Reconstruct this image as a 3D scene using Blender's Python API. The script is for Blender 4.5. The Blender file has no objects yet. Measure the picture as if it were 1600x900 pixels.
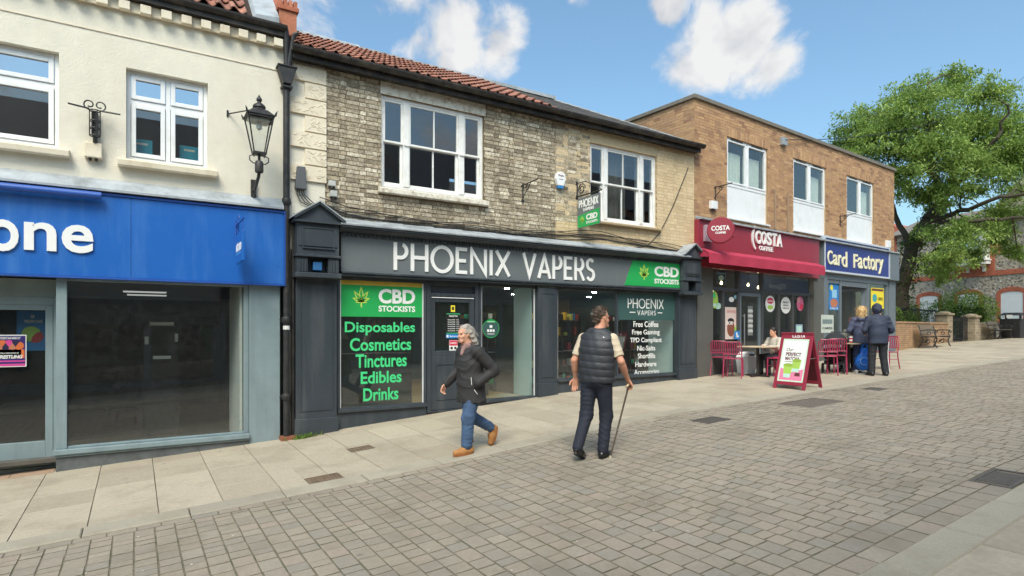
import bpy, bmesh, math, random
import numpy as np
from math import sin, cos, tan, atan, atan2, pi, radians, sqrt, hypot
from mathutils import Matrix, Vector
random.seed(7); np.random.seed(7)
SC = bpy.context.scene
COL = SC.collection
# ---------------------------------------------------------------- camera (level, shifted lens)
F, YAW, HOR, D, CZ = 930.0, radians(32.3), 515.0, 10.0, 1.9
cam = bpy.data.cameras.new('camera'); cam_o = bpy.data.objects.new('camera', cam); COL.objects.link(cam_o)
cam.sensor_width = 36.0; cam.lens = F/1600*36.0; cam.shift_y = (HOR-450)/1600; cam.clip_start = .05; cam.clip_end = 3000
cam_o.location = (0, 0, CZ); cam_o.rotation_euler = (radians(90), 0, -YAW)
SC.camera = cam_o
# ---------------------------------------------------------------- sky
CLOUD_W = 0.0
SUN_EL, SUN_AZ = radians(52), radians(215)      # azimuth clockwise from +Y
wd = bpy.data.worlds.new('World'); SC.world = wd; wd.use_nodes = True
nt = wd.node_tree; nt.nodes.clear()
def WN(t, **k):
    n = nt.nodes.new(t)
    for a, b in k.items(): setattr(n, a, b)
    return n
def WL(a, b): nt.links.new(a, b)
sky = WN('ShaderNodeTexSky', sky_type='NISHITA', sun_disc=False, sun_elevation=SUN_EL, sun_rotation=SUN_AZ, air_density=1.0, dust_density=3.2, ozone_density=1.6)
tc = WN('ShaderNodeTexCoord')
def wmath(op, a, b=None, c=None, clamp=False):
    n = WN('ShaderNodeMath', operation=op, use_clamp=clamp)
    for i, s in enumerate((a, b, c)):
        if s is None: continue
        if isinstance(s, (int, float)): n.inputs[i].default_value = s
        else: WL(s, n.inputs[i])
    return n.outputs[0]
nz = WN('ShaderNodeTexNoise'); nz.inputs['Scale'].default_value = 7.5; nz.inputs['Detail'].default_value = 9; nz.inputs['Roughness'].default_value = .56; nz.inputs['Distortion'].default_value = .25
WL(tc.outputs['Generated'], nz.inputs['Vector'])
nlow = WN('ShaderNodeTexNoise', noise_dimensions='4D'); nlow.inputs['W'].default_value = CLOUD_W; nlow.inputs['Scale'].default_value = 2.3; nlow.inputs['Detail'].default_value = 3
WL(tc.outputs['Generated'], nlow.inputs['Vector'])
def wdir(px, py):
    th = atan((px-800)/F); a = YAW+th
    v = Vector((sin(a)/cos(th), cos(a)/cos(th), (HOR-py)/F)); return v.normalized()
def blob(px, py, r, gain=1.0):
    vm = WN('ShaderNodeVectorMath', operation='DISTANCE'); WL(tc.outputs['Generated'], vm.inputs[0]); vm.inputs[1].default_value = wdir(px, py)
    return wmath('MULTIPLY', wmath('SUBTRACT', 1.0, wmath('DIVIDE', vm.outputs['Value'], r)), gain)
blobs = [blob(1172, 66, .082, 1.5), blob(1120, 78, .075, 1.35), blob(1205, 92, .055, 1.2), blob(1068, 100, .055, .9), blob(1045, 14, .034, 1.15), blob(775, 55, .065, .95), blob(705, 35, .085, .95),
         blob(655, 62, .06, .8), blob(702, 96, .032, .95), blob(895, 0, .03, .35), blob(640, 10, .07, .6)]
acc = blobs[0]
for b in blobs[1:]: acc = wmath('MAXIMUM', acc, b)
far = wmath('MULTIPLY', wmath('SUBTRACT', nlow.outputs['Fac'], .53), 5.0)      # scattered clouds over the rest of the sky
acc = wmath('MAXIMUM', acc, far)
dens = wmath('ADD', acc, wmath('MULTIPLY', wmath('SUBTRACT', nz.outputs['Fac'], .55), 3.6))
mr = WN('ShaderNodeMapRange', interpolation_type='SMOOTHSTEP'); mr.inputs['From Min'].default_value = .0; mr.inputs['From Max'].default_value = .62
WL(dens, mr.inputs['Value'])
off = WN('ShaderNodeVectorMath', operation='ADD'); off.inputs[1].default_value = (.028, -.02, .03); WL(tc.outputs['Generated'], off.inputs[0])
n2 = WN('ShaderNodeTexNoise'); n2.inputs['Scale'].default_value = 7.5; n2.inputs['Detail'].default_value = 4; n2.inputs['Roughness'].default_value = .5; n2.inputs['Distortion'].default_value = .25; WL(off.outputs[0], n2.inputs['Vector'])
n3 = WN('ShaderNodeTexNoise'); n3.inputs['Scale'].default_value = 7.5; n3.inputs['Detail'].default_value = 4; n3.inputs['Roughness'].default_value = .5; n3.inputs['Distortion'].default_value = .25; WL(tc.outputs['Generated'], n3.inputs['Vector'])
relief = wmath('ADD', wmath('MULTIPLY', wmath('SUBTRACT', n3.outputs['Fac'], n2.outputs['Fac']), 1.6), .56)
cr = WN('ShaderNodeValToRGB'); cr.color_ramp.elements[0].position = .34; cr.color_ramp.elements[0].color = (2.9, 2.95, 3.1, 1); cr.color_ramp.elements[1].position = .66; cr.color_ramp.elements[1].color = (4.7, 4.6, 4.45, 1)
WL(relief, cr.inputs['Fac'])
tint = WN('ShaderNodeMix', data_type='RGBA', blend_type='MULTIPLY'); tint.inputs['Factor'].default_value = 1; tint.inputs['B'].default_value = (1.0, 1.22, 1.19, 1)
WL(sky.outputs[0], tint.inputs['A'])
mx = WN('ShaderNodeMix', data_type='RGBA'); WL(wmath('MULTIPLY', mr.outputs[0], .90), mx.inputs['Factor']); WL(tint.outputs['Result'], mx.inputs['A']); WL(cr.outputs[0], mx.inputs['B'])
bg = WN('ShaderNodeBackground'); bg.inputs['Strength'].default_value = .15; WL(mx.outputs['Result'], bg.inputs['Color'])
wo = WN('ShaderNodeOutputWorld'); WL(bg.outputs[0], wo.inputs['Surface'])
# ---------------------------------------------------------------- sun (soft, through thin cloud)
sl = bpy.data.lights.new('sun', 'SUN'); sl.energy = 2.1; sl.angle = radians(26); sl.color = (1, .90, .78)
so = bpy.data.objects.new('sun', sl); COL.objects.link(so); so.location = (-10, -20, 30)
sd = Vector((sin(SUN_AZ)*cos(SUN_EL), cos(SUN_AZ)*cos(SUN_EL), sin(SUN_EL)))
so.rotation_euler = sd.to_track_quat('Z', 'Y').to_euler()
vs = SC.view_settings; vs.view_transform = 'Standard'; vs.look = 'None'; vs.exposure = .43; vs.gamma = 1; vs.use_curve_mapping = False
SC.render.engine = 'CYCLES'; SC.cycles.use_denoising = True; SC.cycles.max_bounces = 8; SC.cycles.transparent_max_bounces = 24
SC.cycles.caustics_reflective = False; SC.cycles.caustics_refractive = False; SC.cycles.sample_clamp_indirect = 4

# ================================================================ helpers
def S(r, g, b):
    f = lambda c: ((c/255)/12.92 if c <= 10 else (((c/255)+.055)/1.055)**2.4)
    return (f(r), f(g), f(b), 1)
def ray(px, py):
    th = atan((px-800)/F); a = YAW+th
    return sin(a)/cos(th), cos(a)/cos(th), (HOR-py)/F
def PX(px, Y=D):                      # picture column -> X on the vertical plane at depth Y
    x, y, _ = ray(px, 0); return x*Y/y
def PZ(px, py, Y=D):                  # picture point -> height on the plane at depth Y
    x, y, z = ray(px, py); return CZ + z*Y/y
TX = [-14, -6, -.9, 2, 4.5, 5.6, 7.4, 11.6, 16, 22, 30, 45, 80]
TZ = [-2.6, -2.17, -1.9, -1.74, -1.55, -1.46, -1.33, -1.18, -1.03, -.80, -.55, -.25, -.1]
def gx(X): return CZ + float(np.interp(X, TX, TZ))
def g(X, Y): return gx(X) - .015*max(0., min(10-Y, 3.2))
def slope(X): return (gx(X+.3)-gx(X-.3))/.6
def gnd(px, py):
    x, y, z = ray(px, py); t = .5
    while t < 90:
        if CZ+z*t <= g(x*t, y*t): return Vector((x*t, y*t, g(x*t, y*t)))
        t += .01
    return None
def proj(p):
    x, y, z = p; dep = x*sin(YAW)+y*cos(YAW)
    if dep < .1: return None
    lat = x*cos(YAW)-y*sin(YAW)
    return 800+F*lat/dep, HOR-F*(z-CZ)/dep, dep
def inframe(p, m=10):
    q = proj(p); return q is not None and -m < q[0] < 1600+m and -m < q[1] < 900+m

WM = {}
def tag(o, label=None, cat=None, group=None, kind=None):
    if label: o['label'] = label
    if cat: o['category'] = cat
    if group: o['group'] = group
    if kind: o['kind'] = kind
    return o
def setp(o, parent):
    if parent is not None:
        o.parent = parent
        m = WM.get(parent.name)
        if m is not None: o.matrix_parent_inverse = m.inverted()
def thing(name, label, cat, loc=(0, 0, 0), rz=0, group=None):
    o = bpy.data.objects.new(name, None); COL.objects.link(o); o.empty_display_size = .2
    o.location = loc; o.rotation_euler = (0, 0, rz)
    WM[o.name] = Matrix.Translation(Vector(loc)) @ Matrix.Rotation(rz, 4, 'Z')
    return tag(o, label, cat, group)
def ident(p): return p
class MB:
    """collects faces in world (or local) coordinates; build() links ONE mesh object"""
    def __init__(s, T=None): s.v = []; s.f = []; s.m = []; s.T = T
    def add(s, vs, fs, mi=0):
        o = len(s.v); s.v += [tuple(s.T(*p)) if s.T else tuple(p) for p in vs]
        for f in fs: s.f.append(tuple(o+i for i in f)); s.m.append(mi)
        return s
    def hexa(s, p, mi=0):     # p: bottom 4 (ccw), top 4
        return s.add(p, [(3, 2, 1, 0), (4, 5, 6, 7), (0, 1, 5, 4), (1, 2, 6, 5), (2, 3, 7, 6), (3, 0, 4, 7)], mi)
    def box(s, x0, x1, y0, y1, z0, z1, mi=0):
        return s.hexa([(x0, y0, z0), (x1, y0, z0), (x1, y1, z0), (x0, y1, z0), (x0, y0, z1), (x1, y0, z1), (x1, y1, z1), (x0, y1, z1)], mi)
    def bar(s, a, b, w, h, mi=0, up=(0, 0, 1)):     # rectangular bar from a to b
        a, b = Vector(a), Vector(b); d = (b-a).normalized(); upv = Vector(up)
        if abs(d.dot(upv)) > .98: upv = Vector((0, 1, 0))
        sx = d.cross(upv).normalized()*w/2; sy = sx.cross(d).normalized()*h/2
        return s.hexa([a-sx-sy, a+sx-sy, a+sx+sy, a-sx+sy, b-sx-sy, b+sx-sy, b+sx+sy, b-sx+sy], mi)
    def tube(s, pts, r, n=8, mi=0, closed=False):
        pts = [Vector(p) for p in pts]; k = len(pts); rs = r if isinstance(r, (list, tuple)) else [r]*k
        vs = []; prev = None
        for i, p in enumerate(pts):
            a = pts[(i-1) % k] if (i > 0 or closed) else p; b = pts[(i+1) % k] if (i < k-1 or closed) else p
            d = (b-a).normalized()
            if prev is None:
                prev = d.orthogonal().normalized()
            nn = (prev - d*prev.dot(d)); nn = nn.normalized() if nn.length > 1e-6 else d.orthogonal().normalized()
            prev = nn; bb = d.cross(nn)
            for j in range(n):
                t = 2*pi*j/n; vs.append(p+(nn*cos(t)+bb*sin(t))*rs[i])
        fs = []
        for i in range(k if closed else k-1):
            for j in range(n):
                a = i*n+j; b = i*n+(j+1) % n; c = ((i+1) % k)*n+(j+1) % n; d = ((i+1) % k)*n+j
                fs.append((a, b, c, d))
        if not closed: fs += [tuple(range(n-1, -1, -1)), tuple(range((k-1)*n, k*n))]
        return s.add(vs, fs, mi)
    def lathe(s, prof, c=(0, 0, 0), n=20, mi=0, axis='z'):
        vs = []
        for r, h in prof:
            for j in range(n):
                t = 2*pi*j/n; x, y = r*cos(t), r*sin(t)
                q = (x, y, h) if axis == 'z' else ((x, h, y) if axis == 'y' else (h, x, y))
                vs.append((c[0]+q[0], c[1]+q[1], c[2]+q[2]))
        fs = []; k = len(prof)
        for i in range(k-1):
            for j in range(n): fs.append((i*n+j, i*n+(j+1) % n, (i+1)*n+(j+1) % n, (i+1)*n+j))
        fs += [tuple(range(n-1, -1, -1)), tuple(range((k-1)*n, k*n))]
        return s.add(vs, fs, mi)
    def prism(s, poly, a0, a1, axis='x', mi=0):       # poly in the other two axes, extruded a0..a1
        k = len(poly)
        def P(q, a): return (a, q[0], q[1]) if axis == 'x' else ((q[0], a, q[1]) if axis == 'y' else (q[0], q[1], a))
        vs = [P(q, a0) for q in poly]+[P(q, a1) for q in poly]
        fs = [tuple(range(k-1, -1, -1)), tuple(range(k, 2*k))]+[(i, (i+1) % k, k+(i+1) % k, k+i) for i in range(k)]
        return s.add(vs, fs, mi)
    def quad(s, a, b, c, d, mi=0): return s.add([a, b, c, d], [(0, 1, 2, 3)], mi)
    def mesh(s, name, mats, smooth=False):
        me = bpy.data.meshes.new(name); me.from_pydata(s.v, [], s.f)
        mats = mats if isinstance(mats, (list, tuple)) else [mats]
        for m in mats: me.materials.append(m)
        if len(mats) > 1: me.polygons.foreach_set('material_index', s.m)
        bm = bmesh.new(); bm.from_mesh(me); bmesh.ops.recalc_face_normals(bm, faces=bm.faces); bm.to_mesh(me); bm.free()
        if smooth: me.polygons.foreach_set('use_smooth', [True]*len(me.polygons))
        me.update(); return me
    def build(s, name, mats, parent=None, smooth=False, bevel=0, seg=2):
        me = s.mesh(name, mats, smooth); o = bpy.data.objects.new(name, me); COL.objects.link(o); setp(o, parent)
        if bevel:
            b = o.modifiers.new('bevel', 'BEVEL'); b.width = bevel; b.segments = seg; b.limit_method = 'ANGLE'; b.angle_limit = radians(40)
        if smooth and not bevel:
            try: me.set_sharp_from_angle(angle=radians(42))
            except Exception: pass
        return o
def inst(name, me, loc, rot=(0, 0, 0), scale=(1, 1, 1), parent=None):
    o = bpy.data.objects.new(name, me); COL.objects.link(o); o.location = loc; o.rotation_euler = rot; o.scale = scale; setp(o, parent); return o
def copy_tree(root, loc, rz, label=None, group=None):
    base = WM[root.name]
    r = root.copy(); COL.objects.link(r); r.location = loc; r.rotation_euler = (0, 0, rz)
    if label: r['label'] = label
    if group: r['group'] = group
    WM[r.name] = Matrix.Translation(Vector(loc)) @ Matrix.Rotation(rz, 4, 'Z')
    for ch in list(root.children):
        c = ch.copy(); COL.objects.link(c); c.parent = r
        for gch in list(ch.children):
            d = gch.copy(); COL.objects.link(d); d.parent = c
    return r
# ================================================================ materials
MATS = {}
def newmat(name):
    m = bpy.data.materials.new(name); m.use_nodes = True; t = m.node_tree; t.nodes.clear()
    out = t.nodes.new('ShaderNodeOutputMaterial'); MATS[name] = m
    return m, t, out
def N(t, ty, **k):
    n = t.nodes.new(ty)
    for a, b in k.items():
        if a.startswith('i_'): n.inputs[a[2:].replace('_', ' ')].default_value = b
        else: setattr(n, a, b)
    return n
def mixc(t, fac, a, b, blend='MIX'):
    n = N(t, 'ShaderNodeMix', data_type='RGBA', blend_type=blend)
    for k, s in (('Factor', fac), ('A', a), ('B', b)):
        if hasattr(s, 'is_output') or isinstance(s, bpy.types.NodeSocket): t.links.new(s, n.inputs[k])
        elif isinstance(s, (int, float)): n.inputs[k].default_value = s
        else: n.inputs[k].default_value = s
    return n.outputs['Result']
def noise(t, vec, scale, detail=4, rough=.55):
    n = N(t, 'ShaderNodeTexNoise'); n.inputs['Scale'].default_value = scale; n.inputs['Detail'].default_value = detail; n.inputs['Roughness'].default_value = rough
    t.links.new(vec, n.inputs['Vector']); return n.outputs['Fac']
def ramp(t, fac, stops):
    n = N(t, 'ShaderNodeValToRGB'); e = n.color_ramp.elements
    while len(e) < len(stops): e.new(.5)
    for i, (p, c) in enumerate(stops): e[i].position = p; e[i].color = c if len(c) == 4 else (*c, 1)
    t.links.new(fac, n.inputs['Fac']); return n.outputs['Color']
def M(name, c, rough=.6, var=.12, scale=3., bump=0., bscale=60., metal=0., pieces=None, dirt=None, dscale=1.2, damt=.5, streak=False, spec=.5, coat=0., emis=None, estr=0., spots=None):
    """general surface: base colour with mottling, optional per-piece colours, dirt patches, fine bump"""
    m, t, out = newmat(name); b = N(t, 'ShaderNodeBsdfPrincipled'); t.links.new(b.outputs[0], out.inputs[0])
    geo = N(t, 'ShaderNodeNewGeometry'); pos = geo.outputs['Position']
    col = c
    if pieces:
        oi = N(t, 'ShaderNodeObjectInfo'); ad = N(t, 'ShaderNodeMath', operation='ADD'); t.links.new(oi.outputs['Random'], ad.inputs[0]); t.links.new(geo.outputs['Random Per Island'], ad.inputs[1])
        wn = N(t, 'ShaderNodeTexWhiteNoise', noise_dimensions='1D'); t.links.new(ad.outputs[0], wn.inputs['W'])
        k = len(pieces); col = ramp(t, wn.outputs['Value'], [(i/max(1, k-1), q) for i, q in enumerate(pieces)])
    lo = 1-var; hi = 1+var
    nf = noise(t, pos, scale, 6, .6)
    mul = ramp(t, nf, [(.3, (lo, lo, lo)), (.7, (hi, hi, hi))])
    col = mixc(t, 1.0, col, mul, 'MULTIPLY')
    if dirt:
        vec = pos
        if streak:
            mp = N(t, 'ShaderNodeMapping'); mp.inputs['Scale'].default_value = (1, 1, .12); t.links.new(pos, mp.inputs['Vector']); vec = mp.outputs[0]
        df = noise(t, vec, dscale, 8, .65); rr = ramp(t, df, [(.48, (0, 0, 0)), (.68, (1, 1, 1))])
        mm = N(t, 'ShaderNodeMath', operation='MULTIPLY'); t.links.new(rr, mm.inputs[0]); mm.inputs[1].default_value = damt
        col = mixc(t, mm.outputs[0], col, dirt)
    if spots:       # trodden-in gum and oil spots
        vo = N(t, 'ShaderNodeTexVoronoi', feature='F1'); vo.inputs['Scale'].default_value = 2.6; t.links.new(pos, vo.inputs['Vector'])
        sr = ramp(t, vo.outputs['Distance'], [(.055, (.7,)*3), (.085, (0, 0, 0))]); sc_ = N(t, 'ShaderNodeSeparateColor'); t.links.new(vo.outputs['Color'], sc_.inputs[0])
        th_ = N(t, 'ShaderNodeMath', operation='GREATER_THAN'); th_.inputs[1].default_value = .55; t.links.new(sc_.outputs[0], th_.inputs[0]); sm_ = N(t, 'ShaderNodeMath', operation='MULTIPLY'); t.links.new(sr, sm_.inputs[0]); t.links.new(th_.outputs[0], sm_.inputs[1]); col = mixc(t, sm_.outputs[0], col, spots)
    t.links.new(col, b.inputs['Base Color'])
    b.inputs['Metallic'].default_value = metal; b.inputs['Specular IOR Level'].default_value = spec
    if coat: b.inputs['Coat Weight'].default_value = coat
    rn = noise(t, pos, scale*4, 3); rm = N(t, 'ShaderNodeMapRange'); rm.inputs['To Min'].default_value = max(.02, rough-.1); rm.inputs['To Max'].default_value = min(1, rough+.1); t.links.new(rn, rm.inputs['Value']); t.links.new(rm.outputs[0], b.inputs['Roughness'])
    if bump:
        bn = noise(t, pos, bscale, 6, .65); bp = N(t, 'ShaderNodeBump'); bp.inputs['Strength'].default_value = min(1, bump); bp.inputs['Distance'].default_value = .012; t.links.new(bn, bp.inputs['Height']); t.links.new(bp.outputs[0], b.inputs['Normal'])
    if emis: b.inputs['Emission Color'].default_value = emis; b.inputs['Emission Strength'].default_value = estr
    return m
def glassmat(name, tint=(.93, .95, .95, 1), ior=1.5, dust=0.):
    m, t, out = newmat(name)
    tr = N(t, 'ShaderNodeBsdfTransparent'); tr.inputs[0].default_value = tint
    gl = N(t, 'ShaderNodeBsdfGlossy'); gl.inputs['Roughness'].default_value = .012
    gl.inputs['Color'].default_value = (1, 1, 1, 1)
    lw = N(t, 'ShaderNodeLayerWeight'); lw.inputs['Blend'].default_value = .5      # Schlick reflectance, the same from both faces
    pw = N(t, 'ShaderNodeMath', operation='POWER'); pw.inputs[1].default_value = 5; t.links.new(lw.outputs['Facing'], pw.inputs[0]); r0 = ((ior-1)/(ior+1))**2
    fr = N(t, 'ShaderNodeMath', operation='MULTIPLY_ADD'); fr.inputs[1].default_value = 1-r0; fr.inputs[2].default_value = r0; t.links.new(pw.outputs[0], fr.inputs[0])
    geo = N(t, 'ShaderNodeNewGeometry')
    bn = noise(t, geo.outputs['Position'], .9, 2); bp = N(t, 'ShaderNodeBump'); bp.inputs['Strength'].default_value = .02; bp.inputs['Distance'].default_value = .01; t.links.new(bn, bp.inputs['Height']); t.links.new(bp.outputs[0], gl.inputs['Normal'])
    mx = N(t, 'ShaderNodeMixShader'); t.links.new(fr.outputs[0], mx.inputs[0]); t.links.new(tr.outputs[0], mx.inputs[1]); t.links.new(gl.outputs[0], mx.inputs[2])
    res = mx.outputs[0]
    if dust:
        df = N(t, 'ShaderNodeBsdfDiffuse'); df.inputs[0].default_value = (.6, .6, .58, 1)
        dn = noise(t, geo.outputs['Position'], 14, 6); rr = ramp(t, dn, [(.4, (dust*.5,)*3), (.75, (dust,)*3)])
        m2 = N(t, 'ShaderNodeMixShader'); t.links.new(rr, m2.inputs[0]); t.links.new(res, m2.inputs[1]); t.links.new(df.outputs[0], m2.inputs[2]); res = m2.outputs[0]
    t.links.new(res, out.inputs[0]); return m
def emit(name, c, s):
    m, t, out = newmat(name); e = N(t, 'ShaderNodeEmission'); e.inputs[0].default_value = c; e.inputs[1].default_value = s; t.links.new(e.outputs[0], out.inputs[0]); return m
def K(r, gg, b, f=1.0):
    c = S(r, gg, b); return (c[0]*f, c[1]*f, c[2]*f, 1)

GLASS = glassmat('window_glass'); GLASS_UP = glassmat('upper_glass', (.80, .84, .86, 1), 1.9); GLASS_SHOP = glassmat('shop_glass', (.88, .93, .92, 1), 1.75, .02); GLASS_DIRTY = glassmat('dusty_glass', (.86, .89, .89, 1), 1.65, .02)
paver_m = M('paver', None, .85, .10, 30, .5, 160, pieces=[K(149, 139, 124), K(155, 143, 128), K(143, 135, 122), K(156, 142, 128), K(147, 138, 123), K(152, 140, 125), K(141, 134, 123), K(159, 148, 133)], dirt=K(118, 108, 94), dscale=1.3, damt=.6, spots=K(112, 106, 96))
joint_m = M('paver_joint_sand', K(117, 108, 93), .95, .3, 9, .3, 90, dirt=K(66, 76, 42), dscale=3.5, damt=.7)
slab_m = M('flag_slab', None, .85, .10, 26, .4, 190, pieces=[K(170, 158, 139), K(178, 166, 147), K(163, 151, 133), K(174, 163, 144), K(181, 169, 150)], dirt=K(140, 128, 110), dscale=1.3, damt=.6, spots=K(128, 120, 108))
slabj_m = M('slab_joint', K(112, 99, 80), .95, .25, 12)
kerb_m = M('kerb_stone', None, .85, .10, 60, .5, 200, pieces=[K(162, 154, 138), K(168, 160, 144), K(156, 148, 133)], dirt=K(138, 128, 110), dscale=2, damt=.5)
earth_m = M('earth', K(120, 112, 98), .95, .2, 1.0)
cream_m = M('cream_render', K(228, 222, 206), .75, .05, 5, .6, 32, dirt=K(208, 196, 172), dscale=1.1, damt=.25, streak=True)
creamtrim_m = M('cream_trim', K(232, 221, 199), .7, .05, 6, .1, 80, dirt=K(190, 172, 140), dscale=4, damt=.5)
white_m = M('white_upvc', K(238, 240, 242), .35, .03, 4, 0, 60, dirt=K(205, 203, 196), dscale=3, damt=.3)
whitewood_m = M('white_painted_wood', K(240, 240, 238), .45, .04, 8, .1, 60, dirt=K(196, 190, 178), dscale=5, damt=.35)
black_m = M('black_iron', K(38, 38, 40), .5, .2, 14, .2, 120, dirt=K(92, 84, 76), dscale=9, damt=.35)
gutter_m = M('black_gutter', K(44, 40, 38), .6, .25, 8, .3, 60, dirt=K(104, 96, 84), dscale=5, damt=.5)
lead_m = M('lead_flashing', K(166, 172, 177), .6, .18, 5, .3, 30, dirt=K(96, 100, 100), dscale=3, damt=.6)
slate_m = M('slate', None, .7, .12, 9, .3, 60, pieces=[K(96, 92, 88), K(108, 103, 98), K(86, 84, 82), K(116, 110, 102)])
tile_m = M('clay_pantile', None, .8, .16, 9, .3, 60, pieces=[K(158, 106, 88), K(168, 114, 95), K(146, 97, 82), K(174, 124, 105), K(152, 106, 92), K(136, 92, 80)], dirt=K(110, 92, 80), dscale=4, damt=.55)
roofbase_m = M('roof_underlay', K(60, 46, 40), .9)
oldbrick_m = M('old_gault_brick', None, .9, .46, 30, .9, 55, pieces=[K(214, 203, 179), K(158, 145, 124), K(192, 178, 154), K(126, 115, 99), K(204, 191, 167), K(170, 156, 134), K(226, 216, 194), K(146, 133, 114)], dirt=K(102, 92, 76), dscale=11, damt=.75)
oldmortar_m = M('old_mortar', K(132, 118, 94), .95, .25, 12, .8, 50, dirt=K(100, 86, 68), dscale=2.4, damt=.7)
buffbrick_m = M('buff_brick', None, .88, .1, 14, .5, 70, pieces=[K(216, 192, 154), K(220, 198, 161), K(208, 184, 147), K(224, 202, 165), K(202, 180, 145)], dirt=K(174, 156, 124), dscale=1.6, damt=.4)
buffmortar_m = M('buff_mortar', K(200, 180, 146), .95, .12, 8, .4, 60)
costabrick_m = M('brown_brick', None, .88, .12, 14, .5, 70, pieces=[K(190, 151, 112), K(180, 141, 106), K(200, 162, 121), K(164, 126, 96), K(194, 155, 114), K(184, 145, 112), K(148, 112, 88), K(206, 168, 128)], dirt=K(160, 126, 94), dscale=1.3, damt=.35)
costamortar_m = M('tan_mortar', K(184, 156, 122), .95, .12, 8, .4, 60)
phx_m = M('charcoal_paint', K(58, 65, 72), .42, .06, 5, .06, 40, dirt=K(100, 104, 106), dscale=4, damt=.4, streak=True)
phxf_m = M('charcoal_fascia_panel', K(110, 116, 119), .38, .03, 2, dirt=K(96, 100, 104), dscale=2.2, damt=.25, streak=True)
blue_m = M('blue_fascia_panel', K(34, 100, 184), .32, .04, 1.6, dirt=K(84, 136, 200), dscale=3.2, damt=.42, streak=True, coat=.2)
bluerim_m = M('blue_trim', K(44, 88, 170), .4, .06, 4)
greyshop_m = M('blue_grey_paint', K(132, 149, 154), .5, .06, 5, .05, 60, dirt=K(92, 100, 104), dscale=3, damt=.35, streak=True)
greydark_m = M('grey_plinth', K(96, 100, 102), .75, .15, 8, .3, 60, dirt=K(66, 64, 60), dscale=3, damt=.6)
letterw_m = M('white_letter', K(240, 240, 238), .4, .02, 5, spec=.4)
green_m = M('green_vinyl', K(42, 168, 88), .4, .02, 2)
greenlt_m = M('green_letter', K(72, 214, 136), .5, .02, 2)
leafgold_m = M('leaf_yellow_green', K(186, 220, 96), .5, .02, 2)
costared_m = M('maroon_panel', K(148, 46, 62), .38, .04, 2, coat=.15)
awning_m = M('red_awning_fabric', K(178, 52, 78), .75, .06, 6, .15, 120)
chairred_m = M('raspberry_metal', K(166, 48, 84), .4, .06, 6, coat=.2)
costadark_m = M('dark_grey_frame', K(72, 72, 74), .5, .06, 4)
costagrey_m = M('taupe_panel', K(94, 94, 90), .6, .06, 3)
navy_m = M('navy_fascia', K(38, 52, 128), .4, .06, 5, coat=.1)
cream_l_m = M('cream_letter', K(244, 236, 200), .4, .03, 4)
cardgrey_m = M('slate_grey_frame', K(108, 118, 126), .5, .05, 4)
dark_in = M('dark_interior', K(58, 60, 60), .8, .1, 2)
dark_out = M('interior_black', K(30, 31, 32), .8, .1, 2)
# ================================================================ text and stroke lettering
_txt = bpy.data.curves.new('lettering', 'FONT'); _txto = bpy.data.objects.new('lettering', _txt); _txs = bpy.data.scenes.new('lettering'); _txs.collection.objects.link(_txto)
def text_geo(body, offset=0., shear=0., spacing=1.):
    _txt.body = body; _txt.size = 1; _txt.offset = offset; _txt.shear = shear; _txt.space_character = spacing; _txt.fill_mode = 'BOTH'; _txt.extrude = .05; _txt.resolution_u = 4
    vl = _txs.view_layers[0]; vl.update(); dg = vl.depsgraph; ev = _txto.evaluated_get(dg); me = ev.to_mesh()
    v = np.array([p.co[:] for p in me.vertices]).reshape(-1, 3); f = [tuple(p.vertices) for p in me.polygons]; ev.to_mesh_clear()
    return v, f
def put_text(mb, body, u0, u1, z0, z1, d0, d1, mi=0, offset=0., shear=0., spacing=1., keep=False, align='c'):
    """lettering fitted to the rectangle u0..u1 x z0..z1; in (u, d, z) with d from d0 (back) to d1 (front)"""
    v, f = text_geo(body, offset, shear, spacing)
    if not len(v): return
    x0, x1 = v[:, 0].min(), v[:, 0].max(); y0, y1 = v[:, 1].min(), v[:, 1].max()
    sx = (u1-u0)/(x1-x0); sy = (z1-z0)/(y1-y0)
    if keep: sx = sy
    uu = u0+(v[:, 0]-x0)*sx
    if keep and align == 'c': uu += ((u1-u0)-(x1-x0)*sx)/2
    zz = z0+(v[:, 1]-y0)*sy; dd = np.where(v[:, 2] > 0, d1, d0)
    mb.add([(a, b, c) for a, b, c in zip(uu, dd, zz)], f, mi)
def ribbon(mb, pts, w, d0, d1, mi=0, closed=False):
    """flat stroke of width w along (u, z) points, given thickness d0..d1"""
    p = [np.array(q, float) for q in pts]; k = len(p); L = []; R = []
    for i in range(k):
        a = p[i-1] if (i > 0 or closed) else None; b = p[(i+1) % k] if (i < k-1 or closed) else None
        d1_ = (p[i]-a)/np.linalg.norm(p[i]-a) if a is not None else None; d2_ = (b-p[i])/np.linalg.norm(b-p[i]) if b is not None else None
        if d1_ is None: d1_ = d2_
        if d2_ is None: d2_ = d1_
        n1 = np.array([-d1_[1], d1_[0]]); n2 = np.array([-d2_[1], d2_[0]]); n = n1+n2; n = n/np.linalg.norm(n); s = 1/max(.35, n.dot(n1))
        L.append(p[i]+n*s*w/2); R.append(p[i]-n*s*w/2)
    m = k if closed else k-1
    vs = []
    for q in L+R: vs.append((q[0], d1, q[1]))
    for q in L+R: vs.append((q[0], d0, q[1]))
    fs = []; B = 2*k
    for i in range(m):
        j = (i+1) % k
        fs += [(i, j, k+j, k+i), (B+i, B+k+i, B+k+j, B+j), (i, B+i, B+j, j), (k+i, k+j, B+k+j, B+k+i)]
    if not closed: fs += [(0, k, B+k, B), (k-1, B+k-1, B+2*k-1, 2*k-1)]
    mb.add(vs, fs, mi)
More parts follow.
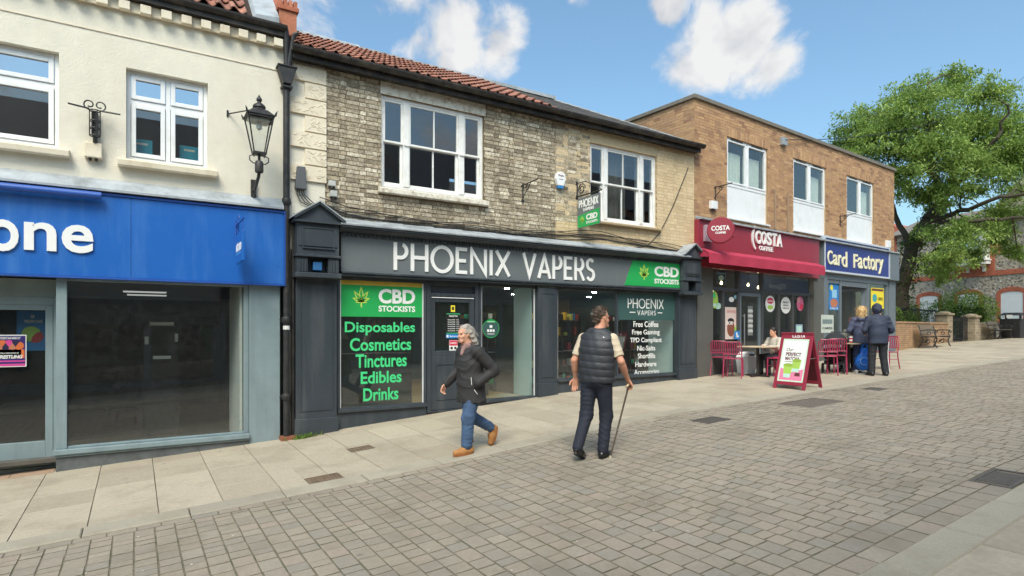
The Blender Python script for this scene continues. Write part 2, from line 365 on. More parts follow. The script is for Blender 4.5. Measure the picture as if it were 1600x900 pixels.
def arc(cx, cy, rx, ry, a0, a1, n=14): return [(cx+rx*cos(radians(a0+(a1-a0)*i/n)), cy+ry*sin(radians(a0+(a1-a0)*i/n))) for i in range(n+1)]
GLY = {  # unit-height capitals as strokes, (advance, [polyline, closed])
 'P': (.62, [([(.06, 0), (.06, 1)], 0), ([(.06, .94), (.3, .94)]+arc(.3, .70, .25, .24, 90, -90, 10)+[(.06, .46)], 0)]),
 'H': (.76, [([(.06, 0), (.06, 1)], 0), ([(.70, 0), (.70, 1)], 0), ([(.06, .5), (.70, .5)], 0)]),
 'O': (1.06, [(arc(.53, .5, .47, .46, 0, 345, 23), 1)]),
 'E': (.58, [([(.54, .06), (.06, .06), (.06, .94), (.54, .94)], 0), ([(.06, .5), (.48, .5)], 0)]),
 'N': (.82, [([(.06, 0), (.06, .96), (.76, .04), (.76, 1)], 0)]),
 'I': (.20, [([(.1, 0), (.1, 1)], 0)]),
 'X': (.78, [([(.05, 0), (.73, 1)], 0), ([(.05, 1), (.73, 0)], 0)]),
 'V': (.80, [([(.04, 1), (.40, .06), (.76, 1)], 0)]),
 'A': (.82, [([(.05, 0), (.41, .94), (.77, 0)], 0), ([(.2, .28), (.62, .28)], 0)]),
 'R': (.66, [([(.06, 0), (.06, 1)], 0), ([(.06, .94), (.32, .94)]+arc(.32, .70, .25, .24, 90, -90, 10)+[(.06, .46)], 0), ([(.32, .46), (.62, 0)], 0)]),
 'S': (.60, [(arc(.30, .72, .22, .22, 35, 235, 9)+arc(.30, .27, .24, .22, 60, -150, 10), 0)]),
 ' ': (.34, [])}
def stroke_word(word, u0, u1, z0, z1, w, d0, d1, gap=.12, emit_letter=None, mb=None, mi=0):
    tot = sum(GLY[c][0] for c in word)+gap*(len(word)-1); k = (u1-u0)/tot; h = z1-z0; u = u0
    for c in word:
        adv, st = GLY[c]
        if st:
            b = mb if mb is not None else emit_letter()
            for q_, (pts, cl) in enumerate(st): ribbon(b, [(u+x*k, z0+y*h) for x, y in pts], w, d0-.0004*q_, d1+.0009*q_, mi, bool(cl))
            if mb is None: yield b
        u += (adv+gap)*k
    if mb is not None: yield mb
def leaf_emblem(mb, cu, cz, s, d0, d1, mi=0, w=.035):
    for ang, L in ((90, 1.0), (55, .85), (125, .85), (22, .62), (158, .62), (-8, .36), (188, .36)):
        a = radians(ang); dx, dz = cos(a), sin(a); nx, nz_ = -dz, dx; pts = []
        for t, hw in ((.04, .0), (.3, .09), (.55, .13), (.8, .08), (1, 0), (.8, -.08), (.55, -.13), (.3, -.09)):
            pts.append((cu+s*(dx*L*t+nx*hw*L), cz+s*(dz*L*t+nz_*hw*L)))
        ribbon(mb, pts, w*s, d0, d1, mi, True)
    ribbon(mb, [(cu, cz+.04*s), (cu+.02*s, cz-.42*s)], w*s*1.3, d0, d1, mi)

# ================================================================ ground, road, pavements
KY0, KY1 = 6.80, 7.10          # far kerb
RK0, RK1 = 1.82, 2.12          # near kerb on the camera's side
GYC = 40
def sheet(name, x0, x1, y0, y1, dz, m, nx=120, ny=8, parent=None, kind='structure'):
    xs = np.linspace(x0, x1, nx); ys = np.linspace(y0, y1, ny)
    vs = [(x, y, g(x, y)+dz) for x in xs for y in ys]
    fs = [(i*ny+j, (i+1)*ny+j, (i+1)*ny+j+1, i*ny+j+1) for i in range(nx-1) for j in range(ny-1)]
    mb = MB(); mb.add(vs, fs); o = mb.build(name, m, parent, smooth=True)
    if kind: tag(o, kind=kind)
    return o
sheet('ground', -60, 260, -80, 200, -.16, earth_m, 321, 60)
road = sheet('road', -9, 60, RK1, KY0, -.0165, joint_m, 240, 6)
pavement = sheet('pavement', -9, 62, KY0, 24, -.03, slabj_m, 240, 16)
pavement_near = sheet('pavement', -9, 30, -3.2, RK1, -.03, slabj_m, 140, 6)
def piece_mesh(lx, ly, h, ch, m, name, edge=None):
    mb = MB(); a, b = lx/2, ly/2; cv = ch if edge is None else .010
    vs = [(-a, -b, -h), (a, -b, -h), (a, b, -h), (-a, b, -h), (-a, -b, -cv), (a, -b, -cv), (a, b, -cv), (-a, b, -cv), (-a+ch, -b+ch, 0), (a-ch, -b+ch, 0), (a-ch, b-ch, 0), (-a+ch, b-ch, 0)]
    fs = [(0, 1, 5, 4), (1, 2, 6, 5), (2, 3, 7, 6), (3, 0, 4, 7), (4, 5, 9, 8), (5, 6, 10, 9), (6, 7, 11, 10), (7, 4, 8, 11), (8, 9, 10, 11)]
    mb.add(vs, fs[:8], 0 if edge is None else 1); mb.add(vs, fs[8:]); return mb.mesh(name, m if edge is None else [m, edge])
PM = {}
def lay(pieces, name, m, parent, ch, h, limit=300, dz=0., rough=.0, edge=None):
    """pieces: (cx, cy, lx, ly). The largest in the picture become objects, the rest one joined part"""
    sc = []
    for p in pieces:
        c = (p[0], p[1], g(p[0], p[1])); q = proj(c); vis = inframe(c, 40)
        sc.append((0 if not vis or q is None else 1/q[2], p))
    sc.sort(key=lambda a: -a[0]); rest = []
    for i, (s_, p) in enumerate(sc):
        cx, cy, lx, ly = p
        jit = random.uniform(-1, 1)*rough; tx, ty = random.uniform(-1, 1)*rough*2.2, random.uniform(-1, 1)*rough*2.2
        z = g(cx, cy)+dz+jit; sl_ = slope(cx); cf = .015 if cy > KY0 else 0.
        if i < limit and s_ > 0:
            key = (name, round(lx, 3), round(ly, 3))
            if key not in PM: PM[key] = piece_mesh(lx, ly, h, ch, m, name, edge)
            inst(name, PM[key], (cx, cy, z), (atan(cf)+tx, -atan(sl_)+ty, random.uniform(-4, 4)*rough), parent=parent)
        else: rest.append((cx, cy, lx, ly, z, sl_, cf, tx, ty))
    if rest:
        mb = MB()
        for cx, cy, lx, ly, z, sl_, cf, tx, ty in rest:
            a, b = lx/2, ly/2; Z = lambda x, y, k: z+(x*(sl_-ty)+y*(cf+tx))+k
            vs = [(cx+x, cy+y, Z(x, y, -ch-.006)) for x, y in ((-a, -b), (a, -b), (a, b), (-a, b))]+[(cx+x, cy+y, Z(x, y, 0)) for x, y in ((-a+ch, -b+ch), (a-ch, -b+ch), (a-ch, b-ch), (-a+ch, b-ch))]
            mb.add(vs, [(0, 1, 5, 4), (1, 2, 6, 5), (2, 3, 7, 6), (3, 0, 4, 7)], 0 if edge is None else 1); mb.add(vs[4:], [(0, 1, 2, 3)])
        o = mb.build(name+'_field', m if edge is None else [m, edge], parent); tag(o, kind='stuff')
# covers sit in the paving: keep-out rectangles (x0,x1,y0,y1)
COVERS = []
def cover_rect(px, py, lx, ly):
    p = gnd(px, py); COVERS.append((p.x-lx/2, p.x+lx/2, p.y-ly/2, p.y+ly/2)); return p
c1 = cover_rect(507, 748, .40, .30); c2 = cover_rect(564, 701, .34, .24); c3 = cover_rect(1110, 655, .52, .36); c4 = cover_rect(1267, 628, 1.10, .60); c5 = cover_rect(1367, 607, .40, .36)
gr = Vector((6.98, 2.36, 0)); GRATE = (6.70, 7.30, 2.14, 2.47); COVERS.append(GRATE)
def clear(cx, cy, lx, ly): return all(cx+lx/2 < a or cx-lx/2 > b or cy+ly/2 < c or cy-ly/2 > d for a, b, c, d in COVERS)
def shrink(cx, cy, lx, ly):
    """cut a piece that would run under a cover into the strips left round it"""
    x0, x1, y0, y1 = cx-lx/2, cx+lx/2, cy-ly/2, cy+ly/2
    for a, b, c, d in COVERS:
        if x1 <= a or x0 >= b or y1 <= c or y0 >= d: continue
        e = .005; o = [(x0, a-e, y0, y1), (b+e, x1, y0, y1), (max(x0, a-e), min(x1, b+e), y0, c-e), (max(x0, a-e), min(x1, b+e), d+e, y1)]
        return [((p[0]+p[1])/2, (p[2]+p[3])/2, p[1]-p[0], p[3]-p[2]) for p in o if p[1]-p[0] > .015 and p[3]-p[2] > .015]
    return [(cx, cy, lx, ly)]
pv = []
J = .0045; CW = .166
x = -3.0; rs = random.Random(3)
while x < 52:
    y = RK1+.36+rs.uniform(-.10, 0); yend = KY0-.135
    step = CW if x < 30 else CW*2.0
    y0 = y
    y = RK1+.36
    first = True
    while y < yend-.02:
        L = rs.choice((.12, .16, .16, .20, .24)) if not first else rs.choice((.07, .12, .16, .2))
        first = False
        L = min(L, yend-y)
        if L < .04: break
        pv.append((x+step/2+rs.uniform(-.0015, .0015), y+L/2, step-J+rs.choice((-.003, 0, .001)), L-J-rs.choice((0, 0, .003)))); y += L
    x += step
# channel courses along the kerbs
for ya, wid, ls in ((RK1, .178, (.22, .26, .3)), (RK1+.18, .178, (.22, .26, .3)), (KY0-.132, .13, (.2, .24, .26))):
    x = -3.0+rs.uniform(0, .1)
    while x < 50:
        L = rs.choice(ls); pv.append((x+L/2, ya+wid/2, L-J, wid-J)); x += L
pv = [q for p in pv for q in shrink(*p)]
lay(pv, 'paver', paver_m, road, .0045, .034, 300, -.0095, .0019, joint_m)
sb = []; x = -3.4; i = 0
while x < 40:
    y = KY1; pat = ([.62, .92, .92, .46] if i % 2 else [.92, .62, .92, .46]); k = 0
    ylim = 10.0 if x < 11.4 else 10.05+max(0, (x-11.6))*.068
    ylim = min(ylim, 10.85) if x < 23.4 else 10.8
    while y < ylim+.3:
        L = pat[k % 4]; k += 1
        sb.append((x+.3, y+L/2, .6-.006, L-.005)); y += L
    x += .6; i += 1
x = -3.1
while x < 12:                                     # near pavement
    y = RK0
    for L in (.75, .6, .75, .9):
        sb.append((x+.375, y-L/2, .75-.006, L-.006)); y -= L
    x += .75
sb = [q for p in sb for q in shrink(*p)]
far_s = [p for p in sb if p[1] > 4]; near_s = [p for p in sb if p[1] <= 4]
lay(far_s, 'flag_slab', slab_m, pavement, .003, .028, 300, 0, .0008)
lay(near_s, 'flag_slab', slab_m, pavement_near, .003, .028, 60, 0, .0008)
kb = []; x = -3.2
while x < 46:
    L = rs.choice((.9, .92, .95)); kb.append((x+L/2, (KY0+KY1)/2, L-.008, KY1-KY0-.004)); x += L
lay(kb, 'kerb_stone', kerb_m, pavement, .012, .10, 300, .006, .001)
kb = []; x = -3.0
while x < 16:
    L = .92; kb.append((x+L/2, (RK0+RK1)/2, L-.008, RK1-RK0-.004)); x += L
lay(kb, 'kerb_stone', kerb_m, pavement_near, .012, .10, 60, .006, .001)

# specks of litter and fallen petals
mb = MB(); rl_ = random.Random(17)
for i in range(130):
    x = rl_.uniform(-.5, 16); y = rl_.uniform(2.2, 9.8); s_ = rl_.uniform(.006, .016); a = rl_.uniform(0, 3); z = g(x, y)+.002
    mb.add([(x+s_*cos(a+q)*rl_.uniform(.5, 1), y+s_*sin(a+q)*rl_.uniform(.4, 1), z+rl_.uniform(0, .004)) for q in (0, 1.3, 2.6, 3.9, 5.2)], [(0, 1, 2, 3, 4)])
o = mb.build('litter', M('pale_litter', K(206, 200, 186), .9, .3, 30), None); tag(o, 'pale specks of litter scattered over the paving', 'litter', kind='stuff')
# ---------------------------------------------------------------- iron covers and the drain grate
iron_m = M('rusty_iron', K(122, 104, 86), .6, .25, 25, .5, 140, dirt=K(80, 68, 58), dscale=9, damt=.6)
dkiron_m = M('dark_iron', K(88, 83, 77), .7, .25, 20, .4, 120)
def cover(name, label, r, m, rows=6, cols=8, group=None):
    x0, x1, y0, y1 = r; cx, cy = (x0+x1)/2, (y0+y1)/2; z = g(cx, cy); sl_ = slope(cx); cf = .015 if cy > KY0 else 0
    if cy < KY0: z -= .012
    T = lambda x, y, k: (cx+x, cy+y, z+x*sl_+y*cf+k)
    th = thing(name, label, 'drain cover', (cx, cy, z), 0, group); a, b = (x1-x0)/2, (y1-y0)/2
    mb = MB(T); w = .022
    for q in ((-a, a, -b, -b+w), (-a, a, b-w, b), (-a, -a+w, -b+w, b-w), (a-w, a, -b+w, b-w)): mb.box(*q, -.03, .004)
    mb.build('frame', m, th)
    mb = MB(T); mb.box(-a+w+.004, a-w-.004, -b+w+.004, b-w-.004, -.03, -.002)
    for i in range(cols):
        for j in range(rows):
            x = -a+w+.02+(2*a-2*w-.04)*(i+.5)/cols; y = -b+w+.02+(2*b-2*w-.04)*(j+.5)/rows; q = min(.02, (2*a-.1)/cols*.3)
            mb.box(x-q, x+q, y-q*.55, y+q*.55, -.002, .002)
    mb.build('lid', m, th)
cover('stopcock_cover', 'rusty square iron cover in the slabs by the kerb, nearest the camera', COVERS[0], iron_m, 5, 7, 'covers in the paving')
cover('stopcock_cover', 'small rusty iron cover in the slabs in front of the green window sign', COVERS[1], iron_m, 4, 5, 'covers in the paving')
cover('gully_cover', 'dark iron gully cover in the block paving beside the kerb, left of the advertising board', COVERS[2], dkiron_m, 6, 10, 'covers in the paving')
blkcov = M('paved_cover', K(110, 100, 92), .85, .15, 20, .5, 140)
cover('inspection_cover', 'large paving-coloured inspection cover in the road in front of the advertising board', COVERS[3], blkcov, 8, 14, 'covers in the paving')
cover('stopcock_cover', 'small dark cover in the road in front of the couple', COVERS[4], dkiron_m, 4, 4, 'covers in the paving')
x0, x1, y0, y1 = GRATE; cx, cy = (x0+x1)/2, (y0+y1)/2; zz = g(cx, cy)-.012; sl_ = slope(cx)
T = lambda x, y, k: (cx+x, cy+y, zz+x*sl_+k); a, b = (x1-x0)/2, (y1-y0)/2
th = thing('drain_grate', 'black slotted iron drain grate beside the near kerb at the right', 'drain grate', (cx, cy, zz))
mb = MB(T); w = .035
for q in ((-a, a, -b, -b+w), (-a, a, b-w, b), (-a, -a+w, -b+w, b-w), (a-w, a, -b+w, b-w)): mb.box(*q, -.028, .006)
mb.build('frame', dkiron_m, th)
mb = MB(T); mb.box(-a+w, a-w, -b+w, b-w, -.03, -.026); mb.build('sump', dark_out, th)
for i in range(12):
    mb = MB(T); x = -a+w+.05+(2*a-2*w-.1)*(i+.5)/12; mb.box(x-.014, x+.014, -b+w+.001, b-w-.001, -.025, .002); mb.build('bar', dkiron_m, th)
mb = MB(T); mb.box(-a+w+.05, a-w-.05, -.012, .012, -.024, .0); mb.build('cross_bar', dkiron_m, th)
# ================================================================ building helpers
def TA(u, d, z): return (u, D-d, z)             # main facade frame: u along the street, d out towards the street
CO = (PX(1085), D); CA = radians(3.9); CU = (cos(CA), sin(CA)); CN = (sin(CA), -cos(CA))
def TC(u, d, z): return (CO[0]+u*CU[0]+d*CN[0], CO[1]+u*CU[1]+d*CN[1], z)
def CP(px, py, d=0.):                            # picture point -> (u, z) on the second facade, d in front of its plane
    x, y, z = ray(px, py); nx, ny = CN; ox, oy = CO[0]+d*nx, CO[1]+d*ny
    t = (ox*nx+oy*ny)/(x*nx+y*ny); X, Y = x*t, y*t
    return (X-ox)*CU[0]+(Y-oy)*CU[1], CZ+z*t
def wall_holes(mb, u0, u1, z0, z1, df, db, holes, mi=0):
    us = sorted({u0, u1, *[min(max(h[i], u0), u1) for h in holes for i in (0, 1)]}); zs = sorted({z0, z1, *[min(max(h[i], z0), z1) for h in holes for i in (2, 3)]})
    def solid(i, j):
        if not (0 <= i < len(us)-1 and 0 <= j < len(zs)-1): return False
        cu, cz = (us[i]+us[i+1])/2, (zs[j]+zs[j+1])/2
        return not any(h[0] < cu < h[1] and h[2] < cz < h[3] for h in holes)
    for i in range(len(us)-1):
        for j in range(len(zs)-1):
            if not solid(i, j): continue
            a, b, c, e = us[i], us[i+1], zs[j], zs[j+1]
            mb.quad((a, df, c), (b, df, c), (b, df, e), (a, df, e), mi); mb.quad((a, db, c), (b, db, c), (b, db, e), (a, db, e), mi)
            if not solid(i-1, j): mb.quad((a, df, c), (a, df, e), (a, db, e), (a, db, c), mi)
            if not solid(i+1, j): mb.quad((b, df, c), (b, df, e), (b, db, e), (b, db, c), mi)
            if not solid(i, j-1): mb.quad((a, df, c), (b, df, c), (b, db, c), (a, db, c), mi)
            if not solid(i, j+1): mb.quad((a, df, e), (b, df, e), (b, db, e), (a, db, e), mi)
    return mb
UNIT = {}
def unit_box(m):
    if m.name not in UNIT: UNIT[m.name] = MB().box(-.5, .5, -.5, .5, -.5, .5).mesh('brick', m)
    return UNIT[m.name]
def bricks(T, rz, parent, u0, u1, z0, z1, holes, m, limit, course=.075, j=.010, proud=.004, jit=.003, flemish=True, seed=1, name='brick', skip=None):
    r = random.Random(seed); out = []; n = int((z1-z0)/course)
    for k in range(n):
        za = z0+k*course; zb = za+course-j; zc = (za+zb)/2
        cuts = sorted([(max(h[0], u0), min(h[1], u1)) for h in holes if h[2] < zc < h[3]])
        spans = []; c = u0
        for a, b in cuts:
            if a > c: spans.append((c, a))
            c = max(c, b)
        if c < u1: spans.append((c, u1))
        for a, b in spans:
            u = a - (r.choice((0, .06, .12)) if not flemish else (.0 if k % 2 else .085)); i = k
            while u < b-.015:
                L = (.225 if i % 2 else .1125) if flemish else .225
                i += 1
                x0, x1 = max(u, a), min(u+L-j, b); u += L
                if x1-x0 < .02: continue
                out.append((x0, x1, za, zb, proud+r.uniform(-jit, jit)))
    sc = []
    for q in out:
        p = proj(T((q[0]+q[1])/2, 0, (q[2]+q[3])/2)); v = inframe(T((q[0]+q[1])/2, 0, (q[2]+q[3])/2), 0)
        sc.append(((q[1]-q[0])/p[2] if (v and p) else 0, q))
    sc.sort(key=lambda a: -a[0]); rest = MB(T); nr = 0; me = unit_box(m)
    for i, (s_, (x0, x1, za, zb, pr)) in enumerate(sc):
        if i < limit and s_ > 0:
            inst(name, me, T((x0+x1)/2, pr-.02, (za+zb)/2), (0, 0, rz), (x1-x0, .04, zb-za), parent)
        else:
            nr += 1
            rest.add([(x0, pr, za), (x1, pr, za), (x1, pr, zb), (x0, pr, zb), (x0, pr-.03, za), (x1, pr-.03, za), (x1, pr-.03, zb), (x0, pr-.03, zb)],
                     [(0, 1, 2, 3), (0, 1, 5, 4), (1, 2, 6, 5), (2, 3, 7, 6), (3, 0, 4, 7)])
    if nr: tag(rest.build(name+'_courses', m, parent), kind='stuff')
def rect_frame(mb, u0, u1, z0, z1, w, d0, d1, mi=0, wb=None):
    wb = wb or w
    mb.box(u0, u0+w, d0, d1, z0, z1, mi); mb.box(u1-w, u1, d0, d1, z0, z1, mi); mb.box(u0+w, u1-w, d0, d1, z1-w, z1, mi); mb.box(u0+w, u1-w, d0, d1, z0, z0+wb, mi)
def pane(T, parent, u0, u1, z0, z1, d, m=None, th=.006, name='pane'):
    mb = MB(T); mb.box(u0, u1, d-th, d, z0, z1); return mb.build(name, m or GLASS, parent)

# ================================================================ the cream rendered building on the left
A0 = -7.2; A1 = PX(446)
bA = thing('rendered_building', 'cream rendered two storey building with white casement windows, cut off by the left edge', 'building', (A0, D, gx(A0)))
zA_led = PZ(436, 318); zA_top = PZ(410, 74)
zA_sb, zA_st = PZ(436.5, 446.5, 9.86), PZ(436.5, 329.5, 9.86)
wA2 = (PX(197), PX(325), PZ(197, 247), PZ(197, 105)); wA1 = (PX(92)-1.55, PX(92), PZ(92, 231), PZ(92, 82))
roomA = zA_st-.2
mb = MB(TA); wall_holes(mb, A0, A1, zA_led-.35, zA_top+.22, 0, -.24, [wA1, wA2]); mb.build('wall', cream_m, bA)
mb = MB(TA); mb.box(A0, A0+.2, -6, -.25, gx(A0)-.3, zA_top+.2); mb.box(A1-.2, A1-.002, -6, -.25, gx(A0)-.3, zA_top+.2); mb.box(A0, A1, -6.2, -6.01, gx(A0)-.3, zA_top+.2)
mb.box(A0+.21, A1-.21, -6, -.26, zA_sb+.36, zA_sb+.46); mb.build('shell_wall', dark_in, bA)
def casement(parent, T, w, cols, split, d=-.10):
    u0, u1, z0, z1 = w; mb = MB(T); fw = .055; rect_frame(mb, u0, u1, z0, z1, fw, d-.07, d)
    cw = (u1-u0)/cols; zs = z0+(z1-z0)*split; panes = []
    for i in range(cols):
        a, b = u0+i*cw+(fw if i == 0 else .03), u0+(i+1)*cw-(fw if i == cols-1 else .03)
        if i: mb.box(u0+i*cw-.03, u0+i*cw+.03, d-.07, d, z0+fw, z1-fw)
        mb.box(a, b, d-.07, d, zs-.03, zs+.03)
        for c, e in ((z0+fw, zs-.03), (zs+.03, z1-fw)):
            g_ = .006; rect_frame(mb, a+g_, b-g_, c+g_, e-g_, .058, d-.05, d+.018); panes.append((a+.064, b-.064, c+.064, e-.064))
    wn = mb.build('window', white_m, parent, bevel=.006)
    for q in panes: pane(T, wn, *q, d-.015, GLASS_UP)
    return wn
tq_m = flat0 = M('turquoise_card', K(40, 160, 176), .5, .05, 6)
for k_, px in enumerate((222, 296)):
    u_ = PX(px, 10.25); st_ = thing('storage_box', ('turquoise box on the inner window sill, left pane', 'turquoise box on the inner window sill, right pane')[k_], 'box', (u_, 10.3, wA2[2])); mb = MB(TA); mb.box(u_-.13, u_+.13, -.34, -.24, wA2[2]+.02, wA2[2]+.36); mb.build('carton', tq_m, st_); mb = MB(TA); mb.box(u_-.07, u_+.07, -.239, -.238, wA2[2]+.28, wA2[2]+.31); mb.build('print', creamtrim_m, st_)
casement(bA, TA, wA2, 2, .66); casement(bA, TA, wA1, 2, .66)
for w in (wA1, wA2):
    mb = MB(TA); mb.prism([(.0, w[2]-.13), (.13, w[2]-.13), (.14, w[2]-.05), (.0, w[2]-.012)], w[0]-.10, w[1]+.12, 'x'); mb.build('window_sill', creamtrim_m, bA, bevel=.008)
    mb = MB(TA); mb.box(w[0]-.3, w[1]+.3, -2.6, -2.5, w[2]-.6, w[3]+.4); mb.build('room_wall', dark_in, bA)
# dentil cornice
mb = MB(TA); zc = zA_top+.02; mb.box(A0, A1-.03, .002, .05, zc+.02, zc+.16); mb.prism([(.002, zc-.34), (.012, zc-.335), (.012, zc-.32), (.002, zc-.315)], A0, A1-.03); mb.build('cornice', creamtrim_m, bA)
u = PX(124, 9.9); dpx = [124, 161, 195, 229, 261, 292, 322, 351, 380, 408]; us = [PX(q, 9.9) for q in dpx]; st = (us[-1]-us[0])/9
k = -8
while us[0]+k*st < A1-.1:
    c = us[0]+k*st; mb = MB(TA); mb.box(c-st*.26, c+st*.26, .051, .13, zc+.01, zc+.13); mb.build('dentil_block', creamtrim_m, bA, bevel=.006); k += 1
# roof A: gutter + pantiles
zgA = zc+.17
mb = MB(TA); mb.box(A0, A1-.02, .003, .14, zgA, zgA+.10)
prof = [(.13+.075*cos(t), zgA+.13+.08*sin(t)) for t in np.linspace(pi, 2*pi, 9)]; prof += [(.13+.065*cos(t), zgA+.13+.07*sin(t)) for t in np.linspace(2*pi, pi, 9)]
mb.prism([(p[0]+.02, p[1]+.02) for p in prof], A0, A1-.01); mb.build('gutter', gutter_m, bA)
def pantile_mesh(w=.225, L=.36, th=.014, amp=.044):
    xs = np.linspace(0, 1, 9); top = []
    for x in xs: top.append((x*w, amp*sin(2*pi*x*1.0+.4)+.0))
    vs = []
    for yy, dz in ((0, .042), (L, 0)):
        for a, b in top: vs.append((a, yy, b+dz))
    for yy, dz in ((0, .042), (L, 0)):
        for a, b in top: vs.append((a, yy, b+dz-th))
    n = 9; fs = []
    for i in range(n-1): fs += [(i, i+1, n+i+1, n+i), (2*n+i, 3*n+i, 3*n+i+1, 2*n+i+1), (i, 2*n+i, 2*n+i+1, i+1), (n+i, n+i+1, 3*n+i+1, 3*n+i)]
    fs += [(0, n, 3*n, 2*n), (n-1, 2*n+n-1, 3*n+n-1, n+n-1)]
    mb = MB(); mb.add(vs, fs); return mb.mesh('roof_tile', tile_m, smooth=True)
TILE = pantile_mesh()
def tile_roof(parent, x0, x1, ye, ze, rows, pitch, limit=300, inside=None, seed=2, wd=.205, ex=.31):
    r = random.Random(seed); cand = []
    for j in range(rows):
        for i in range(int((x1-x0)/wd)):
            X = x0+i*wd; s_ = j*ex
            if inside and not inside(X+wd/2, s_): continue
            p = (X, ye+s_*cos(pitch), ze+s_*sin(pitch)+.03); cand.append((-(proj(p) or (0, 0, 99))[2], inframe(p, 20), p))
    cand.sort(key=lambda c: (not c[1], -c[0])); rest = []
    for i, (_, vis, p) in enumerate(cand):
        rot = (pitch+r.uniform(-.012, .012), r.uniform(-.01, .01), r.uniform(-.008, .008))
        if vis and i < limit: inst('roof_tile', TILE, p, rot, (1, 1, 1), parent)
        else: rest.append((p, rot))
    if rest:
        mb = MB(); tv = [v.co.copy() for v in TILE.vertices]; tf = [tuple(f.vertices) for f in TILE.polygons]
        for p, rot in rest:
            Rm = Matrix.Translation(Vector(p)) @ Matrix.Rotation(rot[0], 4, 'X'); mb.add([Rm @ v for v in tv], tf)
        tag(mb.build('roof_tile_field', tile_m, parent, smooth=True), kind='stuff')
pA = radians(45)
mb = MB(); zr = zgA+.18; mb.hexa([(A0, D-.10, zr-.05), (A1-.25, D-.10, zr-.05), (A1-.25, D+3.2, zr+3.25), (A0, D+3.2, zr+3.25), (A0, D-.10, zr), (A1-.25, D-.10, zr), (A1-.25, D+3.2, zr+3.30), (A0, D+3.2, zr+3.30)]); roofA = mb.build('roof', roofbase_m, bA)
tile_roof(roofA, A0, A1-.42, D-.17, zr-.04, 9, pA, 120)
mb = MB(); mb.hexa([(A1-.50, D-.14, zr-.02), (A1-.12, D-.14, zr-.02), (A1-.12, D+3.2, zr+3.35), (A1-.50, D+3.2, zr+3.32), (A1-.46, D-.14, zr+.06), (A1-.12, D-.14, zr+.10), (A1-.12, D+3.2, zr+3.47), (A1-.46, D+3.2, zr+3.42)]); mb.build('verge_flashing', lead_m, bA)
# brick party wall pier on the roof edge
bk_m = M('red_brick', None, .9, .15, 14, .5, 60, pieces=[K(176, 104, 78), K(188, 118, 90), K(160, 92, 70), K(196, 130, 100)])
mb = MB(); xp0, xp1 = PX(434, 10.1), PX(461, 10.1); zp = zgA+.10
mb.box(xp0, xp1, D-.02, D+.55, zp, PZ(447, 22, 10.1)); mb.box(xp0-.03, xp1+.03, D-.05, D+.58, PZ(447, 22, 10.1), PZ(447, 15, 10.1)); pier = mb.build('party_wall_pier', bk_m, bA, bevel=.006)
for i in range(4):
    a = xp0-.02+(xp1-xp0+.04)*i/4; mb = MB(); mb.box(a+.008, a+(xp1-xp0)/4-.004, D-.045, D+.5, PZ(447, 15, 10.1), PZ(447, 6, 10.1)); mb.build('brick', bk_m, pier)
mb = MB(); mb.hexa([(xp0+.02, D+.5, zp), (xp1-.02, D+.5, zp), (xp1-.02, D+3.4, zp+3), (xp0+.02, D+3.4, zp+3), (xp0+.02, D+.5, zp+.55), (xp1-.02, D+.5, zp+.55), (xp1-.02, D+3.4, zp+3.55), (xp0+.02, D+3.4, zp+3.55)]); mb.build('parapet_coping', bk_m, bA)

# ---- shopfront of the empty shop (blue sign)
sA = thing('shopfront', 'empty shopfront with blue-grey frames and large dusty window', 'shopfront', (0, D, gx(0)))
gl = lambda X: gx(X)
zs_t = zA_sb+.02                                    # glazing head
uP0, uP1 = PX(389), PX(437)                          # right pilaster
def sloped_box(mb, u0, u1, d0, d1, z1, below=.12, mi=0, n=4):    # box whose foot follows the sloping pavement
    for i in range(n):
        a, b = u0+(u1-u0)*i/n, u0+(u1-u0)*(i+1)/n
        mb.hexa([(a, d0, gl(a)-below), (b, d0, gl(b)-below), (b, d1, gl(b)-below), (a, d1, gl(a)-below), (a, d0, z1), (b, d0, z1), (b, d1, z1), (a, d1, z1)], mi)
mb = MB(TA); sloped_box(mb, uP0, uP1, -.12, .03, zs_t, n=1); mb.build('pilaster', greyshop_m, sA, bevel=.006)
uW0, uW1 = PX(88), uP0
zsill = PZ(106, 704)+.03
mb = MB(TA); mb.box(uW0-.03, uW1-.002, -.06, .10, zsill-.07, zsill); mb.box(uW0-.015, uW1-.002, -.06, .07, zsill-.105, zsill-.072); mb.build('window_sill', greyshop_m, sA, bevel=.008)
mb = MB(TA); sloped_box(mb, uW0, uW1-.003, -.10, .045, zsill-.107, n=4); mb.build('stall_riser', greydark_m, sA)
mb = MB(TA); post = PX(105)-uW0
mb.box(uW0, uW0+post, -.06, .04, zsill+.002, zs_t); mb.box(uW1-.075, uW1-.003, -.08, -.01, zsill+.002, zs_t); mb.box(uW0+post, uW1-.075, -.06, .0, zs_t-.05, zs_t); mb.box(uW0+post, uW1-.075, -.06, .02, zsill+.002, zsill+.03)
wf = mb.build('window_frame', greyshop_m, sA, bevel=.005)
pane(TA, wf, uW0+post, uW1-.075, zsill+.03, zs_t-.05, -.03, GLASS_DIRTY, .008)
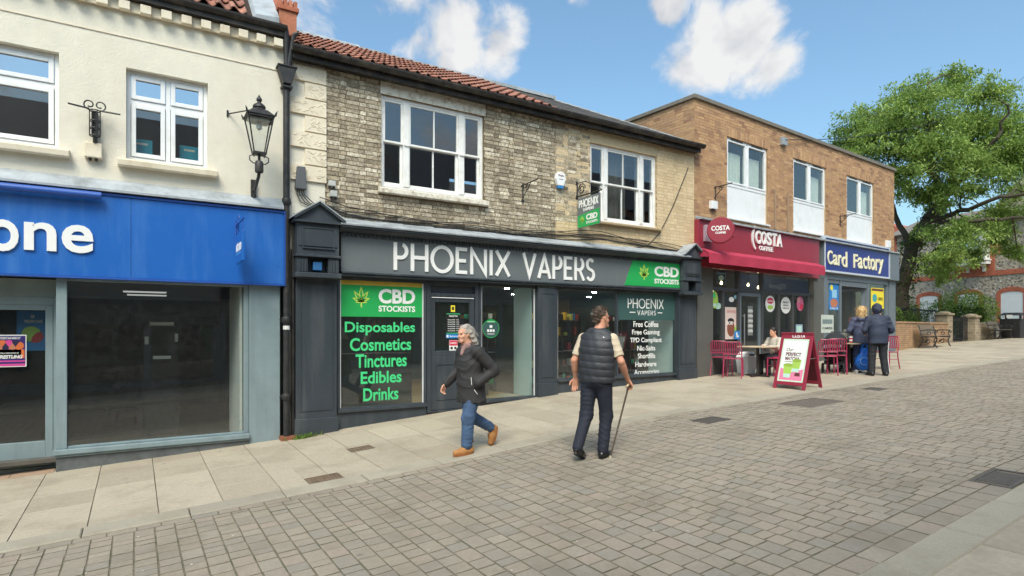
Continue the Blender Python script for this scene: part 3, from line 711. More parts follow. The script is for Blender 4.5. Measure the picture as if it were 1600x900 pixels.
# recessed door at the far left
dd = -.34; zdoor = gx(uW0)-.02
mb = MB(TA); mb.box(A0, uW0+.05, dd-.1, dd+.04, zs_t-.26, zs_t-.02); rect_frame(mb, uW0-1.9, uW0+.05, zdoor, zs_t-.26, .11, dd-.06, dd+.03, wb=.05); dfr = mb.build('door_frame', greyshop_m, sA, bevel=.005)
mb = MB(TA); rect_frame(mb, uW0-1.78, uW0-.065, zdoor+.055, zs_t-.36, .085, dd-.05, dd+.015, wb=.34); dr = mb.build('door', greyshop_m, sA, bevel=.006)
pane(TA, dr, uW0-1.69, uW0-.15, zdoor+.4, zs_t-.45, dd-.02, GLASS_DIRTY)
mb = MB(TA); mb.box(uW0-.001, uW0+.02, dd, -.07, zdoor-.1, zs_t); mb.build('door_reveal', greyshop_m, sA)
mb = MB(TA); mb.box(A0, uW0+.15, dd-.1, .1, zs_t+.002, zs_t+.03); mb.box(uW0-.05, uP0, -.2, .04, zs_t+.004, zs_t+.028); mb.build('soffit', creamtrim_m, sA)
mb = MB(TA); sloped_box(mb, uW0-1.9, uW0+.02, dd-.06, dd+.022, zdoor-.002, .1, n=1); mb.build('threshold', greyshop_m, sA)
mb = MB(TA)
for k_ in range(4):
    a_, b_ = uW0-1.9+.47*k_, uW0-1.9+.47*k_+.463; mb.hexa([(a_, dd+.026, gl(a_)-.05), (b_, dd+.026, gl(b_)-.05), (b_, .06, gl(b_)-.05), (a_, .06, gl(a_)-.05), (a_, dd+.026, gl(a_)+.006), (b_, dd+.026, gl(b_)+.006), (b_, .06, gl(b_)+.004), (a_, .06, gl(a_)+.004)])
porch_m = M('terracotta_step', K(164, 138, 116), .8, .12, 6, .2, 60); mb.build('doorstep', porch_m, sA)
mb = MB(TA); sloped_box(mb, A0, uW0-1.9, -.2, .05, zs_t); mb.build('side_pilaster', greyshop_m, sA)
# interior of the empty shop
fl_m = M('worn_floor', K(92, 88, 82), .45, .25, 5); wallin_m = M('pale_partition', K(228, 228, 220), .8, .06, 3); ceil_m = M('suspended_ceiling', K(150, 150, 146), .8, .05, 4)
zf = gx(1.0)+.05
iA = thing('shop_interior', 'dim empty shop interior behind the large dusty window', 'interior', (0, D+2, zf))
mb = MB(TA); mb.box(A0+.2, A1-.22, -5.9, -.13, zf-.05, zf); mb.build('floor', fl_m, iA)
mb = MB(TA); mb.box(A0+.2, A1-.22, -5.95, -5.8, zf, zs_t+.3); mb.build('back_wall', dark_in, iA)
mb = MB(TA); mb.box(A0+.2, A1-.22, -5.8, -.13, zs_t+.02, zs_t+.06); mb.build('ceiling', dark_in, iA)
mb = MB(TA); mb.box(uW1-.12, uW1-.08, -1.3, -.10, zf, zs_t); mb.build('partition', wallin_m, iA)
mb = MB(TA); mb.box(.7, 1.75, -5.79, -5.7, zf, zf+2.05); ddo = mb.build('inner_door', dark_out, iA)
pap = M('white_paper', K(236, 236, 232), .8, .02, 3)
for (a, b, c, e) in ((PX(234, 11.4), PX(272, 11.4), PZ(253, 508.5, 11.4), PZ(253, 503.5, 11.4)), (PX(239, 11.4), PX(267, 11.4), PZ(253, 561, 11.4), PZ(253, 556, 11.4)), (PX(226, 11.4), PX(232, 11.4), PZ(229, 538, 11.4), PZ(229, 526, 11.4)), (PX(273, 11.4), PX(278, 11.4), PZ(275, 534, 11.4), PZ(275, 521.5, 11.4))):
    mb = MB(TA); mb.box(a, b, -1.42, -1.415, c, e); mb.build('paper_strip', pap, iA)
mb = MB(TA); mb.box(PX(222, 11.43), PX(280, 11.43), -1.47, -1.43, zf, PZ(250, 490, 11.43)); mb.build('notice_board', dark_out, iA)
for (uu, dp) in ((.15, -3.4), (.2, -4.6)):
    mb = MB(TA); mb.box(uu-.35, uu+.35, dp-.12, dp+.12, zs_t+.0, zs_t+.018); mb.build('ceiling_light', emit('panel_light_%d' % int(dp*10-uu), (1, .98, .93, 1), .45), iA)
# fascia sign
fs = thing('fascia_sign', 'long blue shop fascia with white letters one, above the empty shop', 'sign', (0, D, zA_sb))
mb = MB(TA); dS = .14; sw = 1.0
uu = A1-.03
mb.box(A0, PX(205, 9.86)-.003, .005, dS, zA_sb+.03, zA_st-.03); mb.box(PX(205, 9.86), uu-.02, .005, dS, zA_sb+.03, zA_st-.03); mb.build('panel', blue_m, fs, bevel=.004)
mb = MB(TA); mb.box(A0, uu, .0, dS+.02, zA_sb, zA_sb+.029); mb.box(A0, uu, .0, dS+.02, zA_st-.029, zA_st); mb.box(uu-.019, uu, .0, dS+.02, zA_sb+.029, zA_st-.029); mb.build('trim', bluerim_m, fs)
mb = MB(TA); xr = PX(158, 9.7); mb.tube([(A0, dS+.09, zA_st-.06), (xr, dS+.09, zA_st-.06)], .05, 12); mb.build('light_trough', bluerim_m, fs, smooth=True)
LB = [('o', PX(-22, 9.82), PX(29, 9.82), 342, 392, 0), ('n', PX(37, 9.82), PX(88, 9.82), 347, 391, 60), ('e', PX(96, 9.82), PX(146, 9.82), 351, 395, 120)]
for ch, a, b, yt, yb, pxm in LB:
    mb = MB(TA); put_text(mb, ch, a, b, PZ(pxm, yb, 9.82), PZ(pxm, yt, 9.82), dS, dS+.028, 0, .018); mb.build('letter', letterw_m, fs)
mb = MB(TA); mb.prism([(0, zA_st+.02), (.2, zA_st+.02), (.2, zA_st+.05), (.12, zA_st+.14), (.0, zA_st+.22)], A0, A1-.06); led = mb.build('ledge', lead_m, fs)
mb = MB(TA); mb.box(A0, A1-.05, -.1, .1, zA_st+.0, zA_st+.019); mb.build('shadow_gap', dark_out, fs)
# poster on the door
ps = thing('poster', 'purple event poster stuck inside the left shop door', 'poster', (PX(20, 10.33), D+.33, PZ(20, 572, 10.33)))
pu0, pu1 = PX(-14, 10.32), PX(41.5, 10.32); pz0, pz1 = PZ(30, 573, 10.32), PZ(30, 523, 10.32)
mb = MB(TA); mb.box(pu0, pu1, -.318, -.312, pz0, pz1); mb.build('sheet', pap, ps)
def flat(nm, c): return M(nm, c, .6, .05, 5)
purp = flat('poster_purple', K(52, 34, 110)); pinkm = flat('poster_pink', K(214, 70, 150)); navyp = flat('poster_navy', K(28, 30, 66)); skinp = flat('poster_tan', K(190, 120, 90)); orng = flat('poster_orange', K(214, 110, 60))
mb = MB(TA); h = pz1-pz0; w = pu1-pu0
mb.box(pu0+.012, pu1-.012, -.311, -.309, pz0+.10*h, pz1-.015); mb.build('print_ground', purp, ps)
mb = MB(TA); mb.box(pu0+.012, pu1-.012, -.311, -.309, pz0+.012, pz0+.095*h); mb.box(pu0+.012, pu1-.012, -.3085, -.3075, pz0+.16*h, pz0+.2*h); mb.build('print_band', pinkm, ps)
for i in range(7):
    mb = MB(TA); cxp = pu0+.08+(w-.16)*i/6; cz_ = pz0+h*(.66+.05*(i % 2)); mb.lathe([(.001, -.3085), (.055, -.3083), (.055, -.3072), (.001, -.307)], (cxp, 0, cz_), 12, axis='y')
    mb.box(cxp-.06, cxp+.06, -.3085, -.3076, cz_-.17, cz_-.05); mb.build('print_figure', (skinp, orng, navyp, pinkm, skinp, navyp, orng)[i], ps)
mb = MB(TA); put_text(mb, 'ENTERTAINMENT', pu0+.06, pu1-.06, pz0+.86*h, pz0+.93*h, -.3085, -.307, 0, .02); put_text(mb, 'WRESTLING', pu0+.04, pu1-.04, pz0+.26*h, pz0+.37*h, -.3085, -.307, 0, .04, .2); put_text(mb, 'WORLD ASSOCIATION OF', pu0+.08, pu1-.08, pz0+.41*h, pz0+.45*h, -.3085, -.307, 0, .02); mb.build('print_lettering', letterw_m, ps)
sc2 = thing('poster', 'light blue summer drinks poster hanging deeper inside the left shop door', 'poster', (PX(50, 10.7), D+.7, PZ(50, 550, 10.7)))
u0, u1 = PX(26, 10.7), PX(75, 10.7); z0, z1 = PZ(50, 548, 10.7), PZ(50, 486, 10.7)
mb = MB(TA); mb.box(u0, u1, -.71, -.70, z0, z1); mb.build('sheet', flat('poster_blue', K(52, 132, 200)), sc2)
mb = MB(TA); put_text(mb, 'CHEERS', u0+.15, u1-.15, z0+.82*(z1-z0), z0+.9*(z1-z0), -.7, -.697, 0, .03); put_text(mb, 'VEGAN CAFE', u0+.08, u1-.06, z0+.70*(z1-z0), z0+.78*(z1-z0), -.7, -.697, 0, .03); mb.build('print_lettering', letterw_m, sc2)
mb = MB(TA); mb.lathe([(.001, -.7), (.11, -.699), (.11, -.697), (.001, -.6965)], (u0+.16, 0, z0+.42*(z1-z0)), 18, axis='y'); mb.build('print_lime', leafgold_m, sc2)
mb = MB(TA); mb.lathe([(.001, -.7), (.09, -.699), (.09, -.697), (.001, -.6965)], (u1-.14, 0, z0+.36*(z1-z0)), 18, axis='y'); mb.build('print_fruit', flat('poster_red', K(206, 60, 60)), sc2)

# ---- things hung on building A: projecting sign, lantern, hanging-basket bracket, floodlight, drainpipe
pj = thing('projecting_sign', 'small blue projecting sign on an iron bracket in front of the blue fascia', 'sign', (PX(378, 9.7), D-.3, zA_sb))
up = PX(370, 9.75); zt, zb = PZ(378, 366, 9.55), PZ(378, 412, 9.55)
mb = MB(TA); mb.box(up-.02, up+.02, dS+.12, dS+.78, zb, zt); mb.build('board', blue_m, pj, bevel=.006)
mb = MB(TA); mb.tube([(up, dS+.02, zt+.16), (up, dS+.84, zt+.16)], .012); mb.tube([(up, dS+.02, zt-.10), (up, dS+.02, zt+.24)], .014); mb.tube([(up, dS+.02, zt-.02), (up, dS+.3, zt+.15)], .01); mb.tube([(up, dS+.30+.06*cos(t), zt+.22+.06*sin(t)) for t in np.linspace(0, 5.5, 14)], .008)
mb.tube([(up, dS+.2, zt+.16), (up, dS+.2, zt)], .007); mb.tube([(up, dS+.7, zt+.16), (up, dS+.7, zt)], .007); mb.build('bracket', bluerim_m, pj, smooth=True)
TS = lambda a, b, c: (up-b, D-a, c)
mb = MB(TS); put_text(mb, 'stone', dS+.2, dS+.70, zt-.27, zt-.13, .02, .023, 0, .03); mb.build('lettering', letterw_m, pj)
mb = MB(TS); mb.box(dS+.22, dS+.66, .02, .0225, zt-.31, zt-.295); mb.build('underline', flat('light_blue', K(90, 170, 230)), pj)

def scroll(cx, cz, r, a0, turns, n=22): return [(cx+r*(1-.62*i/n)*cos(a0+turns*2*pi*i/n), cz+r*(1-.62*i/n)*sin(a0+turns*2*pi*i/n)) for i in range(n+1)]
lt = thing('wall_lantern', 'black Victorian style wall lantern with clear glass beside the drainpipe', 'lantern', (PX(403), D, PZ(400, 290)))
uL = PX(405, 9.45); dL = .55; zt = PZ(404, 185, 9.45); zb = PZ(404, 240, 9.45); rt, rb = .172, .082
mb = MB(TA)
for sx, sy in ((1, 1), (1, -1), (-1, 1), (-1, -1)):
    mb.tube([(uL+sx*rb, dL+sy*rb, zb), (uL+sx*rt, dL+sy*rt, zt)], .011, 6)
for (r, z, hh) in ((rb, zb, .012), (rt, zt, .016)):
    for a, b in (((-r, -r), (r, -r)), ((r, -r), (r, r)), ((r, r), (-r, r)), ((-r, r), (-r, -r))): mb.bar((uL+a[0], dL+a[1], z), (uL+b[0], dL+b[1], z), .022, hh*2)
mb.build('lantern_frame', black_m, lt)
mb = MB(TA); R = rt+.025
mb.hexa([(uL-R, dL-R, zt+.015), (uL+R, dL-R, zt+.015), (uL+R, dL+R, zt+.015), (uL-R, dL+R, zt+.015), (uL-.1, dL-.1, zt+.11), (uL+.1, dL-.1, zt+.11), (uL+.1, dL+.1, zt+.11), (uL-.1, dL+.1, zt+.11)])
for sx, sy in ((1, 1), (1, -1), (-1, 1), (-1, -1)): mb.tube([(uL+sx*R*.96, dL+sy*R*.96, zt+.01), (uL+sx*R*1.02, dL+sy*R*1.02, zt+.05), (uL+sx*R*1.1, dL+sy*R*1.1, zt+.085)], [.018, .014, .003], 6)
mb.lathe([(.105, zt+.09), (.11, zt+.115), (.08, zt+.14), (.092, zt+.158), (.086, zt+.185), (.05, zt+.22), (.03, zt+.23), (.025, zt+.248), (.038, zt+.258), (.042, zt+.28), (.025, zt+.31), (.004, zt+.35)], (uL, dL, 0), 20); mb.build('roof_cap', black_m, lt, smooth=True)
for q in range(4):
    a0 = pi/4+q*pi/2; a1 = a0+pi/2; k = sqrt(2)*.985
    mb = MB(TA); p = [(uL+rb*k*cos(a0), dL+rb*k*sin(a0), zb+.012), (uL+rb*k*cos(a1), dL+rb*k*sin(a1), zb+.012), (uL+rt*k*cos(a1), dL+rt*k*sin(a1), zt-.014), (uL+rt*k*cos(a0), dL+rt*k*sin(a0), zt-.014)]; mb.quad(*p); mb.build('glass_pane', GLASS, lt)
mb = MB(TA); mb.box(uL-.13, uL+.13, dL-.13, dL+.13, zt-.06, zt-.02); mb.build('lamp_tray', flat('lamp_grey', K(170, 170, 166)), lt)
mb = MB(TA); mb.lathe([(.03, zt-.06), (.045, zt-.1), (.04, zt-.15), (.005, zt-.18)], (uL, dL, 0), 12); mb.build('bulb', flat('frosted_bulb', K(226, 226, 220)), lt, smooth=True)
mb = MB(TA); mb.lathe([(.03, zb-.02), (.09, zb-.005), (.09, zb+.005)], (uL, dL, 0), 12); mb.tube([(uL, dL, zb), (uL, dL, zb-.12)], .02, 10); mb.lathe([(.055, zb-.28), (.06, zb-.26), (.06, zb-.14), (.045, zb-.11)], (uL, dL, 0), 12)
for s in (-1, 1): mb.tube([(uL+s*(.03+a), dL, zb-.10+b) for a, b in ((0, -.04), (.05, -.05), (.1, -.01), (.1, .05), (.06, .07), (.035, .05))], .009, 6)
mb.tube([(uL, dL, zb-.27), (uL, dL-.05, zb-.33), (uL, .25, zb-.42), (uL, .06, zb-.45)], .024, 8); mb.tube([(uL, .3, zb-.38), (uL, .18, zb-.5), (uL, .06, zb-.58)], .014, 6)
mb.box(uL-.035, uL+.035, .003, .06, zb-.70, zb-.28); mb.build('bracket', black_m, lt, smooth=True)
mb = MB(TA); mb.tube([(uL-.35, .0, zt+.17), (uL-.09, dL-.05, zt+.13)], .01, 6); mb.tube([(uL-.36, .0, zt+.12), (uL-.36, .0, zt+.22)], .015, 6); mb.build('stay_rod', black_m, lt)

def basket_bracket(label, T, u, z0, z1, reach, cat='bracket'):
    b = thing('wall_bracket', label, cat, T(u, 0, z0), 0, 'iron wall brackets'); h = z1-z0
    mb = MB(T); mb.tube([(u, .02, z0), (u, .02, z1)], .012, 6); mb.tube([(u, .02, z1-.04), (u, reach, z1-.02)], .012, 6); mb.tube([(u, .02, z0+h*.25), (u, reach*.55, z1-.04)], .009, 6); mb.build('arm', black_m, b)
    mb = MB(T); mb.tube([(u, .02+reach*.3+q[0], z0+h*.72+q[1]) for q in scroll(0, 0, h*.17, 0, 1.5)], .008, 6); mb.build('scroll', black_m, b)
    mb = MB(T)
    for i in range(2): mb.box(u-.03, u+.03, .001, .016, z0+h*(.1+.7*i), z0+h*(.2+.7*i))
    mb.build('wall_plate', black_m, b); return b
# the left bracket is a pair of arms over a little cage
bb = thing('wall_bracket', 'black iron wall bracket with two spread arms and scrolls between the white casement windows', 'bracket', (PX(148), D, PZ(148, 222)), 0, 'iron wall brackets')
u = PX(148, 9.85); z0, z1 = PZ(148, 222, 9.85), PZ(148, 172, 9.85)
mb = MB(TA); mb.tube([(u-.29, .2, z1+.02), (u-.06, .15, z1+.01)], .013, 6); mb.tube([(u+.06, .15, z1), (u+.29, .2, z1-.02)], .013, 6); mb.build('arm', black_m, bb)
mb = MB(TA)
for a in np.linspace(0, 2*pi, 7)[:-1]: mb.tube([(u+.06*cos(a), .12+.06*sin(a), z1), (u+.06*cos(a), .12+.06*sin(a), z1-.34)], .007, 5)
for zz in (z1, z1-.14, z1-.24, z1-.34): mb.tube([(u+.06*cos(a), .12+.06*sin(a), zz) for a in np.linspace(0, 2*pi, 13)[:-1]], .008, 5, closed=True)
mb.tube([(u, .12, z1-.34), (u, .1, z0)], .014, 6); mb.box(u-.025, u+.025, .001, .06, z0-.02, z1+.02); mb.build('cage', black_m, bb)
mb = MB(TA)
for s in (-1, 1): mb.tube([(u+s*(.06+q[0]), .14, z1+.07+q[1]) for q in scroll(0, 0, .07, -pi/2, 1.1)], .009, 6)
mb.build('scroll', black_m, bb)
def boxlight(label, T, u, z, w=.13, h=.14, cat='light', m=None):
    b = thing('junction_box', label, cat, T(u, 0, z)); mb = MB(T); mb.box(u-w/2, u+w/2, .001, .10, z-h/2, z+h/2); mb.build('housing', m or creamtrim_m, b, bevel=.01)
    mb = MB(T); mb.lathe([(.018, z-h/2-.04), (.02, z-h/2-.001)], (u-.035, .05, 0), 8); mb.lathe([(.018, z-h/2-.04), (.02, z-h/2-.001)], (u+.035, .05, 0), 8); mb.build('cable_gland', black_m, b)
    return b
boxlight('cream electrical box under the spread-arm bracket on the cream wall', TA, PX(146), PZ(146, 237), .2, .2, 'electrical box')

dp = thing('drainpipe', 'tall black cast iron drainpipe with hopper between the cream and brick buildings', 'drainpipe', (PX(447, 9.9), D, gx(PX(447))))
up = PX(447.5, 9.9); zt = zgA+.10
mb = MB(TA); mb.tube([(up, .1, gx(up)+.04), (up, .1, PZ(440, 135, 9.9))], .05, 12); mb.tube([(up-.12, .16, zt+.05), (up-.02, .15, zt+.02), (up, .12, zt-.12), (up, .1, PZ(440, 108, 9.9))], .045, 10); mb.build('pipe', black_m, dp, smooth=True)
zh = PZ(440, 112, 9.9); mb = MB(TA); mb.prism([(up-.13, zh+.06), (up+.13, zh+.06), (up+.12, zh), (up+.06, zh-.2), (up-.06, zh-.2), (up-.12, zh)], .02, .2, 'y'); mb.box(up-.15, up+.15, .01, .215, zh+.06, zh+.085); mb.box(up-.08, up+.08, .02, .18, zh-.26, zh-.22); mb.build('hopper', black_m, dp, bevel=.008)
for py in (315, 500, 620):
    zz = PZ(447, py, 9.9); mb = MB(TA); mb.lathe([(.062, zz-.05), (.068, zz-.04), (.068, zz+.04), (.062, zz+.05)], (up, .1, 0), 12); mb.box(up-.09, up+.09, .0, .05, zz-.02, zz+.02); mb.build('pipe_collar', black_m, dp, smooth=True)
mb = MB(TA); mb.tube([(up+.16, .2, zt-.02), (up+.1, .18, zt-.06), (up+.09, .15, zt-.15), (up+.03, .12, zh+.07)], .04, 8); mb.build('swan_neck', black_m, dp, smooth=True)
mb = MB(TA); zz = PZ(447, 512, 9.9); mb.lathe([(.0515, zz-.03), (.0515, zz+.03)], (up, .1, 0), 12); mb.build('sticker', pap, dp)
mb = MB(TA); mb.box(up-.1, up+.14, .0, .22, gx(up)-.02, gx(up)+.05); mb.build('gully_surround', flat('clay_gully', K(140, 88, 66)), dp)
# ================================================================ the old brick building in the middle
B0, B1 = PX(449), PX(1085)-.01
bP = thing('brick_building', 'old buff brick building with two white sash windows and pantile roof, in the middle', 'building', (B0, D, gx(B0)))
zPg = PZ(508, 108)                        # underside of the gutter board
zPc = PZ(531, 350)                        # wall foot, hidden by the shopfront cornice
uq = PX(508); um = PX(868)
wP1 = (PX(595.7), PX(756), PZ(595, 291), PZ(595.7, 146)); wP2 = (PX(922), PX(1026), PZ(922, 343), PZ(922, 222))
holesP = [wP1, wP2]
mb = MB(TA); wall_holes(mb, uq, um, zPc-.3, zPg+.05, -.004, -.24, holesP); w_old = mb.build('old_wall', oldmortar_m, bP); w_old['label'] = 'weathered grey and buff old brickwork'
mb = MB(TA); wall_holes(mb, um+.001, B1, zPc-.3, zPg+.05, -.004, -.24, holesP); w_new = mb.build('buff_wall', buffmortar_m, bP); w_new['label'] = 'cleaner buff brickwork on the right'
lint = [(wP1[0]-.02, wP1[1]+.04, wP1[3], zPg+.1), (wP2[0]-.02, wP2[1]+.04, wP2[3], zPg+.1), (wP1[0]-.06, wP1[1]+.06, wP1[2]-.13, wP1[2]), (wP2[0]-.06, wP2[1]+.1, wP2[2]-.08, wP2[2])]
bricks(TA, 0, w_old, uq, um, zPc-.3, zPg+.04, holesP+lint, oldbrick_m, 190, .0735, .011, .005, .006, True, 11)
bricks(TA, 0, w_new, um+.004, B1, zPc-.3, zPg+.04, holesP+lint, buffbrick_m, 110, .075, .009, .002, .0012, True, 12)
mb = MB(TA); wall_holes(mb, B0+.01, uq-.001, gx(B0)-.2, zPg+.05, .001, -.24, []); mb.build('render_strip', cream_m, bP)
zq = zPg-.02; i = 0
while zq > PZ(500, 272):                  # vermiculated quoin blocks
    hq = .27; wq = .62 if i % 2 == 0 else .36
    mb = MB(TA); mb.box(uq-wq*.92, uq+.012, .0015, .04, zq-hq+.012, zq-.012)
    r = random.Random(i)
    for k in range(16):
        cx, cz = uq-wq*.92+.06+(wq-.1)*r.random(), zq-hq+.05+(hq-.1)*r.random(); mb.tube([(cx+.03*r.uniform(.6, 1)*cos(t), .041, cz+.022*sin(t*1.0+k)) for t in np.linspace(0, 3.6, 7)], .006, 5)
    mb.build('quoin_block', creamtrim_m, bP, bevel=.006); zq -= hq; i += 1
mb = MB(TA); mb.box(B0, B0+.2, -6, -.25, gx(B0)-.3, zPg); mb.box(B1-.2, B1, -6, -.25, gx(B0)-.3, zPg); mb.box(B0, B1, -6.3, -6.01, gx(B0)-.3, zPg+.1); mb.box(B0+.21, B1-.21, -6, -.26, zPc-.18, zPc-.08); mb.build('shell_wall', dark_in, bP)
def sash(parent, w, seed=0):
    u0, u1, z0, z1 = w; W = u1-u0; mb = MB(TA); d = -.05
    rect_frame(mb, u0, u1, z0, z1, .055, d-.12, d)
    a, b = u0+W*.235, u0+W*.775; zm = z0+(z1-z0)*.5
    for c in (a, b): mb.box(c-.055, c+.055, d-.12, d+.012, z0+.055, z1-.055)
    panes = []
    for (x0, x1, n) in ((u0+.055, a-.055, 1), (a+.055, b-.055, 2), (b+.055, u1-.055, 1)):
        rect_frame(mb, x0+.001, x1-.001, zm-.001, z1-.056, .038, d-.05, d-.012); rect_frame(mb, x0+.001, x1-.001, z0+.056, zm+.034, .040, d-.10, d-.055, wb=.06)
        for k in range(n):
            xa = x0+.04+(x1-x0-.08)*k/n; xb = x0+.04+(x1-x0-.08)*(k+1)/n
            if k: mb.box(xa-.013, xa+.013, d-.048, d-.014, zm+.037, z1-.094); mb.box(xa-.013, xa+.013, d-.098, d-.057, z0+.116, zm-.004)
            panes += [((xa, xb, zm+.037, z1-.094), d-.03), ((xa, xb, z0+.116, zm-.004), d-.076)]
    wn = mb.build('window', whitewood_m, parent, bevel=.005)
    for q, dd_ in panes: pane(TA, wn, *q, dd_, GLASS_UP)
    for k, c in enumerate((a, b)):
        m2 = MB(TA); m2.box(c-.045, c+.045, d+.013, d+.035, zm-.02, zm+.02); m2.build('catch', whitewood_m, wn)
    return wn
peel_m = M('peeling_sill', K(228, 222, 208), .7, .1, 14, .5, 40, dirt=K(158, 136, 104), dscale=9, damt=.8)
for w in (wP1, wP2):
    sash(bP, w)
    mb = MB(TA); mb.box(w[0]-.015, w[1]+.035, -.1, .006, w[3]+.002, zPg+.02); mb.build('window_head', peel_m if w is wP1 else buffmortar_m, bP)
    mb = MB(TA); mb.box(w[0]-.4, w[1]+.4, -2.4, -2.3, w[2]-.4, w[3]+.3); mb.build('room_wall', flat('room_grey', K(120, 116, 108)), bP)
mb = MB(TA); mb.prism([(-.06, wP1[2]-.125), (.12, wP1[2]-.125), (.12, wP1[2]-.04), (.0, wP1[2]-.004), (-.06, wP1[2]-.004)], wP1[0]-.055, wP1[1]+.06); mb.build('window_sill', peel_m, bP, bevel=.01)
mb = MB(TA); mb.prism([(-.06, wP2[2]-.075), (.11, wP2[2]-.075), (.11, wP2[2]-.03), (.0, wP2[2]-.004), (-.06, wP2[2]-.004)], wP2[0]-.055, wP2[1]+.09); mb.build('window_sill', M('stone_sill', K(170, 150, 118), .85, .15, 9, .4, 60), bP, bevel=.008)
cur_m = M('net_curtain', K(230, 226, 216), .9, .06, 12)
for (a, b) in ((wP2[1]-.42, wP2[1]-.1), (wP2[0]+.55, wP2[0]+1.3)):
    mb = MB(TA); n = 24; vs = []
    for i in range(n+1):
        uu = a+(b-a)*i/n; vs += [(uu, -.30+.02*sin(i*1.3), wP2[2]+.05), (uu, -.30+.02*sin(i*1.3), wP2[3]-.05)]
    mb.add(vs, [(2*i, 2*i+2, 2*i+3, 2*i+1) for i in range(n)]); mb.build('curtain', cur_m if a > wP2[1]-.5 else flat('blind_taupe', K(130, 120, 106)), bP)
# eaves, gutter, roof
mb = MB(TA); mb.box(B0+.05, B1+.03, -.05, .16, zPg+.02, zPg+.07); mb.box(B0+.05, B1+.03, .161, .185, zPg-.005, zPg+.17); mb.build('eaves_board', gutter_m, bP)
prof = [(.25+.075*cos(t), zPg+.16+.085*sin(t)) for t in np.linspace(pi, 2*pi, 9)]+[(.25+.065*cos(t), zPg+.16+.075*sin(t)) for t in np.linspace(2*pi, pi, 9)]
mb = MB(TA); mb.prism(prof, B0+.02, B1+.06); mb.build('gutter', gutter_m, bP)
for i in range(9):
    uu = B0+.4+(B1-B0-.6)*i/8; mb = MB(TA); mb.tube([(uu, .24+.085*cos(t), zPg+.16+.095*sin(t)) for t in np.linspace(pi, 2*pi, 8)], .009, 5); mb.build('gutter_bracket', gutter_m, bP)
pP = atan(.54); ye, ze = D-.20, zPg+.17; yr = 12.7; zr = ze+(yr-ye)*.54
xs_ = PX(876, 9.8); xre = PX(862, yr)
mb = MB(); e = .03
mb.hexa([(B0+.1, ye+.06, ze-.03), (xs_, ye+.06, ze-.03), (xs_, yr, zr-.07), (B0+.1, yr, zr-.07), (B0+.1, ye+.06, ze), (xs_, ye+.06, ze), (xs_, yr, zr-.04), (B0+.1, yr, zr-.04)]); roofP = mb.build('roof', roofbase_m, bP)
tile_roof(roofP, B0+.06, xs_-.02, ye, ze-.02, 12, pP, 300, seed=5)
mb = MB(); mb.add([(xs_, ye+.04, ze-.02), (B1+.12, ye+.04, ze-.02), (xre, yr, zr-.06), (xs_, yr, zr-.06)], [(0, 1, 2, 3)]); mb.add([(B1+.12, ye+.04, ze-.02), (B1+.12, 15.4, ze-.02), (xre, yr, zr-.06)], [(0, 1, 2)]); mb.add([(B0+.1, yr, zr-.06), (xre, yr, zr-.06), (B1+.12, 15.6, ze-.1), (B0+.1, 15.6, ze-.1)], [(0, 1, 2, 3)]); roofS = mb.build('slate_roof', flat('roof_felt', K(62, 60, 60)), bP)
SL = MB().hexa([(-.118, 0, -.002), (.118, 0, -.002), (.118, .3, -.012), (-.118, .3, -.012), (-.118, 0, .008), (.118, 0, .008), (.118, .3, -.002), (-.118, .3, -.002)]).mesh('slate', slate_m)
j = 0
while True:
    s_ = j*.215; y = ye+s_*cos(pP)
    if y > yr-.1: break
    xend = B1+.12+(xre-B1-.12)*(y-ye)/(yr-ye); x = xs_+.13+(.12 if j % 2 else 0)
    while x < xend-.04:
        inst('slate', SL, (x, y, ze+s_*sin(pP)+.012), (pP, 0, random.uniform(-.01, .01)), (1, 1, 1), roofS); x += .241
    j += 1
mb = MB(); mb.tube([(B0+.1, yr, zr+.02), (PX(560, yr), yr, zr+.02)], .09, 10); mb.bar((PX(560, yr), yr, zr), (xre+.05, yr, zr+.02), .26, .08); mb.build('ridge', lead_m, bP)
mb = MB(); mb.bar((B1+.12, ye+.05, ze+.01), (xre, yr, zr+.0), .16, .035); mb.build('hip_flashing', lead_m, bP)

# ================================================================ charcoal shopfront
sP = thing('shopfront', 'charcoal painted traditional shopfront with pilasters, panelled door and lettered windows', 'shopfront', (B0, D, gx(B0)))
zf0, zf1 = PZ(531, 423.5, 9.86), PZ(531, 366, 9.86)      # fascia board
fu0, fu1 = PX(533, 9.86), PX(1067, 9.86)
mb = MB(TA); mb.box(fu0, fu1, -.05, .14, zf0, zf1+.04); mb.build('fascia_board', phxf_m, sP)
mb = MB(TA); mb.box(fu0+.002, fu1-.002, .02, .20, zf0-.035, zf0-.002); mb.box(fu0+.002, fu1-.002, .0, .17, zf0-.075, zf0-.036); mb.build('architrave', phx_m, sP, bevel=.006)
mb = MB(TA); mb.prism([(.0, zf1+.04), (.17, zf1+.04), (.25, zf1+.085), (.34, zf1+.10), (.34, zf1+.13), (.0, zf1+.13)], fu0-.05, fu1+.04); mb.build('cornice', phx_m, sP)
mb = MB(TA); n = 110
for i in range(n):
    a = fu0+(fu1-fu0)*(i+.5)/n; mb.box(a-.022, a+.022, .141, .175, zf1-.022, zf1+.035)
tag(mb.build('dentil_strip', phx_m, sP), kind='stuff')
mb = MB(TA)
for i in range(14):
    a, b = fu0-.06+(fu1-fu0+.1)*i/14, fu0-.06+(fu1-fu0+.1)*(i+1)/14; w_ = random.uniform(-.012, .012)
    mb.hexa([(a, 0, zf1+.131), (b, 0, zf1+.131), (b, .36, zf1+.131), (a, .36, zf1+.131), (a, 0, zf1+.30+w_), (b, 0, zf1+.30-w_), (b, .365, zf1+.155+w_*.5), (a, .365, zf1+.155)])
mb.build('lead_flashing', lead_m, sP)
blu_box = flat('blue_box', K(44, 104, 160))
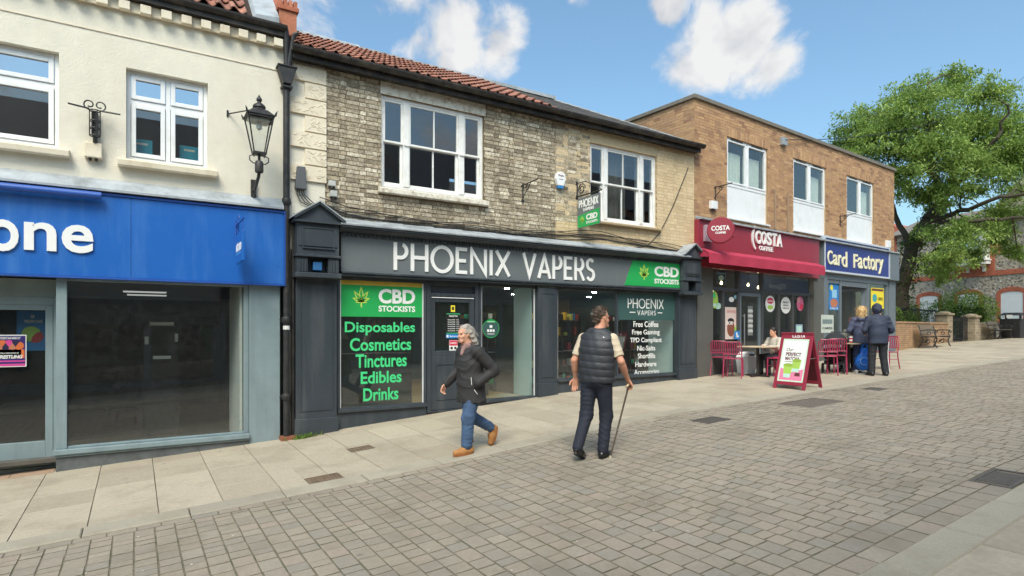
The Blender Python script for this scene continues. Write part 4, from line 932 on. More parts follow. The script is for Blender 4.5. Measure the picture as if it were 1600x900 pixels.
def console(u0, u1, withbox):
    """pilaster head block with pediment, panel and fluted brackets"""
    zt = zf1+.12; w = u1-u0; d1 = .30; zb = zf0-.08
    mb = MB(TA); mb.box(u0, u1, .0, d1-.02, zb+.30, zt); mb.box(u0+.03, u1-.03, d1-.02, d1-.005, zb+.44, zt-.06)
    mb.box(u0-.02, u1+.02, 0, d1+.01, zb+.27, zb+.305)
    mb.box(u0, u0+.17, .0, d1-.03, zb+.02, zb+.268); mb.box(u1-.17, u1, .0, d1-.03, zb+.02, zb+.268); mb.box(u0+.171, u1-.171, .0, .1, zb+.02, zb+.268)
    for k in range(3):
        for o in (u0+.03, u1-.14): mb.box(o+k*.045, o+.025+k*.045, d1-.03, d1-.012, zb+.03, zb+.22)
    c = mb.build('console', phx_m, sP, bevel=.005)
    mb = MB(TA); rect_frame(mb, u0+.08, u1-.08, zb+.40, zt-.07, .016, d1-.02, d1+.006); mb.build('panel_moulding', phx_m, c)
    mb = MB(TA); mb.box(u0-.05, u1+.05, .0, d1+.05, zt, zt+.035); mb.prism([(u0-.06, zt+.036), (u1+.06, zt+.036), ((u0+u1)/2, zt+.30)], .0, d1+.02, 'y')
    for s in (0, 1):
        a = (u0-.06, zt+.06) if s == 0 else ((u0+u1)/2, zt+.325); b = ((u0+u1)/2, zt+.325) if s == 0 else (u1+.06, zt+.06)
        mb.bar((a[0], d1+.03, a[1]), (b[0], d1+.03, b[1]), .10, .045)
    mb.build('pediment', phx_m, c)
    mb = MB(TA); cu = (u0+u1)/2
    for s in (-1, 1): mb.hexa([(cu, 0, zt+.335), (cu, d1+.09, zt+.335), (cu+s*(w/2+.09), d1+.09, zt+.055), (cu+s*(w/2+.09), 0, zt+.055), (cu, 0, zt+.355), (cu, d1+.09, zt+.355), (cu+s*(w/2+.09), d1+.09, zt+.075), (cu+s*(w/2+.09), 0, zt+.075)])
    mb.build('lead_cap', lead_m, c)
    mb = MB(TA); mb.box(u0-.03, u1+.03, .0, d1+.02, zb-.06, zb+.018); mb.build('capital', phx_m, c, bevel=.008)
    if withbox:
        mb = MB(TA); mb.box(u0+w/2-.07, u0+w/2+.07, .101, .24, zb+.06, zb+.2); mb.build('alarm_box', blu_box, c, bevel=.012)
def pilaster(u0, u1, ztop, d1=.12, panel=True):
    mb = MB(TA); sloped_box(mb, u0, u1, -.08, d1, ztop, .05, n=1); p = mb.build('pilaster', phx_m, sP, bevel=.006); zg = max(gl(u0), gl(u1))
    mb = MB(TA); sloped_box(mb, u0-.02, u1+.02, .0, d1+.03, zg+.24, .05, n=1); mb.build('plinth', phx_m, p, bevel=.008)
    if panel: mb = MB(TA); rect_frame(mb, u0+.06, u1-.06, zg+.36, ztop-.1, .016, d1, d1+.012); mb.build('panel_moulding', phx_m, p)
pl0, pl1 = PX(463, 9.86), PX(527, 9.86); ztp = zf0-.12
console(PX(464, 9.72), PX(530, 9.72), True); pilaster(pl0, pl1, ztp)
pr0, pr1 = PX(1062, 9.86), PX(1089, 9.86); console(PX(1068.5, 9.72), PX(1096, 9.72), False); pilaster(pr0, pr1, ztp)
pm0, pm1 = PX(841, 9.9), PX(869, 9.9); pilaster(pm0, pm1, ztp)
zh = zf0-.08                                        # glazing head
def shopwin(u0, u1, zs, mull=(), label=None, dg=-.02, base=True):
    mb = MB(TA); rect_frame(mb, u0, u1, zs, zh, .05, -.06, .03)
    for m_ in mull: mb.box(m_-.02, m_+.02, -.06, .02, zs+.05, zh-.05)
    mb.box(u0, u1, .031, .07, zs-.02, zs+.035)
    w = mb.build('window_frame', phx_m, sP, bevel=.004)
    ed = [u0+.05]+[x for m_ in mull for x in (m_-.02, m_+.02)]+[u1-.05]
    for k in range(0, len(ed), 2): pane(TA, w, ed[k], ed[k+1], zs+.05, zh-.05, dg, GLASS_SHOP, .008)
    if base:
        m2 = MB(TA); sloped_box(m2, u0, u1, -.07, .025, zs-.021, .05, n=3); m2.build('stall_riser', phx_m, sP)
    mb = MB(TA); mb.box(u0+.052, u0+.066, -.012, .012, zs+.05, zh-.06); mb.box(u1-.066, u1-.052, -.012, .012, zs+.05, zh-.06); mb.build('edge_strip', white_m, w)
W1 = (PX(527.5, 9.95), PX(667, 9.95)); zW1 = PZ(600, 640, 9.95)+.02
shopwin(*W1, zW1)
uD0, uD1 = PX(668, 9.95), PX(749, 9.95); zD = gx((uD0+uD1)/2)-.01
W2 = (PX(750, 9.95), PX(840.5, 9.95)); zW2 = gx(W2[0]+.2)+.06; shopwin(*W2, zW2)
W3 = (PX(869.5, 9.95), PX(1061.5, 9.95)); mu = PX(966.5, 9.95); zW3 = gx(W3[1])+.13; shopwin(*W3, zW3, (mu,))
# door
mb = MB(TA); rect_frame(mb, uD0+.002, uD1-.002, zD, zh, .075, -.08, .03, wb=.03); ztr = PZ(705, 461, 9.95); mb.box(uD0+.075, uD1-.075, -.08, .025, ztr-.03, ztr+.03); dfr = mb.build('door_frame', phx_m, sP, bevel=.005)
pane(TA, dfr, uD0+.075, uD1-.075, ztr+.03, zh-.075, -.04, flat('transom_panel', K(62, 66, 72)))
mb = MB(TA); a, b = uD0+.08, uD1-.08; zm = PZ(705, 556, 9.95); rect_frame(mb, a, b, zm, ztr-.035, .095, -.06, .0); mb.box(a, b, -.06, -.0, zD+.035, zm-.001); dr = mb.build('door', phx_m, sP, bevel=.006)
pane(TA, dr, a+.095, b-.095, zm+.095, ztr-.13, -.03, GLASS_SHOP)
mb = MB(TA); rect_frame(mb, a+.11, b-.11, zD+.22, zm-.14, .02, .0, .012); mb.build('door_panel', phx_m, dr)
steel_m = M('brushed_steel', K(190, 190, 190), .3, .05, 10, metal=.9)
mb = MB(TA); mb.box(b-.26, b-.02+.0, .001, .014, zm+.0, zm+.05); mb.build('letterbox', steel_m, dr)
mb = MB(TA); mb.tube([(b-.04, .04, zm-.12), (b-.04, .04, zm+.02)], .01, 8); mb.box(b-.055, b-.025, .0, .04, zm-.12, zm-.105); mb.build('handle', steel_m, dr)
mb = MB(TA); mb.box(a+.02, b-.02, .001, .02, ztr-.058, ztr-.043); mb.build('weather_bar', white_m, dr)
# interior
iP = thing('shop_interior', 'lit shop interior with dark shelving behind the lettered windows', 'interior', (6, D+3, gx(6)))
zfi = gx(6.6); teal_m = M('dark_teal_wall', K(52, 76, 74), .7, .08, 2); wood_f = M('wood_floor', K(186, 152, 100), .45, .12, 6)
mb = MB(TA); mb.box(B0+.21, B1-.21, -5.9, -.085, zfi-.05, zfi-.01); mb.build('floor', wood_f, iP)
mb = MB(TA); mb.box(B0+.21, B1-.21, -5.95, -5.6, zfi, zh+.3); mb.build('back_wall', teal_m, iP)
mb = MB(TA); mb.box(B0+.21, B1-.21, -5.6, -.085, zh+.02, zh+.06); mb.build('ceiling', flat('shop_ceiling', K(96, 112, 110)), iP)
mb = MB(TA); mb.box(B0+.2, B0+.26, -5.6, -.085, zfi-.3, zh+.02); mb.box(B1-.3, B1-.24, -5.6, -.085, zfi, zh+.02); mb.build('side_wall', teal_m, iP)
spot_m = emit('spot_lamp', (1, .98, .92, 1), 110)
for i in range(7):
    for j in range(2):
        mb = MB(TA); mb.lathe([(.05, zh+.012), (.058, zh+.019)], (3.2+1.25*i, -1.2-1.7*j, 0), 12); mb.build('ceiling_spot', spot_m, iP)
shelf_m = M('shelf_black', K(40, 44, 46), .5, .1, 5); prod = [flat('box_%d' % i, c) for i, c in enumerate((K(226, 226, 220), K(236, 178, 40), K(40, 170, 96), K(196, 60, 60), K(60, 120, 190), K(220, 214, 90), K(80, 200, 160)))]
rp = random.Random(5)
def shelf_unit(u, dp, w, label, seed):
    t = thing('display_shelf', label, 'shelf', TA(u, dp, zfi), 0, 'display shelves in the shop'); hh = 1.75
    mb = MB(TA); mb.box(u-w/2, u-w/2+.03, dp-.3, dp, zfi, zfi+hh); mb.box(u+w/2-.03, u+w/2, dp-.3, dp, zfi, zfi+hh); mb.box(u-w/2+.03, u+w/2-.03, dp-.3, dp-.28, zfi, zfi+hh); mb.build('carcass', shelf_m, t)
    for k in range(5):
        zz = zfi+.15+k*.36; mb = MB(TA); mb.box(u-w/2+.031, u+w/2-.031, dp-.279, dp-.01, zz, zz+.02); sh = mb.build('shelf_board', steel_m if k == 2 else shelf_m, t)
        x = u-w/2+.06
        while x < u+w/2-.12:
            bw = rp.uniform(.05, .12)
            if rp.random() < .75:
                mb = MB(TA); mb.box(x, x+bw, dp-.2, dp-.06, zz+.021, zz+.021+rp.uniform(.07, .2)); mb.build('packet', rp.choice(prod), sh)
            x += bw+rp.uniform(.01, .12)
pale_r = M('pale_return_panel', K(196, 214, 214), .6, .03, 4)
mb = MB(TA); mb.box(W2[1]-.075, W2[1]-.055, -.75, -.09, zW2, zh-.02); mb.box(W3[1]-.075, W3[1]-.055, -.9, -.09, zW3, zh-.02); mb.box(W1[0]+.056, W1[0]+.07, -.3, -.09, zW1, zh-.02); mb.build('return_panel', pale_r, iP)
shelf_unit(5.95, -.9, .7, 'dark shelving unit seen through the pane beside the door', 1); shelf_unit(6.55, -1.5, .6, 'dark shelving unit near the middle pilaster, seen through the pane beside the door', 2)
shelf_unit(7.9, -1.0, .9, 'dark shelving with small packets left of the walking man with the cane', 3); shelf_unit(8.75, -1.3, .8, 'dark shelving behind the walking man with the cane', 4); shelf_unit(9.9, -1.2, .9, 'dark shelving behind the window listing free coffee', 5); shelf_unit(10.8, -1.1, .5, 'narrow shelving at the right end of the shop', 6)
mb = MB(TA); mb.box(3.1, 4.4, -1.0, -.5, zfi, zfi+.95); ct = mb.build('counter', shelf_m, iP)

# ---- signs of this shop
sg = thing('fascia_sign', 'white capital letters PHOENIX VAPERS on the charcoal fascia', 'sign', (PX(770), D, zf0))
z0, z1 = PZ(770, 430.5, 9.85), PZ(770, 391, 9.85)
for word, pa, pb in (('PHOENIX', 615.5, 797), ('VAPERS', 817, 929)):
    # constant drawn height on a level board
    for lb in stroke_word(word, PX(pa, 9.85), PX(pb, 9.85), z0, z1, .064, .141, .158, .13, emit_letter=lambda: MB(TA)): lb.build('letter', letterw_m, sg)
cb = thing('sign_panel', 'green slanted panel with leaf emblem and CBD STOCKISTS at the right of the charcoal fascia', 'sign', (PX(1020), D, zf0))
ca, cb1 = PX(976, 9.85), PX(1062.5, 9.85); z0, z1 = zf0+.02, PZ(1020, 409, 9.85)
mb = MB(TA); mb.prism([(ca, z0), (cb1, z0), (cb1, z1), (ca+(cb1-ca)*.14, z1)], .141, .150, 'y'); mb.build('panel', green_m, cb)
h = z1-z0; mb = MB(TA); leaf_emblem(mb, ca+(cb1-ca)*.335, z0+h*.42, h*.42, .150, .154, 0, .09); mb.build('leaf_emblem', leafgold_m, cb)
mb = MB(TA); put_text(mb, 'CBD', ca+(cb1-ca)*.52, cb1-.05, z0+h*.42, z0+h*.84, .150, .156, 0, .035); put_text(mb, 'STOCKISTS', ca+(cb1-ca)*.52, cb1-.05, z0+h*.13, z0+h*.33, .150, .156, 0, .03); mb.build('lettering', letterw_m, cb)
wg = thing('window_sign', 'green CBD STOCKISTS panel with leaf across the top of the left window', 'sign', (PX(595), D, PZ(595, 495)))
a, b = PX(527.5, 9.95)+.052, PX(667, 9.95)-.052; z1 = zh-.052; z0 = PZ(595, 495, 9.96)
dV = .0005-.02+.001
mb = MB(TA); mb.box(a, b, dV, dV+.003, z0, z1); mb.build('panel', green_m, wg)
h = z1-z0; mb = MB(TA); leaf_emblem(mb, a+(b-a)*.245, z0+h*.42, h*.38, dV+.003, dV+.006, 0, .08); mb.build('leaf_emblem', leafgold_m, wg)
mb = MB(TA); put_text(mb, 'CBD', a+(b-a)*.45, b-.15, z0+h*.38, z0+h*.80, dV+.003, dV+.006, 0, .035); put_text(mb, 'STOCKISTS', a+(b-a)*.45, b-.15, z0+h*.15, z0+h*.32, dV+.003, dV+.006, 0, .03); mb.build('lettering', letterw_m, wg)
yb_ = M('yellow_print', K(206, 178, 74), .5, .15, 6); mb = MB(TA); mb.box(a, b, dV+.0032, dV+.0045, z1-.075, z1); mb.build('print_band', yb_, wg)
wl = thing('window_lettering', 'light green list of words Disposables to Drinks on the left window', 'lettering', (PX(595), D, zW1))
for k, (s, pa, pb, yt, yb2) in enumerate((('Disposables', 540, 650, 503, 525), ('Cosmetics', 548, 644, 528, 549), ('Tinctures', 557, 637, 553, 575), ('Edibles', 565, 629, 580, 600), ('Drinks', 569, 624, 606, 627))):
    mb = MB(TA); pm_ = (pa+pb)/2; put_text(mb, s, PX(pa, 9.97), PX(pb, 9.97), PZ(pm_, yb2-1, 9.97), PZ(pm_, yt, 9.97), dV, dV+.003, 0, .02); mb.build('word', greenlt_m, wl)
w4 = thing('window_lettering', 'white shop name and list Free Coffee to Accessories on the right window', 'lettering', (PX(1010), D, zW3))
mg = M('grey_green_vinyl', K(62, 92, 90), .4, .03, 2)
mb = MB(TA); a, b = mu+.022, PX(1061.5, 9.95)-.052; mb.box(a, b, dV, dV+.002, PZ(1012, 500, 9.97), zh-.052); mb.build('vinyl_panel', mg, w4)
mb = MB(TA)
for _ in stroke_word('PHOENIX', PX(983, 9.97), PX(1039, 9.97), PZ(1011, 482, 9.97), PZ(1011, 467, 9.97), .026, dV+.002, dV+.005, .13, mb=mb): pass
for _ in stroke_word('VAPERS', PX(998, 9.97), PX(1027, 9.97), PZ(1012, 492.5, 9.97), PZ(1012, 485, 9.97), .013, dV+.002, dV+.005, .2, mb=mb): pass
mb.box(PX(986, 9.97), PX(995, 9.97), dV+.002, dV+.005, PZ(1012, 489, 9.97), PZ(1012, 487.6, 9.97)); mb.box(PX(1030, 9.97), PX(1037, 9.97), dV+.002, dV+.005, PZ(1012, 489, 9.97), PZ(1012, 487.6, 9.97)); mb.build('shop_name', letterw_m, w4)
for s, pa, pb, yt, yb2 in (('Free Coffee', 992, 1031, 502, 511), ('Free Gaming', 990, 1033, 515, 525), ('TPD Compliant', 987, 1036, 527.5, 537), ('Nic-Salts', 998, 1026, 540, 548), ('Shortfills', 999, 1026, 552, 560), ('Hardware', 995, 1028, 565, 573), ('Accessories', 993, 1032, 577, 585)):
    mb = MB(TA); pm_ = (pa+pb)/2; put_text(mb, s, PX(pa, 9.97), PX(pb, 9.97), PZ(pm_, yb2, 9.97), PZ(pm_, yt, 9.97), dV, dV+.003, 0, .012); mb.build('word', letterw_m, w4)
# small door notices
def notice(label, name, px0, px1, py0, py1, Y, m, parts=()):
    t = thing(name, label, 'notice', (PX((px0+px1)/2, Y), Y, PZ((px0+px1)/2, py1, Y))); pm_ = (px0+px1)/2
    u0, u1, z0, z1 = PX(px0, Y), PX(px1, Y), PZ(pm_, py1, Y), PZ(pm_, py0, Y); d = D-Y
    mb = MB(TA); mb.box(u0, u1, d-.002, d, z0, z1); mb.build('sheet', m, t)
    for (nm, a, b, c, e, m2, txt) in parts:
        mb = MB(TA); A_, B_, C_, E_ = u0+(u1-u0)*a, u0+(u1-u0)*b, z0+(z1-z0)*c, z0+(z1-z0)*e
        if txt: put_text(mb, txt, A_, B_, C_, E_, d+.0005, d+.0025, 0, .02)
        else: mb.box(A_, B_, d+.0004, d+.0015, C_, E_)
        mb.build(nm, m2, t)
    return t
blk = flat('print_black', K(26, 28, 28)); yel = flat('print_yellow', K(240, 220, 60)); redp = flat('print_red', K(214, 48, 84)); blup = flat('print_blue', K(48, 130, 200)); gd = dV
Yn = 10.018
notice('yellow warning sticker at the top of the panelled door glass', 'sticker', 704.5, 711, 477, 487.5, Yn, yel, [('symbol', .25, .75, .3, .75, blk, None)])
notice('black opening hours notice with green border on the door glass', 'notice_sheet', 697, 719.5, 490, 521, Yn, blk, [('border', .02, .98, .97, 1, greenlt_m, None), ('border', .02, .98, 0, .03, greenlt_m, None), ('lettering', .2, .8, .82, .93, letterw_m, 'Opening Times')]+[('lettering', .12, .88, .1+.11*i, .16+.11*i, letterw_m, 'Monday 09:00 - 17:30') for i in range(6)])
notice('blue social media sticker under the opening hours notice', 'sticker', 697, 715.5, 522, 528.5, Yn, blup, [('lettering', .3, .95, .3, .7, letterw_m, 'find us on'), ('symbol', .05, .2, .2, .8, letterw_m, None)])
notice('white and red notice low on the door glass', 'notice_sheet', 702, 715, 531.5, 553, Yn, pap, [('band', .02, .98, .6, .98, redp, None), ('lettering', .15, .85, .72, .86, letterw_m, 'NO'), ('lettering', .15, .85, .1, .25, redp, 'VAPE'), ('symbol', .15, .4, .34, .52, blk, None), ('symbol', .6, .85, .34, .52, blk, None)])
rd = thing('sticker', 'round charcoal sticker with green top on the pane beside the door', 'sticker', (PX(769), D, PZ(769, 530)))
cu, cz, rr = PX(769, 9.97), PZ(769, 513, 9.97), .19
mb = MB(TA); mb.lathe([(.001, dV), (rr, dV), (rr, dV+.002), (.001, dV+.002)], (cu, 0, cz), 32, axis='y'); mb.build('disc', mg, rd)
mb = MB(TA); pts = [(cu+rr*cos(t), cz+rr*sin(t)) for t in np.linspace(.65, pi-.65, 16)]; mb.prism(pts, dV+.0022, dV+.0032, 'y'); ribbon(mb, arc(cu, cz, rr*.97, rr*.97, 0, 350, 34), .012, dV+.0022, dV+.0032, 0, True); mb.build('green_cap', green_m, rd)
mb = MB(TA); put_text(mb, 'Vape Shop', cu-.08, cu+.08, cz+.115, cz+.14, dV+.0034, dV+.0044, 0, .02); mb.box(cu-.03, cu+.03, dV+.0022, dV+.0032, cz+.01, cz+.06)
for i in range(3): mb.box(cu-.085+.06*i, cu-.04+.06*i, dV+.0022, dV+.0032, cz-.07, cz-.02)
mb.box(cu-.08, cu+.08, dV+.0022, dV+.0032, cz-.115, cz-.105); mb.build('lettering', letterw_m, rd)
# hanging sign on a scroll bracket
hs = thing('hanging_sign', 'grey and green hanging sign PHOENIX VAPERS CBD on a black scroll bracket', 'sign', (PX(900), D, PZ(900, 355)))
uh = PX(901, 10); dh0, dh1 = .06, .76
# picture columns 902..937 seen at an angle: sign hangs square to the wall
zt = PZ(903, 309, 9.85); zb = PZ(903, 355, 9.85)
mb = MB(TA); mb.box(uh-.015, uh+.015, dh0, dh1, zb, zt); mb.build('board', phxf_m, hs)
TS = lambda a, b, c: (uh-b, D-a, c)          # left face of the board: reads from the street end to the wall? wall side first
TSm = lambda a, b, c: (uh-b, D-(dh0+dh1-a), c)
h = zt-zb; L = dh1-dh0
mb = MB(TS); mb.prism([(dh0, zb), (dh1, zb), (dh1, zb+h*.52), (dh0, zb+h*.40)], .0152, .018, 'y'); mb.build('green_half', green_m, hs)
mb = MB(TS)
for _ in stroke_word('PHOENIX', dh0+.04, dh1-.04, zt-h*.33, zt-h*.08, .028, .0152, .019, .13, mb=mb): pass
for _ in stroke_word('VAPERS', dh0+.18, dh1-.18, zt-h*.47, zt-h*.38, .018, .0152, .019, .2, mb=mb): pass
put_text(mb, 'CBD', dh0+.28, dh1-.06, zb+h*.2, zb+h*.40, .018, .021, 0, .05); put_text(mb, 'STOCKISTS', dh0+.28, dh1-.06, zb+h*.08, zb+h*.16, .018, .021, 0, .03); mb.build('lettering', letterw_m, hs)
mb = MB(TS); leaf_emblem(mb, dh0+.15, zb+h*.2, .10, .018, .021, 0, .09); mb.build('leaf_emblem', leafgold_m, hs)
mb = MB(TA); mb.tube([(uh, .02, zt+.03), (uh, .02, zt+.36)], .014, 6); mb.tube([(uh, .02, zt+.05), (uh, dh1+.05, zt+.05)], .013, 6); mb.tube([(uh, .02, zt+.34), (uh, .3, zt+.33), (uh, dh1+.05, zt+.06)], .010, 6); mb.tube([(uh, .17+q[0], zt+.19+q[1]) for q in scroll(0, 0, .12, 0, 1.6)], .012, 6)
mb.tube([(uh, dh0+.1, zt+.05), (uh, dh0+.1, zt)], .006, 5); mb.tube([(uh, dh1-.1, zt+.05), (uh, dh1-.1, zt)], .006, 5); mb.box(uh-.03, uh+.03, .001, .012, zt+.3, zt+.38); mb.box(uh-.03, uh+.03, .001, .012, zt+.0, zt+.08); mb.build('bracket', black_m, hs, smooth=True)
basket_bracket('black scrolled iron bracket on the old brick wall right of the big sash window', TA, PX(816), PZ(816, 318), PZ(816, 287), .55)
al = thing('alarm_box', 'white bell-shaped alarm box on the brick wall left of the hanging sign', 'alarm', (PX(873), D, PZ(873, 295)))
cu, cz = PX(873), PZ(873, 282)
mb = MB(TA); mb.prism([(cu-.13, cz+.02), (cu-.11, cz+.13), (cu, cz+.17), (cu+.11, cz+.13), (cu+.13, cz+.02), (cu+.08, cz-.13), (cu-.08, cz-.13)], .001, .09, 'y'); mb.build('cover', white_m, al, bevel=.02)
mb = MB(TA); mb.box(cu-.07, cu+.07, .01, .085, cz-.18, cz-.132); mb.build('strobe', blup, al, bevel=.01)
mb = MB(TA); put_text(mb, 'Eagle', cu-.07, cu+.07, cz+.06, cz+.10, .0905, .092, 0, .02); mb.box(cu-.05, cu+.05, .0905, .092, cz+.0, cz+.01); mb.build('lettering', flat('print_darkred', K(120, 40, 40)), al)
# boxes and cables
boxlight('upper small grey junction box left of the big sash window', TA, PX(517), PZ(517, 288), .11, .09, 'electrical box', flat('pale_grey_box', K(190, 192, 188)))
boxlight('lower small grey junction box left of the big sash window', TA, PX(519.5), PZ(519, 304), .11, .1, 'electrical box', flat('pale_grey_box2', K(182, 184, 180)))
tb = thing('junction_box', 'tall dark grey telecom box on the cream strip beside the drainpipe', 'electrical box', (PX(469), D, PZ(469, 296)))
cu = PX(468.5); mb = MB(TA); mb.prism([(cu-.09, PZ(469, 297)), (cu+.09, PZ(469, 297)), (cu+.07, PZ(469, 262)), (cu-.06, PZ(469, 262))], .001, .1, 'y'); mb.build('housing', flat('telecom_grey', K(96, 98, 102)), tb, bevel=.012)
mb = MB(TA)
for k in range(4): mb.tube([(cu-.05+.03*k, .05, PZ(469, 297)), (cu-.06+.04*k, .06, PZ(469, 305)), (cu-.0+.07*k, .04, PZ(469, 316)), (cu+.16+.08*k, .03, PZ(469, 322)), (uq+.1, .03, PZ(500, 325))], .008, 5)
mb.build('cable_tail', black_m, tb)
cbt = thing('wall_cable', 'bundle of dark cables sagging along the brick wall above the shop cornice', 'cable', (PX(500), D, PZ(500, 325)))
for k in range(5):
    mb = MB(TA); pts = []
    for i in range(60):
        t = i/59; uu = uq-.1+(B1-uq-.25)*t; base = np.interp(t, [0, .05, .2, .45, .7, 1], [PZ(510, 318), PZ(530, 332), PZ(620, 345), PZ(780, 362), PZ(880, 362), PZ(1040, 390)])
        pts.append((uu, .012+.008*k, max(base+.035*(k-1.5)+.035*sin(t*(9+3*k)+k*1.7)-.02, zf1+.31)))
    mb.tube(pts, .0085, 5); mb.build('strand', black_m, cbt)
mb = MB(TA); mb.tube([(PX(1075), .01, PZ(1075, 262)), (PX(1070), .012, PZ(1070, 275)), (PX(1050), .012, PZ(1050, 325)), (PX(1030), .012, PZ(1030, 365)), (PX(1010), .012, PZ(1010, 385)), (PX(985), .012, PZ(985, 388))], .010, 5); mb.build('drop_cable', black_m, cbt)
mb = MB(TA); mb.tube([(PX(457), .05, gx(2.2)+.02), (PX(457), .05, PZ(457, 345)), (PX(460), .05, PZ(460, 335))], .022, 8); mb.tube([(PX(454), .04, gx(2.2)), (PX(454), .04, PZ(457, 390))], .012, 6); mb.build('conduit', black_m, cbt)
# weeds at the foot of the wall
weed_m = M('weed_green', K(96, 122, 48), .8, .2, 20)
wd_ = thing('weed', 'tuft of green weeds at the foot of the charcoal pilaster by the drainpipe', 'weed', (PX(473, 9.8), 9.78, g(PX(473, 9.8), 9.8)))
mb = MB(); r = random.Random(4)
for i in range(170):
    x = PX(473, 9.8)+r.gauss(0, .12); y = 9.78+r.gauss(0, .035); z = g(x, y); h = r.uniform(.02, .09); a = r.uniform(0, 6.28); w_ = .012
    mb.add([(x-w_*cos(a), y-w_*sin(a), z), (x+w_*cos(a), y+w_*sin(a), z), (x+r.uniform(-.05, .05), y+r.uniform(-.05, .03), z+h)], [(0, 1, 2)])
mb.build('blade_tuft', weed_m, wd_)
# ================================================================ the brown brick flat-roofed building
bC = thing('flat_roofed_building', 'brown brick flat roofed building with three white windows over two shops', 'building', TC(0, 0, gx(CO[0])))
CL = CP(1397, 262)[0]; zcp = (CP(1085, 150)[1]+CP(1397, 262)[1])/2
zct = CP(1091, 344.5)[1]+.04
cw = []
for (a, b, yt, yb, ym) in ((1136, 1199.5, 213.4, 337.6, 287.5), (1239.5, 1291, 245.5, 361, 315), (1323, 1365.5, 273, 375, 334)):
    cw.append((CP(a, 0)[0], CP(b, 0)[0], CP(a, yb)[1], CP(a, yt)[1], CP(a, ym)[1]))
zt_m = sum(w[3] for w in cw)/3; zb_m = sum(w[2] for w in cw)/3; zm_m = sum(w[4] for w in cw)/3
cw = [(w[0], w[1], zb_m, zt_m, zm_m) for w in cw]
mb = MB(TC); wall_holes(mb, 0, CL, zct-.2, zcp-.1, -.003, -.25, [w[:4] for w in cw]); wc = mb.build('front_wall', costamortar_m, bC)
sold = [(w[0]-.02, w[1]+.02, w[3], w[3]+.235) for w in cw]
bricks(TC, CA, wc, 0.002, CL, zct-.2, zcp-.1, [w[:4] for w in cw]+sold, costabrick_m, 200, .075, .010, .003, .0015, False, 21)
for w in cw:                                              # soldier course over each window
    n = int((w[1]-w[0]+.04)/.075)
    for i in range(n):
        inst('brick', unit_box(costabrick_m), TC(w[0]-.02+(w[1]-w[0]+.04)*(i+.5)/n, .004-.02, w[3]+.1155), (0, 0, CA), (.066, .04, .222), wc)
# side wall seen above the middle roof: runs back from the corner
def TCS(u, d, z): return TC(-d, -u, z)                    # u runs back into the block, d out to the left
mb = MB(TCS); wall_holes(mb, .002, 8, gx(CO[0])-.3, zcp-.1, -.003, -.25, []); ws = mb.build('side_wall', costamortar_m, bC)
bricks(TCS, CA+pi/2, ws, .002, 8, PZ(1085, 260)-.2, zcp-.1, [], costabrick_m, 80, .075, .010, .003, .0015, False, 22)
mb = MB(TC); mb.box(CL-.25, CL-.001, -8, -.26, gx(22)-.3, zcp-.1); mb.box(.0, CL, -8.3, -8.01, gx(12)-.3, zcp-.1); mb.box(.26, CL-.26, -8, -.26, zct-.1, zct+.0); mb.box(.26, CL-.26, -8, -.02, zcp-.3, zcp-.2); mb.build('shell_wall', dark_in, bC)
cop_m = M('grey_coping', K(122, 116, 106), .8, .15, 6, .3, 60)
mb = MB(TC); mb.box(-.06, CL+.06, -.30, .06, zcp-.1, zcp); mb.box(-.06, .25, -8.1, -.301, zcp-.1, zcp-.003); mb.box(CL-.25, CL+.06, -8.1, -.301, zcp-.1, zcp-.003); mb.build('coping', cop_m, bC, bevel=.008)
for k, w in enumerate(cw):
    u0, u1, z0, z1, zm = w; mb = MB(TC); d = -.05
    rect_frame(mb, u0, u1, zm, z1, .05, d-.07, d, wb=.08); um_ = (u0+u1)/2; mb.box(um_-.04, um_+.04, d-.07, d+.001, zm+.08, z1-.05)
    for a, b in ((u0+.05, um_-.04), (um_+.04, u1-.05)): rect_frame(mb, a+.003, b-.003, zm+.083, z1-.053, .045, d-.05, d+.015); mb.box(a+.16, b-.16, d+.016, d+.03, z1-.05, z1-.03, 1)
    wn = mb.build('window', [white_m, black_m], bC, bevel=.004)
    for a, b in ((u0+.098, um_-.088), (um_+.088, u1-.098)): pane(TC, wn, a, b, zm+.131, z1-.101, d-.02, GLASS_SHOP)
    for a, b in ((u0+.002, um_-.002), (um_+.002, u1-.002)):
        m2 = MB(TC); m2.box(a, b, d-.05, d-.012, z0, zm-.002); m2.box(a, b, d-.011, d, z0, z0+.03); m2.build('spandrel_panel', white_m, wn)
    m2 = MB(TC); m2.box(u0-.03, u1+.05, -.05, .06, z0-.035, z0-.002); m2.build('sill', white_m, wn)
    m2 = MB(TC); m2.box(u0-.2, u1+.2, -2.2, -2.1, zm-.3, z1+.3); m2.build('room_wall', flat('room_tone_%d' % k, K(130, 130, 122)), bC)
    for a, b in (((u0+.1, um_-.05), (um_+.05, u1-.1)) if k == 0 else ((um_+.2, u1-.08),)):
        m3 = MB(TC); n = 20; vs = []
        for i in range(n+1): uu = a+(b-a)*i/n; vs += [(uu, -.22+.02*sin(i*1.9), zm+.05), (uu, -.22+.02*sin(i*1.9+.3), z1-.3)]
        m3.add(vs, [(2*i, 2*i+2, 2*i+3, 2*i+1) for i in range(n)]); m3.build('curtain', cur_m, bC)
mb = MB(TC); u_ = CP(1222, 220)[0]; mb.box(u_-.13, u_+.13, .001, .1, CP(1222, 228)[1], CP(1222, 216)[1]); vb = mb.build('vent_box', flat('vent_grey', K(150, 158, 164)), bC, bevel=.01)
for px in (1210, 1230):
    u_ = CP(px, 300)[0]; mb = MB(TC); mb.tube([(u_, .02, zct+.1), (u_, .02, CP(px, 298 if px == 1210 else 302)[1])], .03, 8); mb.build('conduit', flat('conduit_%d' % px, K(150, 128, 104)), bC)
